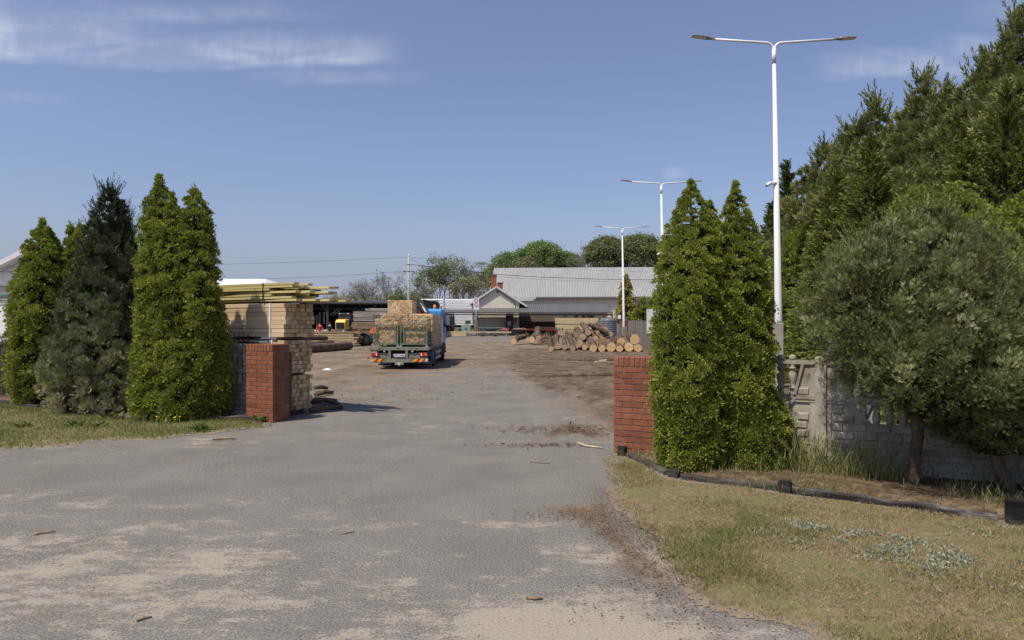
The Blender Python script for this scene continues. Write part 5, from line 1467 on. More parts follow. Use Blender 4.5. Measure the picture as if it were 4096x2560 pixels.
tp('cab_step', MB().box(.9, 1.07, 6.3, 6.7, .35, .42).box(.9, 1.07, 6.3, 6.7, .55, .6), m_chass, .01)
# folded loading crane between bed and cab
m_crane = pm('crane_black', [(.02, .02, .021), (.045, .045, .046), (.08, .078, .075)], 4, .45, .4)
cr = MB().box(-.3, .3, 4.72, 4.98, .5, 1.1).box(-.16, .16, 4.74, 4.96, 1.1, 2.35)
cr.prism([(-.32, 2.55), (-.2, 2.68), (.06, 2.78), (.18, 2.7), (.57, 2.05), (.4, 2.02), (.02, 2.42), (-.1, 2.35)], 4.72, 4.92)
cr.prism([(-.8, 2.18), (.45, 2.02), (.5, 1.9), (-.8, 2.05)], 4.74, 4.9)
crane = tp('loading_crane', cr, m_crane, .012)
pt = MB().add([(.1, 4.713, 2.6), (.2, 4.713, 2.55), (.27, 4.713, 2.44), (.17, 4.713, 2.47), (.1, 4.717, 2.6), (.2, 4.717, 2.55), (.27, 4.717, 2.44), (.17, 4.717, 2.47)], [(0, 1, 2, 3), (7, 6, 5, 4), (0, 4, 5, 1), (1, 5, 6, 2), (2, 6, 7, 3), (3, 7, 4, 0)])
pt.add([(.18, 4.713, 2.43), (.28, 4.713, 2.41), (.42, 4.713, 2.17), (.32, 4.713, 2.18), (.18, 4.717, 2.43), (.28, 4.717, 2.41), (.42, 4.717, 2.17), (.32, 4.717, 2.18)], [(0, 1, 2, 3), (7, 6, 5, 4), (0, 4, 5, 1), (1, 5, 6, 2), (2, 6, 7, 3), (3, 7, 4, 0)])
lb = pt.build('crane_label', m_pink, crane)
text_part('72', 'crane_number', m_ink, crane, .13, Matrix.Translation((.185, 4.71, 2.515)) @ Matrix.Rotation(R(90), 4, 'X'))
MB().tube([(-.7, 4.7, 2.12), (-.1, 4.68, 2.3), (.3, 4.7, 2.0), (.55, 4.7, 1.9)], .014, 6).build('hydraulic_hose', pm('red_hose', [(.2, .04, .03), (.3, .06, .05)], 5, .5), crane)

# ------------------------------------------------------------------ the load
m_batten = pm('battens', [(.38, .26, .14), (.55, .4, .235), (.66, .51, .31), (.74, .61, .42)], 3, .88, .12, tint=1.0, bumps=.2, bdist=.004, ovar=.06)
def batten_pack(label, x0, x1, y0, y1, z0, z1, bw, bh, jit, gap=.003, fill=1.0, end_only=True):
    rr = random.Random(int((x0 + 3) * 100 + z0 * 37 + y0 * 11))
    mb, tt = MB(), []
    nx = max(1, round((x1 - x0) / bw)); nz = max(1, round((z1 - z0) / bh)); bw = (x1 - x0) / nx; bh = (z1 - z0) / nz
    for i in range(nx):
        for k in range(nz):
            if rr.random() > fill: continue
            j = rr.uniform(0, jit); jx = rr.uniform(-.004, .004)
            mb.box(x0 + i * bw + gap + jx, x0 + (i + 1) * bw - gap + jx, y0 + j, y1 - rr.uniform(0, jit), z0 + k * bh + gap, z0 + (k + 1) * bh - gap)
            tt += [min(1, max(0, rr.gauss(.5, .19)))] * 6
    o = mb.build('batten_pack', m_batten, None, 0, (TX, TY, 0), None, False)
    o.data.attributes.new('tint', 'FLOAT', 'FACE').data.foreach_set('value', tt)
    return tag(o, label, 'timber bundle', 'timber packs on the truck')
batten_pack('pack of fine battens in the left steel stillage at the tail of the truck', -.88, -.13, .07, 1.05, .955, 1.6, .034, .03, .03)
batten_pack('rough batten layers on top of the left stillage', -.93, -.06, .09, 1.05, 1.61, 1.86, .06, .034, .04)
batten_pack('reddish batten pack in the lower half of the right steel stillage', .1, .92, .07, 1.05, .955, 1.36, .05, .034, .04)
batten_pack('pack of mixed battens in the upper half of the right steel stillage', .09, .93, .08, 1.05, 1.385, 1.62, .06, .034, .05)
batten_pack('long batten layers on top of the right stillage', .06, 1.0, .1, 1.05, 1.63, 1.87, .08, .032, .04)
batten_pack('tall pack behind the left stillage', -.92, .1, 1.2, 2.3, .825, 2.06, .07, .05, .03)
batten_pack('tall pack with a dark lower half behind the right stillage', .17, 1.07, 1.2, 2.3, .825, 2.05, .1, .05, .03)
batten_pack('pack in the middle of the truck bed under the topmost pack', -.92, .1, 2.35, 3.5, .825, 2.07, .07, .05, .03)
batten_pack('right pack in the middle of the truck bed', .17, 1.07, 2.4, 3.5, .825, 2.05, .1, .05, .03)
batten_pack('front pack by the crane at the right', .17, 1.07, 3.58, 4.55, .825, 2.02, .1, .05, .03)
t3 = batten_pack('topmost pack of thick boards lying on the load of the truck', -.87, .11, 2.36, 3.6, 2.085, 2.62, .085, .045, .012)
tag(MB().box(-.92, .9, 2.2, 2.32, 2.055, 2.075).box(-.92, .9, 3.3, 3.42, 2.055, 2.075).build('red_board', pm('red_board_paint', [(.22, .09, .075), (.32, .14, .12)], 6, .8), None, 0, (TX, TY, .01)), 'dull red boards laid across the packs under the topmost pack', 'board')
m_stg = pm('stillage_green', [(.07, .12, .08), (.12, .18, .125), (.2, .25, .19)], 5, .6, .35, ovar=.08)
def stillage(x0, x1, label, mid):
    t = thing('steel_stillage', label, 'stillage', (TX, TY, .826), 0, 'green steel stillages on the truck')
    y0, y1, h = .03, 1.12, .84
    for x in (x0, x1):
        for y in (y0, y1):
            hh = h if (y == y0) else h + .2
            MB().box(x - .022, x + .022, y - .022, y + .022, .08, hh).build('post', m_stg, t, .004)
            MB().box(x - .035, x + .035, y - .035, y + .035, 0, .03).prism([(x - .06, 0), (x + .06, 0), (x + .02, .08), (x - .02, .08)], y - .03, y + .03).build('foot', m_gtrim, t)
    mb = MB()
    for y in (y0, y1): mb.box(x0 - .03, x1 + .03, y - .025, y + .025, .075, .125)
    for x in (x0, x1): mb.box(x - .025, x + .025, y0, y1, .075, .125)
    mb.build('base_rail', m_stg, t)
    r = MB().box(x0 + .028, x1 - .028, y0 - .018, y0 + .018, h - .05, h - .015)
    if mid: r.box(x0 + .028, x1 - .028, y0 - .018, y0 + .018, .53, .57)
    r.box(x0 + .08, x0 + .11, y0 - .012, y0 + .012, .125, h - .05).box(x1 - .11, x1 - .08, y0 - .012, y0 + .012, .125, h - .05)
    r.build('end_frame', m_stg, t)
stillage(-.955, -.075, 'left green steel stillage at the tail of the truck', False)
stillage(.035, .985, 'right green steel stillage with a middle rail at the tail of the truck', True)
# ------------------------------------------------------------------ two workers
m_skin = pm('skin', [(.42, .24, .16), (.5, .3, .21)], 6, .6, .3)
m_hair = pm('dark_hair', [(.02, .014, .01), (.045, .03, .022)], 20, .8, .2)
m_redshirt = pm('red_cotton', [(.34, .035, .045), (.42, .05, .06)], 8, .9, .1)
m_blackshirt = pm('black_cotton', [(.012, .012, .016), (.028, .028, .034)], 8, .9, .1)
m_jeans = pm('work_trousers', [(.03, .035, .05), (.06, .065, .085)], 9, .9, .1)
m_boot = pm('work_boots', [(.03, .022, .016), (.06, .045, .03)], 9, .8, .2)
def skinned(name, verts, edges, mat, parent, sub=2):
    me = bpy.data.meshes.new(name); me.from_pydata([v[0] for v in verts], edges, [])
    o = bpy.data.objects.new(name, me); COL.objects.link(o); o.parent = parent
    md = o.modifiers.new('skin', 'SKIN'); md.use_smooth_shade = True
    sv = me.skin_vertices[0].data
    for i, v in enumerate(verts):
        r = v[1]; sv[i].radius = (r, r) if not isinstance(r, tuple) else r
        sv[i].use_root = (i == 0)
    s = o.modifiers.new('sub', 'SUBSURF'); s.levels = sub; s.render_levels = sub
    me.materials.append(mat)
    return o
def person(label, loc, rot, shirt, scale=1.0, arm=.1, turn=0.0):
    t = thing('person', label, 'person', loc, rot); t.scale = (scale,) * 3
    V, E = [], []
    def v(p, r, par=None):
        V.append((p, r)); i = len(V) - 1
        if par is not None: E.append((par, i))
        return i
    pel = v((0, 0, .98), (.15, .11)); wa = v((0, -.01, 1.12), (.13, .1), pel); ch = v((0, 0, 1.33), (.155, .11), wa); sh = v((0, -.01, 1.45), (.12, .08), ch)
    nk = v((0, 0, 1.53), .055, sh); hd0 = v((0, .015, 1.6), (.07, .08), nk); hd1 = v((0, .015, 1.69), (.078, .095), hd0); hd2 = v((0, .005, 1.765), (.055, .065), hd1)
    ns = v((0, .115, 1.66), .014, hd1)
    for s in (-1, 1):
        ea = v((s * .085, .0, 1.665), .016, hd1)
        s0 = v((s * .19, -.01, 1.43), .06, sh); el = v((s * .25, -.03 - arm * .1, 1.15), .045, s0); wr = v((s * .25, .06 + arm * .4, .93), .03, el)
        pa = v((s * .245, .09 + arm * .5, .865), (.036, .022), wr)
        for q in range(4):
            b0 = v((s * (.225 + .014 * q), .105 + arm * .5, .82), .0095, pa); b1 = v((s * (.225 + .013 * q), .115 + arm * .5, .785 - .006 * (1 if q in (1, 2) else 0)), .0085, b0); v((s * (.222 + .013 * q), .108 + arm * .5, .755 - .012 * (1 if q in (1, 2) else 0)), .0075, b1)
        th = v((s * .205, .12 + arm * .5, .855), .0105, pa); v((s * .195, .135 + arm * .5, .825), .009, th)
        hp = v((s * .1, 0, .92), .095, pel); kn = v((s * .12, .015, .5), .065, hp); an = v((s * .13, -.01, .1), .045, kn); v((s * .14, .12, .05), .04, an)
    skinned('body', V, E, m_skin, t)
    Vs = [((0, 0, .93), (.17, .13)), ((0, -.01, 1.12), (.155, .12)), ((0, 0, 1.33), (.175, .13)), ((0, -.01, 1.46), (.125, .09)), ((0, 0, 1.5), .07)]
    Es = [(0, 1), (1, 2), (2, 3), (3, 4)]
    for s in (-1, 1):
        Vs += [((s * .19, -.01, 1.44), .078), ((s * .235, -.025, 1.22), .068)]; k = len(Vs); Es += [(3, k - 2), (k - 2, k - 1)]
    skinned('shirt', Vs, Es, shirt, t)
    Vt = [((0, 0, .97), (.165, .125))]; Et = []
    for s in (-1, 1):
        k = len(Vt); Vt += [((s * .1, 0, .9), .108), ((s * .12, .015, .5), .08), ((s * .13, -.01, .1), .066)]; Et += [(0, k), (k, k + 1), (k + 1, k + 2)]
    skinned('trousers', Vt, Et, m_jeans, t)
    for s in (-1, 1): skinned('boot', [((s * .13, -.02, .07), .055), ((s * .137, .06, .045), .045), ((s * .145, .17, .035), .038)], [(0, 1), (1, 2)], m_boot, t, 1)
    skinned('hair', [((0, -.035, 1.62), (.06, .045)), ((0, -.03, 1.7), (.082, .075)), ((0, .005, 1.765), (.07, .075)), ((0, .06, 1.775), (.05, .03))], [(0, 1), (1, 2), (2, 3)], m_hair, t)
    fc = MB()
    for s in (-1, 1): fc.box(s * .032 - .012, s * .032 + .012, .098, .104, 1.675, 1.685)
    fc.box(-.025, .025, .1, .106, 1.612, 1.618)
    fc.build('facial_features', m_hair, t)
    return t
person('man in a red t-shirt seen from behind, standing before the dark shed', (*spot(1279, 56), 0), R(8), m_redshirt, 1.0, .25)
person('man in a black t-shirt beside the man in red, standing by the yellow loader', (*spot(1319, 57), 0), R(-15), m_blackshirt, .99, .05)

# ------------------------------------------------------------------ loaders
m_yellow_p = pm('loader_yellow', [(.62, .36, .02), (.75, .46, .03)], 3, .45, .4)
m_orange_p = pm('loader_orange', [(.68, .14, .02), (.78, .2, .03)], 3, .5, .4)
m_lgrey = pm('loader_grey', [(.055, .055, .057), (.09, .09, .092), (.14, .135, .13)], 4, .6, .3)
m_redpaint = pm('machine_red', [(.2, .028, .016), (.28, .042, .024)], 4, .5, .4)
YL = thing('wheel_loader', 'yellow compact wheel loader seen from behind in front of the dark shed', 'loader', (*spot(1361, 60), 0), R(-8))
MB().prism_x([(0, 1.1), (-.05, 1.75), (.15, 2.0), (1.1, 2.06), (1.1, 1.1)], -.46, .46).build('engine_hood', m_yellow_p, YL, .05)
g_ = MB().box(-.36, .36, -.07, -.03, 1.2, 1.75)
for k in range(5): g_.box(-.33, .33, -.085, -.07, 1.25 + k * .1, 1.29 + k * .1)
g_.build('radiator_grille', m_black, YL)
MB().box(-.6, .6, -.2, .5, .55, 1.12).box(-.5, .5, .3, 3.0, .5, .95).build('counterweight', m_lgrey, YL, .04)
for x in (-.42, .3): MB().box(x, x + .14, -.22, -.19, .95, 1.06).build('tail_light', m_plate if x > 0 else m_red, YL)
cabf = MB()
for x in (-.5, .5):
    for y in (.9, 2.1): cabf.bar((x, y, 1.4), (x * .94, y, 2.5), .07, .07)
cabf.box(-.52, .52, .82, 2.2, 2.48, 2.58).box(-.52, .52, .86, .92, 1.95, 2.05)
cf = cabf.build('cab_frame', m_lgrey, YL, .01)
MB().box(-.46, .46, .9, .915, 2.05, 2.46).box(-.5, -.49, 1.0, 2.0, 1.5, 2.45).box(.49, .5, 1.0, 2.0, 1.5, 2.45).build('window', m_glass, cf)
MB().box(-.5, .5, .95, 2.1, .9, 1.45).build('cab_body', m_lgrey, YL, .02)
for x in (-.4, .4): MB().tube([(x, .84, 2.54), (x, .8, 2.54)], .05, 10).build('work_light', m_plate, YL)
for y in (.55, 2.6):
    for s in (-1, 1): wheel(YL, s * .62, y, .5, .36, lugs=14)
MB().bar((.32, 2.4, 1.5), (.36, 4.2, .9), .14, .22).bar((-.32, 2.4, 1.5), (-.36, 4.2, .9), .14, .22).build('lift_arm', m_yellow_p, YL, .02)
MB().prism_x([(4.1, .2), (4.8, .15), (4.9, .3), (4.3, 1.0), (4.1, .9)], -.85, .85).build('bucket', m_redpaint, YL, .02)
OL = thing('orange_loader', 'orange loader with a big dark tyre, half hidden behind the truck', 'loader', (*spot(1457, 51), 0), R(90))
# local frame: forward (+y) points to the left of the photo
for y, s in ((0, -1), (0, 1), (-2.1, -1), (-2.1, 1)): wheel(OL, s * .55 + .55, y, .42, .38, lugs=14)
MB().prism_x([(.3, .5), (.05, .95), (-.5, 1.0), (-2.6, 1.0), (-2.8, .55)], .1, 1.0).build('chassis', m_lgrey, OL, .04)
MB().prism_x([(-.35, 1.0), (-.62, 1.36), (-1.0, 1.42), (-2.7, 1.35), (-2.75, .95), (-.45, .85)], .05, 1.05).build('body_panel', m_orange_p, OL, .05)
fd = MB(); n = 10
for i in range(n):
    a0, a1 = R(-15) + R(165) * i / n, R(-15) + R(165) * (i + 1) / n
    fd.bar((0, -.54 * math.cos(a0), .42 + .52 * math.sin(a0)), (0, -.54 * math.cos(a1), .42 + .52 * math.sin(a1)), .46, .03, 0, Vector((1, 0, 0)).cross(Vector((0, 1, 0))))
fd.build('mudguard', m_lgrey, OL)
ca = MB()
for y in (-.75, -1.8):
    for x in (.1, .95): ca.bar((x, y, 1.3), (x, y + .05, 2.2), .06, .06)
ca.box(.05, 1.0, -1.85, -.65, 2.2, 2.28)
ca.build('cab_frame', m_lgrey, OL)
MB().bar((.3, -.8, 1.2), (.3, .75, .62), .12, .18).bar((.8, -.8, 1.2), (.8, .75, .62), .12, .18).build('lift_arm', m_lgrey, OL, .02)
fk = MB().box(.0, 1.1, .8, .88, .15, .75).box(.0, 1.1, .7, .8, .55, .72)
for x in (.1, .4, .75): fk.bar((x, .7, .7), (x, 1.15, .5), .05, .07).bar((x, 1.15, .55), (x, 1.2, .06), .05, .07)
for x in (.12, .9): fk.box(x, x + .1, .85, 1.9, .1, .15)
fk.build('fork_carriage', m_black, OL)

# ------------------------------------------------------------------ slabs and board stacks in the yard
m_board_w = pm('weathered_board', [(.2, .175, .145), (.34, .31, .27), (.5, .47, .42)], 2, .9, .1, stretch=(.2, 1, 1), tint=1.1, ovar=.1)
m_board_b = pm('brown_board', [(.16, .1, .06), (.28, .185, .115), (.42, .3, .2)], 2, .9, .1, stretch=(.2, 1, 1), tint=1.0, ovar=.1)
m_board_y = pm('fresh_board', [(.46, .34, .19), (.58, .45, .27), (.68, .55, .36)], 2, .85, .1, stretch=(.2, 1, 1), tint=.8, ovar=.08)
def board_stack(label, c, L, D, z0, z1, layer, mat, rot=0.0, jit=.15, gap=.35, group=None, ends=None):
    """boards piled flat; each layer a run of boards along x"""
    rr = random.Random(int(c[0] * 17 + z0 * 29 + c[1]))
    mb, tt = MB(), []
    n = max(1, round((z1 - z0) / layer)); h = (z1 - z0) / n
    for k in range(n):
        y = -D / 2
        while y < D / 2 - .04:
            w = rr.uniform(.12, .24); e = min(y + w, D / 2)
            a, b_ = -L / 2 + rr.uniform(-jit, jit), L / 2 + rr.uniform(-jit, jit)
            mb.box(a, b_, y + rr.uniform(0, .02), e - .008, z0 + k * h, z0 + (k + 1) * h - h * gap); tt += [min(1, max(0, rr.gauss(.5, .24)))] * 6
            y += w
        if gap > .1:
            for q in (-.4, 0, .4):
                mb.box(q * L - .03, q * L + .03, -D / 2, D / 2, z0 + (k + 1) * h - h * gap, z0 + (k + 1) * h); tt += [.2] * 6
    o = mb.build('board_stack', mat, None, 0, (c[0], c[1], 0), rot, False)
    o.data.attributes.new('tint', 'FLOAT', 'FACE').data.foreach_set('value', tt)
    return tag(o, label, 'timber stack', group)
GB = 'stacks of boards in the yard'
Y = 58.0; cx = spot(1500, Y)[0]
board_stack('upper stack of silvery weathered boards behind the orange loader', (cx, Y), 3.3, 1.6, 1.86, 2.72, .085, m_board_w, .03, .1, .3, GB)
board_stack('loose pale boards lying on top of the silvery board stack', (cx + .5, Y + .1), 2.2, 1.2, 2.74, 2.95, .09, m_board_w, -.06, .4, .2, GB)
board_stack('middle stack of brown boards under the silvery boards', (cx - .05, Y), 3.5, 1.6, 1.18, 1.8, .1, m_board_b, .02, .15, .35, GB)
board_stack('lower stack of brown boards behind the orange loader', (cx + .1, Y), 3.2, 1.6, .1, 1.1, .1, m_board_b, .03, .12, .35, GB)
cx = spot(1335, 50)[0]
board_stack('long pile of pale barked slabs in front of the two workers', (cx, 50), 3.4, 2.2, .15, .95, .11, m_board_y, .06, .3, .3, GB)
board_stack('rough top layer of brown slabs on the slab pile', (cx - .1, 50), 3.9, 2.0, .97, 1.1, .13, m_board_b, .04, .3, .15, GB)
m_wtarp = pm('white_sheet', [(.6, .6, .6), (.75, .75, .75)], 3, .5)
board_stack('low white planks lying behind the two workers', (spot(1290, 63)[0], 63), 2.6, 1.0, .85, 1.1, .12, m_wtarp, 0, .1, .2, GB)
Y = 86.0; cx = spot(2306, Y)[0]; wd = 165 / F * Y
board_stack('tall top stack of fresh yellow boards before the open shed', (cx, Y), wd, 2.2, 1.62, 2.32, .06, m_board_y, 0, .06, .12, GB)
board_stack('second stack of boards with darker faces below the fresh boards', (cx, Y), wd * .98, 2.2, .92, 1.5, .12, m_board_y, 0, .05, .12, GB)
board_stack('lowest fresh boards, mostly hidden behind the log heap', (cx + .1, Y), wd * .95, 2.2, .1, .82, .12, m_board_y, 0, .05, .12, GB)
Y = 87; x0 = spot(1815, Y)[0]
board_stack('low bright stack of fresh planks on the ground behind the truck', (x0, Y), 105 / F * Y, 1.2, .05, .62, .1, m_board_y, 0, .05, .1, GB)
tag(MB().box(-2.9, 2.9, -.2, .2, 0, .2).box(-2.7, -2.6, -.15, .15, -.35, 0).box(2.2, 2.3, -.15, .15, -.35, 0).build('long_plank', m_pale, None, 0, (*spot(1954, Y), .42)), 'long pale plank laid on blocks in front of the green machine', 'plank')
tag(MB().bar((-1.6, 0, .05), (1.4, .2, 1.0), .12, .05).build('leaning_plank', m_pale, None, 0, (*spot(1975, 87.5), 0)), 'pale plank leaning over the long plank near the red box', 'plank')

# ------------------------------------------------------------------ dark open shed at the left
m_sheddark = pm('dark_steel_roof', [(.03, .03, .032), (.05, .05, .052), (.075, .075, .078)], 3, .7, .3)
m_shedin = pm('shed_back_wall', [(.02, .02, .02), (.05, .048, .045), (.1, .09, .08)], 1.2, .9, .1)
Y = 72.0
sx0, sx1 = spot(1120, Y)[0], spot(1690, Y)[0]
SH = thing('open_shed', 'dark open sided shed with a lattice girder behind the yellow loader and the truck', 'shed', (0, Y, 0))
MB().add([(sx0, -.4, 3.72), (sx1, -.4, 3.72), (sx1, 16, 4.5), (sx0, 16, 4.5), (sx0, -.4, 3.84), (sx1, -.4, 3.84), (sx1, 16, 4.62), (sx0, 16, 4.62)], [(3, 2, 1, 0), (4, 5, 6, 7), (0, 1, 5, 4), (1, 2, 6, 5), (2, 3, 7, 6), (3, 0, 4, 7)]).build('roof', m_sheddark, SH)
tr = MB().bar((sx0, 0, 3.66), (sx1, 0, 3.66), .1, .08).bar((sx0, 0, 3.18), (sx1, 0, 3.18), .1, .08)
k = 0; xx = sx0
while xx < sx1 - .6:
    tr.bar((xx, 0, 3.2), (xx + .4, 0, 3.64), .04, .04).bar((xx + .4, 0, 3.64), (xx + .8, 0, 3.2), .04, .04); xx += .8
tr.build('lattice_girder', m_sheddark, SH)
for q in np.linspace(sx0, sx1, 4): MB().box(q - .12, q + .12, -.1, .14, 0, 3.6).build('column', m_sheddark, SH)
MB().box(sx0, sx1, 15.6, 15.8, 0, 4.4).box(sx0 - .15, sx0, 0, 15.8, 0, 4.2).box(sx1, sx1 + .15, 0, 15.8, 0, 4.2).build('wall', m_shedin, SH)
pc = thing('pale_cladding_sheet', 'pale sheets and pipes hanging inside the dark shed behind the workers', 'sheet', (*spot(1288, 76), 0))
MB().box(-.35, -.15, 0, .05, 1.9, 2.9).box(.1, .3, 0, .05, 1.6, 2.9).box(-.7, -.5, .05, .1, 1.2, 2.6).build('hanging_sheet', m_wtarp, pc)
lt = tag(MB().bar((0, 0, 2.55), (1.0, .2, 3.35), .07, .07).bar((.35, 0, 2.5), (1.35, .2, 3.3), .07, .07).bar((.35, .05, 2.85), (.75, .05, 2.8), .05, .05).build('leaning_ladder', m_wtarp, None, 0, (*spot(1318, 75), 0)), 'white ladder like pair of bars leaning inside the dark shed', 'ladder')

# ------------------------------------------------------------------ utility pole and wires
m_cpole = pm('concrete_pole', [(.3, .295, .28), (.42, .41, .39)], 3, .9, .1)
PY = 66.0; px0 = spot(1635, PY)[0]; ph = hz(1024, PY)
UP = thing('utility_pole', 'slim grey concrete utility pole rising behind the truck', 'utility pole', (px0, PY, 0))
MB().tube([(0, 0, 0), (0, 0, ph)], [.17, .095], 12).build('pole', m_cpole, UP)
MB().lathe([(.09, 0), (.11, .02), (.06, .12), (.02, .2)], 10, (0, 0, ph)).build('insulator', m_white, UP)
hk = MB()
for z in (hz(1087, PY), hz(1060, PY)): hk.tube([(0, 0, z), (0, 0, z + .06)], .13, 12).bar((-.3, 0, z + .03), (.3, 0, z + .03), .03, .03)
for s in (-1, 1): hk.tube([(s * .25, 0, hz(1086, PY)), (s * .55, 0, hz(1086, PY))], .045, 8)
hk.build('bracket', m_black, UP)
m_wire = pm('overhead_wire', [(.03, .03, .032), (.05, .05, .052)], 3, .6)
def wire(label, pts, r):
    P = [at(x, y, Y) for x, y, Y in pts]; out = []
    for a, b_ in zip(P[:-1], P[1:]):
        for k in range(8): out.append(a.lerp(b_, k / 8))
    out.append(P[-1])
    tag(MB().tube(out, r, 5).build('overhead_wire', m_wire), label, 'wire', 'wires on the utility pole')
wire('upper overhead wire running left from the top of the utility pole', [(1634, 1029, PY), (1470, 1036, PY), (1300, 1045, PY), (860, 1058, PY), (560, 1062, PY)], .012)
wire('lower overhead wire running left from the utility pole', [(1610, 1086, PY), (1460, 1096, PY), (1300, 1107, PY), (860, 1122, PY), (560, 1128, PY)], .014)
wire('thick sagging cable running right from the utility pole across the hall roof', [(1640, 1058, PY), (1690, 1063, PY), (1800, 1076, 68), (1990, 1098, 70), (2150, 1108, 72), (2400, 1117, 74), (2640, 1120, 76)], .028)
wire('thin slack wire below the thick cable crossing the hall roof', [(1644, 1034, PY), (1690, 1063, PY), (1850, 1094, 68), (1990, 1108, 70), (2200, 1120, 72), (2450, 1127, 74), (2640, 1129, 76)], .012)
wire('faint wire running right from the top of the utility pole', [(1638, 1029, PY), (1780, 1040, 70), (1960, 1056, 76), (2120, 1066, 80), (2400, 1082, 84), (2640, 1090, 88)], .01)

# ------------------------------------------------------------------ white trailers behind
m_wclad = pm('white_cladding', [(.76, .76, .77), (.85, .85, .86), (.9, .9, .9)], 1.5, .5, .4, stretch=(1, 1, 6))
def trailer(label, xa, xb, Y, zt, zb, nrib):
    t = thing('box_trailer', label, 'trailer', ((xa + xb) / 2, Y, 0)); w = (xb - xa) / 2
    MB().box(-w, w, 0, 2.5, zb, zt).build('box_body', m_wclad, t, .06)
    rb = MB(); n = nrib
    for k in range(n):
        z = zb + .12 + (zt - zb - .24) * k / (n - 1)
        rb.box(-w + .1, w - .1, -.045, .0, z - .055, z + .04)
    rb.build('side_ribs', m_wclad, t, .015)
    MB().box(-w, w, .2, 2.3, zb - .3, zb).box(-w + .5, -w + .8, .3, 2.2, .0, zb).build('underframe', m_chass, t)
    for q in (.55, .8):
        for yy in (.25, 2.2): wheel(t, -w + 2 * w * q, yy, .5, .3).rotation_euler = (0, 0, 0)
    return t
Y = 97.0
trailer('white ribbed box trailer behind the gabled building and the shed roof', spot(1772, Y)[0], spot(1892, Y)[0], Y, hz(1197, Y), 1.35, 17)
Y = 92.0
tq = trailer('second white ribbed trailer behind the blue truck cab', spot(1655, Y)[0], spot(1769, Y)[0], Y + 2, hz(1196, Y + 2), 1.35, 17)

# ------------------------------------------------------------------ long lean-to roof with machines below
m_tin = pm('grey_roof_sheet', [(.17, .17, .165), (.235, .235, .225), (.3, .295, .28)], 1.2, .6, .4, contrast=1.1)
def corr(name, cols, pitch):
    m, nt, b = newmat(name)
    P = coords(nt, 'Object'); s = nt.nodes.new('ShaderNodeSeparateXYZ'); nt.links.new(P, s.inputs[0])
    w = math_(nt, 'SINE', math_(nt, 'MULTIPLY', s.outputs[0], 2 * math.pi / pitch))
    r = ramp(nt, cols); nt.links.new(math_(nt, 'MULTIPLY_ADD', noise(nt, P, .8, 6, .65, (1, .15, 1)), 1.6, -.3, clamp=True), r.inputs[0])
    nt.links.new(r.outputs[0], b.inputs['Base Color']); b.inputs['Roughness'].default_value = .55; b.inputs['Metallic'].default_value = .15
    bump(nt, b, w, .8, .05)
    return m
m_corr = corr('corrugated_roof', [(.26, .26, .26), (.34, .34, .34), (.4, .4, .395)], .26)
m_corr_d = corr('corrugated_roof_dark', [(.085, .088, .085), (.12, .122, .118), (.16, .16, .155)], .26)
Y = 91.0
ax, bx_ = spot(1700, Y)[0], spot(2451, Y)[0]
mx = spot(2078, Y)[0]
LT = thing('lean_to_shed', 'long low lean-to roof on posts in front of the gabled building, machines beneath', 'shed', (0, Y, 0))
ze, zb_ = hz(1248, Y), hz(1218, 96.5)
def slabroof(x0, x1, y0, z0, y1, z1, th):
    return MB().add([(x0, y0, z0 - th), (x1, y0, z0 - th), (x1, y1, z1 - th), (x0, y1, z1 - th), (x0, y0, z0), (x1, y0, z0), (x1, y1, z1), (x0, y1, z1)], [(3, 2, 1, 0), (4, 5, 6, 7), (0, 1, 5, 4), (1, 2, 6, 5), (2, 3, 7, 6), (3, 0, 4, 7)])
slabroof(mx + .02, bx_, -.2, ze, 5.5, zb_, .1).build('roof', m_corr_d, LT)
slabroof(ax, mx, -.2, ze, 2.6, ze + .42, .1).build('roof', m_corr_d, LT)
MB().bar((ax, -.26, ze - .1), (bx_, -.26, ze - .1), .12, .14).bar((ax, .1, ze - .32), (bx_, .1, ze - .32), .1, .16).build('gutter', m_lgrey, LT)
MB().bar((spot(1905, Y)[0], .3, hz(1263, Y)), (bx_, .3, hz(1261, Y)), .05, .07).build('light_rail', m_gtrim, LT)
for q, m_ in ((1813, m_lgrey), (2262, m_lgrey), (2449, m_gtrim), (1720, m_lgrey)):
    qx = spot(q, Y)[0]; MB().box(qx - .1, qx + .1, 0, .2, 0, ze - .2).build('post', m_, LT)
MB().box(spot(1898, Y)[0], spot(1911, Y)[0], 6.0, 6.2, 0, 3.2).box(spot(1911, Y)[0], spot(2005, Y)[0], 6.0, 6.15, 0, 3.4).build('end_wall', pm('grubby_plaster', [(.12, .11, .1), (.2, .19, .17), (.3, .28, .25)], 1.0, .9), LT)
MB().box(spot(2005, Y)[0], bx_ + .6, 9.4, 9.6, 0, 3.9).build('back_wall', pm('dim_brick_wall', [(.09, .065, .045), (.15, .11, .08), (.2, .16, .12)], 1.5, .9), LT)
bw = MB()
for q in (2300, 2330, 2352, 2365): bw.box(spot(q, 99)[0], spot(q + 14, 99)[0], 9.32, 9.39, hz(1268, 100), hz(1256, 100))
bw.build('window', m_glass, LT)
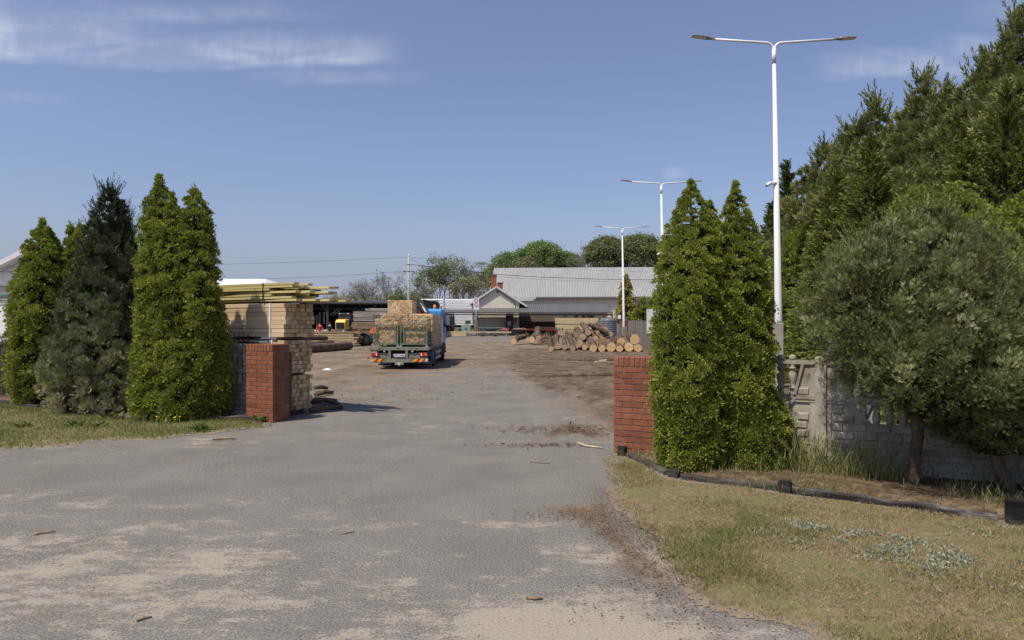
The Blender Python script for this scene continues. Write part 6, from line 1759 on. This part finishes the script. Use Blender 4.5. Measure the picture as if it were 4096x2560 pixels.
# sign post with the two round prohibition signs
SP_Y = 88.5
SG = thing('sign_post', 'white sign with a circled 5 on a pole by the lean-to roof', 'sign', (*spot(1905, SP_Y), 0))
MB().tube([(0, .06, 0), (0, .06, hz(1188, SP_Y))], .09, 10).build('pole', m_gtrim, SG)
ws = 10 / F * SP_Y; zt, zb2 = hz(1193, SP_Y), hz(1239, SP_Y)
bd = MB().box(-ws - .05, ws + .02, -.04, -.01, zb2, zt).build('sign_board', m_white, SG)
m_signred = pm('sign_red', [(.4, .07, .1), (.5, .1, .13)], 5, .5)
for zc, k in ((hz(1203, SP_Y), 0), (hz(1221, SP_Y), 1)):
    rg = MB(); n = 28; r0, r1 = .2, .275
    vs = [(-.015 + r * math.cos(2 * math.pi * i / n), y, zc + r * math.sin(2 * math.pi * i / n)) for y in (-.055, -.042) for r in (r0, r1) for i in range(n)]
    fs = []
    for i in range(n):
        j = (i + 1) % n
        fs += [(i, j, n + j, n + i), (2 * n + i, 3 * n + i, 3 * n + j, 2 * n + j), (n + i, n + j, 3 * n + j, 3 * n + i), (i, 2 * n + i, 2 * n + j, j)]
    rg.add(vs, fs)
    if k: rg.bar((-.18, -.056, zc + .15), (.15, -.056, zc - .15), .01, .05, 0, Vector((0, 1, 0)))
    rg.build('prohibition_ring', m_signred, bd)
text_part('5', 'lettering', m_ink, bd, .34, Matrix.Translation((-.015, -.05, hz(1203, SP_Y))) @ Matrix.Rotation(R(90), 4, 'X'), .004)
MB().bar((-.1, -.047, hz(1219, SP_Y)), (.06, -.047, hz(1224, SP_Y)), .01, .05, 0, Vector((0, 1, 0))).cbox((.05, -.047, hz(1221, SP_Y)), (.06, .012, .14)).build('pictogram', m_ink, bd)
tm = MB().box(-.2, .12, -.046, -.04, hz(1235, SP_Y), hz(1234.3, SP_Y)).box(-.18, .1, -.046, -.04, hz(1233.4, SP_Y), hz(1232.9, SP_Y)); tm.build('small_print', m_pink, bd)

# machines
m_teal = pm('teal_machine_paint', [(.15, .24, .21), (.22, .32, .28), (.28, .38, .34)], 3, .5, .35)
m_tealdk = pm('dark_teal_paint', [(.02, .08, .075), (.035, .11, .1)], 3, .5, .35)
Y = 88.0
mc = thing('planing_machine', 'pale green hooded woodworking machine at the edge of the lean-to roof', 'machine', (*spot(1864, Y), 0))
MB().prism([(-.6, .05), (.6, .05), (.6, 1.3), (.25, 1.5), (0, 1.56), (-.3, 1.5), (-.62, 1.32)], 0, 1.2).build('housing', m_teal, mc, .04)
MB().box(-.1, .12, -.03, 0, .85, 1.1).build('control_panel', m_lgrey, mc)
MB().box(-.12, .55, .3, .9, 1.56, 2.05).build('dust_hood', m_tealdk, mc, .02)
MB().box(-2.3, -.6, .1, .8, 1.02, 1.12).box(-2.2, -2.1, .2, .3, 0, 1.02).box(-1.0, -.9, .2, .3, 0, 1.02).build('roller_table', m_teal, mc)
tb = thing('saw_bench', 'long grey green feed bench under the lean-to roof beside the sign pole', 'machine', (*spot(1965, 91), 0))
MB().box(-1.7, 1.8, .2, .8, 1.02, 1.1).build('bench_top', m_teal, tb)
MB().box(-1.5, -1.35, .3, .6, 0, 1.02).box(.9, 1.05, .3, .6, 0, 1.02).box(-.9, 1.5, .4, .5, .4, .9).build('bench_leg', m_lgrey, tb)
rb = thing('red_machine_box', 'red box with white lettering standing under the lean-to roof', 'machine', (*spot(2022, 88.5), 0))
MB().box(-.5, .48, 0, .7, .62, 1.08).build('cover', m_redpaint, rb, .02)
MB().box(-.4, .4, .1, .6, 0, .62).build('stand', m_lgrey, rb)
MB().box(-.28, -.04, -.006, .0, .86, .92).box(.0, .26, -.006, .0, .865, .92).build('white_lettering', m_pink, rb)
sm = thing('band_sawmill', 'dark band sawmill with red parts and a pale panel deep under the lean-to roof', 'machine', (*spot(2045, 92.5), 0))
MB().box(-.75, .3, .3, 1.2, .4, 3.0).build('saw_head', m_black, sm, .03)
MB().box(-.5, -.05, .2, .3, 1.35, 1.95).build('pale_panel', m_gtrim, sm)
MB().box(.5, .75, .2, .5, 1.6, 2.4).box(-.95, -.8, .2, .5, 1.3, 1.9).bar((.3, .4, 2.0), (1.3, .4, 2.2), .06, .06).bar((.9, .4, .9), (1.0, .4, 2.3), .05, .05).box(.3, 1.0, .3, 1.0, .5, .9).build('red_bracket', m_redpaint, sm)
rl = thing('roller_conveyor', 'orange red roller conveyor behind the small left group of logs', 'machine', (*spot(2165, 90), 0))
MB().box(-2.2, 2.2, .1, .2, .75, .9).box(-2.2, 2.2, .9, 1.0, .75, .9).build('frame', m_redpaint, rl)
rr_ = MB()
for q in np.linspace(-2.1, 2.1, 9): rr_.tube([(q, .1, .92), (q, 1.0, .92)], .07, 8)
rr_.build('roller', m_lgrey, rl)
lg_ = MB()
for q in (-2, -.7, .7, 2): lg_.box(q - .06, q + .06, .1, .2, 0, .75).box(q - .03, q + .03, .05, .1, .75, 1.05)
lg_.build('conveyor_leg', m_redpaint, rl)
wb = thing('wheelbarrow', 'black wheelbarrow full of wood scraps by the red box', 'wheelbarrow', (*spot(2079, 87), 0))
MB().add([(-.45, -.3, .45), (.3, -.3, .45), (.3, .3, .45), (-.45, .3, .45), (-.65, -.42, .85), (.6, -.42, .85), (.6, .42, .85), (-.65, .42, .85)], [(3, 2, 1, 0), (0, 1, 5, 4), (1, 2, 6, 5), (2, 3, 7, 6), (3, 0, 4, 7), (4, 5, 6, 7)]).build('tub', m_black, wb, .02)
MB().bar((-.4, -.2, .45), (-.45, -.2, 0), .04, .04).bar((-.4, .2, .45), (-.45, .2, 0), .04, .04).bar((-1.1, -.3, .6), (.7, -.1, .3), .04, .04).bar((-1.1, .3, .6), (.7, .1, .3), .04, .04).build('frame', m_lgrey, wb)
wheel(wb, .7, 0, .2, .1).rotation_euler = (0, 0, 0)
rs = MB()
for k in range(26): 
    a = Vector((random.uniform(-.6, .5), random.uniform(-.35, .35), random.uniform(.85, .95))); d = Vector((random.uniform(-.5, .5), random.uniform(-.3, .3), random.uniform(0, .18)))
    rs.bar(a, a + d, .06, .03)
tag(rs.build('wood_scraps', m_pale, None, 0, (*spot(2079, 87), 0)), 'heap of pale wood scraps filling the black wheelbarrow', 'wood scraps')
for i, (q, z, r_, lab) in enumerate(((2150, .3, .26, 'lowest dark log stored under the lean-to roof'), (2160, .82, .24, 'middle dark log stored under the lean-to roof'), (2155, 1.3, .22, 'upper dark log stored under the lean-to roof'), (2150, 1.75, .2, 'topmost dark log stored under the lean-to roof'))):
    a = spot(q - 75, 96); b_ = spot(q + 78, 96); log(lab, (a[0], 96 + .1 * i, z), (b_[0], 96, z), r_, 'dark logs stored under the lean-to roof', r_)
for q, h in ((1930, .5), (1982, .45)):
    tag(MB().box(-.35, .35, 0, .5, .12, h).tube([(-.25, .2, .12), (.25, .2, .12)], .12, 8).box(-.2, .0, -.06, .0, .15, h * .8).build('trestle_block', m_lgrey, None, .01, (*spot(q, 86.4), 0)), 'dark trestle block under the long plank, ' + ('left one' if q < 1950 else 'right one'), 'trestle')
def heap_mesh():
    m = MB(); rr = random.Random(9); n = 22; vs = []
    for i in range(9):
        t = i / 8; r = .85 * (1 - t) ** .75 + .02
        for k in range(n):
            a = 2 * math.pi * k / n; q = r * rr.uniform(.82, 1.15)
            vs.append((q * math.cos(a), .6 + q * .8 * math.sin(a), .95 * t * rr.uniform(.9, 1.05)))
    m.add(vs, [(i * n + k, i * n + (k + 1) % n, (i + 1) * n + (k + 1) % n, (i + 1) * n + k) for i in range(8) for k in range(n)] + [tuple(reversed(range(n))), tuple(8 * n + k for k in range(n))])
    for _ in range(60):
        a = rr.uniform(0, 6.28); r = rr.uniform(.1, .8); z = .9 * (1 - (r / .9) ** 1.3)
        p = Vector((r * math.cos(a), .6 + r * .8 * math.sin(a), z)); m.bar(p, p + Vector((rr.uniform(-.2, .2), rr.uniform(-.2, .2), rr.uniform(-.03, .1))), .07, .025)
    return m
# dark wooden crate with slats and bark stump near the left logs
tag(heap_mesh().build('bark_heap', m_bark, None, 0, (*spot(2190, 52), 0)), 'brown bark heap between the left logs and the log heap', 'bark heap')
cr_ = thing('slatted_crate', 'dark slatted crate tilted on the bark heap before the fresh board stacks', 'crate', (*spot(2215, 58), .95))
for k in range(6): MB().bar((-.5 + k * .24, 0, .35), (-.35 + k * .24, 0, -.35), .07, .05).build('slat', m_darkwood, cr_)
MB().bar((-.6, .05, .36), (.85, .05, .3), .08, .06).bar((-.4, .05, -.35), (.95, .05, -.38), .06, .06).build('rail', m_darkwood, cr_)

# ------------------------------------------------------------------ gabled building, chimneys and big hall
m_plaster = pm('beige_plaster', [(.55, .49, .4), (.64, .58, .48), (.7, .64, .55)], 1.1, .92, .1, bumps=.15, bdist=.01)
m_wtrim = pm('white_trim', [(.5, .5, .5), (.62, .62, .62)], 3, .6)
m_fbrick = pm('chimney_brick', [(.2, .065, .035), (.28, .1, .055), (.34, .14, .08)], 6, .9, .1)
Y = 94.0
GBD = thing('gabled_building', 'small beige plastered building with a white edged gable and brick chimney', 'building', (spot(1986, Y)[0], Y + 4, 0))
k_ = Y / F
wl, wr = (1911 - 1986) * k_, (2076 - 1986) * k_
zap, zev = hz(1147, Y), hz(1207, Y)
zel = zap - (0 - wl) * .64; zer = zap - wr * .64
MB().prism([(wl, 0), (wr, 0), (wr, zer - .1), (0, zap - .12), (wl, zel - .1)], -4, 8).build('wall', m_plaster, GBD)
rf = MB()
el, er = (1879 - 1986) * k_, (2109 - 1986) * k_
zL, zR = zap + el * .64, zap - er * .64
rf.add([(0, -4.35, zap + .04), (er, -4.35, zR + .04), (er, 8.2, zR + .04), (0, 8.2, zap + .04), (0, -4.35, zap - .1), (er, -4.35, zR - .1), (er, 8.2, zR - .1), (0, 8.2, zap - .1)], [(0, 3, 2, 1), (4, 5, 6, 7), (0, 1, 5, 4), (1, 2, 6, 5), (2, 3, 7, 6)])
rf.add([(0, -4.35, zap + .045), (el, -4.35, zL + .04), (el, 8.2, zL + .04), (0, 8.2, zap + .045), (0, -4.35, zap - .1), (el, -4.35, zL - .1), (el, 8.2, zL - .1), (0, 8.2, zap - .1)], [(0, 1, 2, 3), (7, 6, 5, 4), (4, 5, 1, 0), (5, 6, 2, 1), (6, 7, 3, 2)])
rfo = rf.build('roof', m_corr, GBD)
MB().bar((0, -4.38, zap - .03), (er, -4.38, zR - .03), .05, .22).bar((0, -4.38, zap - .03), (el, -4.38, zL - .03), .05, .22).build('verge_board', m_wtrim, rfo)
def chimney(pa, pb, pt, yy, bot):
    xa, xb = (pa - 1986) * k_, (pb - 1986) * k_; zt = hz(pt, Y + 2)
    c = MB().box(xa, xb, yy, yy + .9, bot, zt - .12).build('chimney', m_fbrick, rfo)
    MB().box(xa - .06, xb + .06, yy - .06, yy + .96, zt - .12, zt).build('chimney_cap', m_lgrey, c)
chimney(1961, 1984, 1098, -1.5, 4.0); chimney(1988, 2010, 1129, -1.6, 4.0)
MB().tube([((1992 - 1986) * k_, -4.03, hz(1163, Y)), ((2058 - 1986) * k_, -4.03, hz(1208, Y)), ((2062 - 1986) * k_, -4.03, hz(1236, Y))], .05, 6).build('cable_conduit', m_black, GBD)
MB().lathe([(.08, -.1), (.16, 0), (.1, .1)], 10, ((1990 - 1986) * k_, -4.1, hz(1166, Y))).build('insulator', m_black, GBD)
MB().bar((wl, -4.05, hz(1236, Y)), (wr, -4.05, hz(1236, Y)), .08, .3).build('flashing', m_gtrim, GBD)
# hall
HY, HR = 112.0, R(-4)
HL = thing('sawmill_hall', 'long hall with a pale grey corrugated roof behind the lean-to and gable', 'building', (*spot(2300, HY), 0), HR)
hw0, hw1 = -13.9, 15.5
zr, ze2 = hz(1070, HY + 6), hz(1188, HY - 2)
n_ = 2
hr = MB().add([(hw0, -3.5, ze2), (hw1, -3.5, ze2), (hw1, 6, zr), (hw0, 6, zr), (hw0, -3.5, ze2 - .18), (hw1, -3.5, ze2 - .18), (hw1, 6, zr - .18), (hw0, 6, zr - .18)], [(0, 1, 2, 3), (7, 6, 5, 4), (4, 5, 1, 0), (5, 6, 2, 1), (7, 4, 0, 3)])
hr.add([(hw0, 6.01, zr), (hw1, 6.01, zr), (hw1, 16, ze2), (hw0, 16, ze2), (hw0, 6.01, zr - .18), (hw1, 6.01, zr - .18), (hw1, 16, ze2 - .18), (hw0, 16, ze2 - .18)], [(0, 1, 2, 3), (7, 6, 5, 4), (5, 6, 2, 1), (6, 7, 3, 2), (7, 4, 0, 3)])
hr.build('roof', m_corr, HL)
MB().prism_x([(-2.9, 0), (15.4, 0), (15.4, ze2 - .2), (6, zr - .3), (-2.9, ze2 - .2)], hw0 + .2, hw1 - .2).build('wall', m_plaster, HL)
MB().bar((hw0, -3.55, ze2 - .2), (hw1, -3.55, ze2 - .2), .15, .22).build('gutter', m_lgrey, HL)
wn = MB().box(7.2, 11.4, -2.96, -2.91, hz(1217, HY), hz(1202, HY))
wo = wn.build('window', m_glass, HL)
bs = MB()
for q in np.linspace(7.3, 11.3, 11): bs.box(q - .1, q + .1, -3.02, -2.965, hz(1217, HY), hz(1202, HY))
bs.build('window_bars', m_wtrim, wo)
MB().lathe([(.1, 0), (.18, .1), (.12, .3)], 8, (13.0, -3.1, hz(1203, HY))).build('wall_lamp', m_gtrim, HL)
tag(MB().box(-1.6, 1.6, -.2, .2, 0, .18).box(-1.2, 1.6, -.2, .2, .2, .4).box(-1.5, 1.3, -.2, .2, -.25, -.04).build('white_boards', m_wtrim, None, 0, (*spot(2098, 98), hz(1196, 98))), 'white boards lying on the roof corner beside the gable', 'boards')
# grey water tank
TK_Y = 76
TK = thing('water_tank', 'blue grey ribbed plastic tank behind the log heap', 'tank', (*spot(2433, TK_Y), 0))
rt = 33.5 / F * TK_Y; zt = hz(1279, TK_Y)
prof = [(rt, 0)]
for k in range(9):
    z = .1 + (zt - .1) * k / 9; prof += [(rt, z), (rt + .02, z + .04), (rt + .02, z + .1), (rt, z + .14)]
prof += [(rt, zt), (rt * .8, zt + .17), (rt * .3, zt + .2)]
MB().lathe(prof, 32).build('tank_body', pm('tank_plastic', [(.105, .125, .14), (.14, .16, .175)], 2, .5, .4), TK)
MB().lathe([(.3, zt + .19), (.3, zt + .26), (.05, zt + .27)], 16).build('lid', m_lgrey, TK)
tag(MB().box(-.3, .3, 0, .5, 0, 1.75).box(-.33, .33, -.03, .53, 1.75, 1.82).build('blue_barrel_box', m_blue, None, .04, (*spot(2396, 84), 0)), 'small blue container between the fresh boards and the grey tank', 'container')

# ------------------------------------------------------------------ grey board fence on the right, white board, posts
A = Vector((*spot(2690, 34.5), 0)); B = Vector((*spot(2514, 61), 0))
d = (B - A); n = int(d.length / .2)
BF = thing('board_fence', 'weathered grey vertical board fence beside the log heap', 'board fence', A, math.atan2(d.y, d.x))
k = 0; x = 0.0; rr = random.Random(4); cnt = 0
while x < d.length and cnt < 98:
    w = rr.uniform(.2, .34); h = 1.72 + rr.uniform(-.05, .05) + .18 * x / d.length
    MB().box(x, x + w - .012, -.015 + rr.uniform(-.012, .012), .015, .02, h).build('board', m_oldwood, BF); x += w; cnt += 1
MB().box(0, d.length, -.09, -.03, .4, .5).box(0, d.length, -.09, -.03, 1.3, 1.4).build('fence_rail', m_oldwood, BF)
xx = 0
while xx < d.length: MB().box(xx - .07, xx + .07, -.2, -.09, 0, 1.78).build('fence_post', m_oldwood, BF); xx += 3.2
WB_Y = 38.6
wb_ = thing('notice_board', 'plain white rectangular board with three bolts on the grey board fence', 'board', (*spot(2587, WB_Y), 0), R(6))
zt, zb3 = hz(1236, WB_Y), hz(1332, WB_Y); ww = 62 / F * WB_Y
MB().box(0, ww, -.012, .012, zb3, zt).build('panel', m_white, wb_, .004)
bl = MB()
for zz in (hz(1243, WB_Y), hz(1283, WB_Y), hz(1324, WB_Y)):
    for q in (.1, ww - .1): bl.tube([(q, -.025, zz), (q, -.012, zz)], .022, 8)
bl.build('bolt', m_black, wb_)
MB().box(ww * .35, ww * .35 + .1, .014, .11, 0, zt - .05).build('mounting_post', m_oldwood, wb_)
tag(MB().box(-.14, .14, -.1, .1, 0, 1.42).build('short_post', m_oldwood, None, .02, (*spot(2500, 51.5), 0)), 'thick grey wooden post in front of the third lamp post', 'post')
tag(MB().box(-.28, .28, -.1, .1, 0, 1.6).build('short_post', m_oldwood, None, .02, (*spot(2482, 54), 0)), 'wider grey wooden post left of the third lamp post', 'post')
tag(MB().box(-.4, .4, 0, .6, 0, 2.0).build('rusty_cabinet', pm('rusty_paint', [(.1, .035, .025), (.17, .06, .04)], 4, .8), None, .03, (*spot(2500, 63), 0)), 'rust brown cabinet between the grey tank and the board fence', 'cabinet')

# things behind the concrete fence by the lamp post
m_alu = pm('ribbed_aluminium', [(.3, .31, .33), (.45, .46, .48)], 4, .4, .5, metal=.5)
ca_ = thing('ribbed_sheet', 'silvery ribbed sheet leaning behind the fence balusters beside the lamp post', 'sheet', (*spot(3150, 9.2), 0), R(-20))
o = MB().box(-.05, .75, .02, .03, 0, 1.62)
for q in range(8): o.box(-.04 + q * .1, .01 + q * .1, -.02, .02, 0, 1.62)
o.build('sheet', m_alu, ca_).rotation_euler = (R(8), R(20), 0)
tag(MB().box(-.32, -.1, 0, .1, 0, 1.55).box(-.06, .1, .05, .1, 0, 1.7).build('concrete_slab_stack', m_conc, None, .01, (*spot(3105, 10.5), 0), -PHI), 'spare concrete fence posts leaning behind the lamp post', 'concrete posts')

# ------------------------------------------------------------------ white buildings at the far left
m_wwall = pm('white_wall', [(.76, .76, .75), (.86, .86, .85)], 1.2, .8, .2)
m_lightwall = pm('pale_grey_cladding', [(.6, .59, .57), (.68, .67, .65), (.74, .73, .71)], 1.5, .85, .15, stretch=(3, 1, .3))
m_wroof = pm('white_roof_sheet', [(.66, .665, .68), (.76, .765, .78)], 1.5, .45, .4)
Y = 42.0
WBD = thing('white_warehouse', 'white gabled warehouse with pale grey cladding at the left edge of the photo', 'building', (spot(125, Y)[0], Y, 0))
k_ = Y / F; zt = hz(992, Y); s_ = .52
hwL = -9.0; hwR = 9.0
gw = MB().prism([(-8.6, 4.0), (8.6, 4.0), (8.6, zt - .25 - 8.6 * s_), (0, zt - .25), (-8.6, zt - .25 - 8.6 * s_)] if zt - .25 - 8.6 * s_ > 4.1 else [(-(zt - 4.3) / s_, 4.0), ((zt - 4.3) / s_, 4.0), (0, zt - .25)], 0, 20)
gw.build('gable_wall', m_lightwall, WBD)
MB().box(-12, 8.6, -1.2, 20, 0, hz(1226, Y - 1.2)).build('lower_wall', m_wwall, WBD)
rr2 = MB()
for s in (-1, 1):
    e = s * ((zt - 3.6) / s_)
    ze3 = zt - abs(e) * s_
    rr2.add([(0, -.5, zt), (e, -.5, ze3), (e, 20.5, ze3), (0, 20.5, zt), (0, -.5, zt - .3), (e, -.5, ze3 - .3), (e, 20.5, ze3 - .3), (0, 20.5, zt - .3)], [(0, 1, 2, 3), (7, 6, 5, 4), (0, 4, 5, 1), (1, 5, 6, 2), (2, 6, 7, 3)])
rr2.build('roof', m_wroof, WBD)
MB().box(-12, 2, -.3, -.02, hz(1186, Y), hz(1179, Y)).build('green_band', pm('green_trim', [(.04, .15, .1), (.06, .2, .13)], 3, .6), WBD)
MB().box(-12, 2, -.25, -.02, hz(1222, Y), hz(1187, Y)).bar((-4, -.5, hz(1210, Y)), (1, -.5, hz(1196, Y)), .1, .12).bar((-5, -.5, hz(1196, Y)), (1, -.5, hz(1214, Y)), .1, .12).bar((-5, -.6, hz(1216, Y)), (1, -.6, hz(1216, Y)), .1, .1).build('grey_duct_band', m_gtrim, WBD)
ft = MB()
for i in range(9):
    a = -5.5 + i * .62; z0 = zt - .55 - abs(a) * s_
    ft.bar((a, -.12, z0), (a + .5, -.12, z0 + .02), .04, .04).bar((a, -.12, z0), (a + .52, -.12, z0 + .5 * s_ + .05), .04, .04)
ft.build('edge_lattice', m_gtrim, WBD)
Y = 60.0
W2B = thing('white_roofed_hall', 'hall with a plain white roof sloping down behind the stacked timber', 'building', (0, Y, 0))
xa, xb, xc = spot(560, Y)[0], spot(967, Y)[0], spot(1052, Y)[0]
za, zc_ = hz(1098, Y), hz(1141, Y)
MB().add([(xa, 6, za), (xb, 6, za), (xc, 0, zc_), (xa, 0, zc_ - .1), (xc, 12, zc_), (xa, 12, zc_)], [(0, 3, 2, 1), (1, 2, 4), (0, 1, 4, 5), (3, 5, 4, 2)]).build('roof', m_wroof, W2B)
MB().box(xa, xc - .4, .4, 11.6, 0, zc_ - .12).build('wall', m_wwall, W2B)
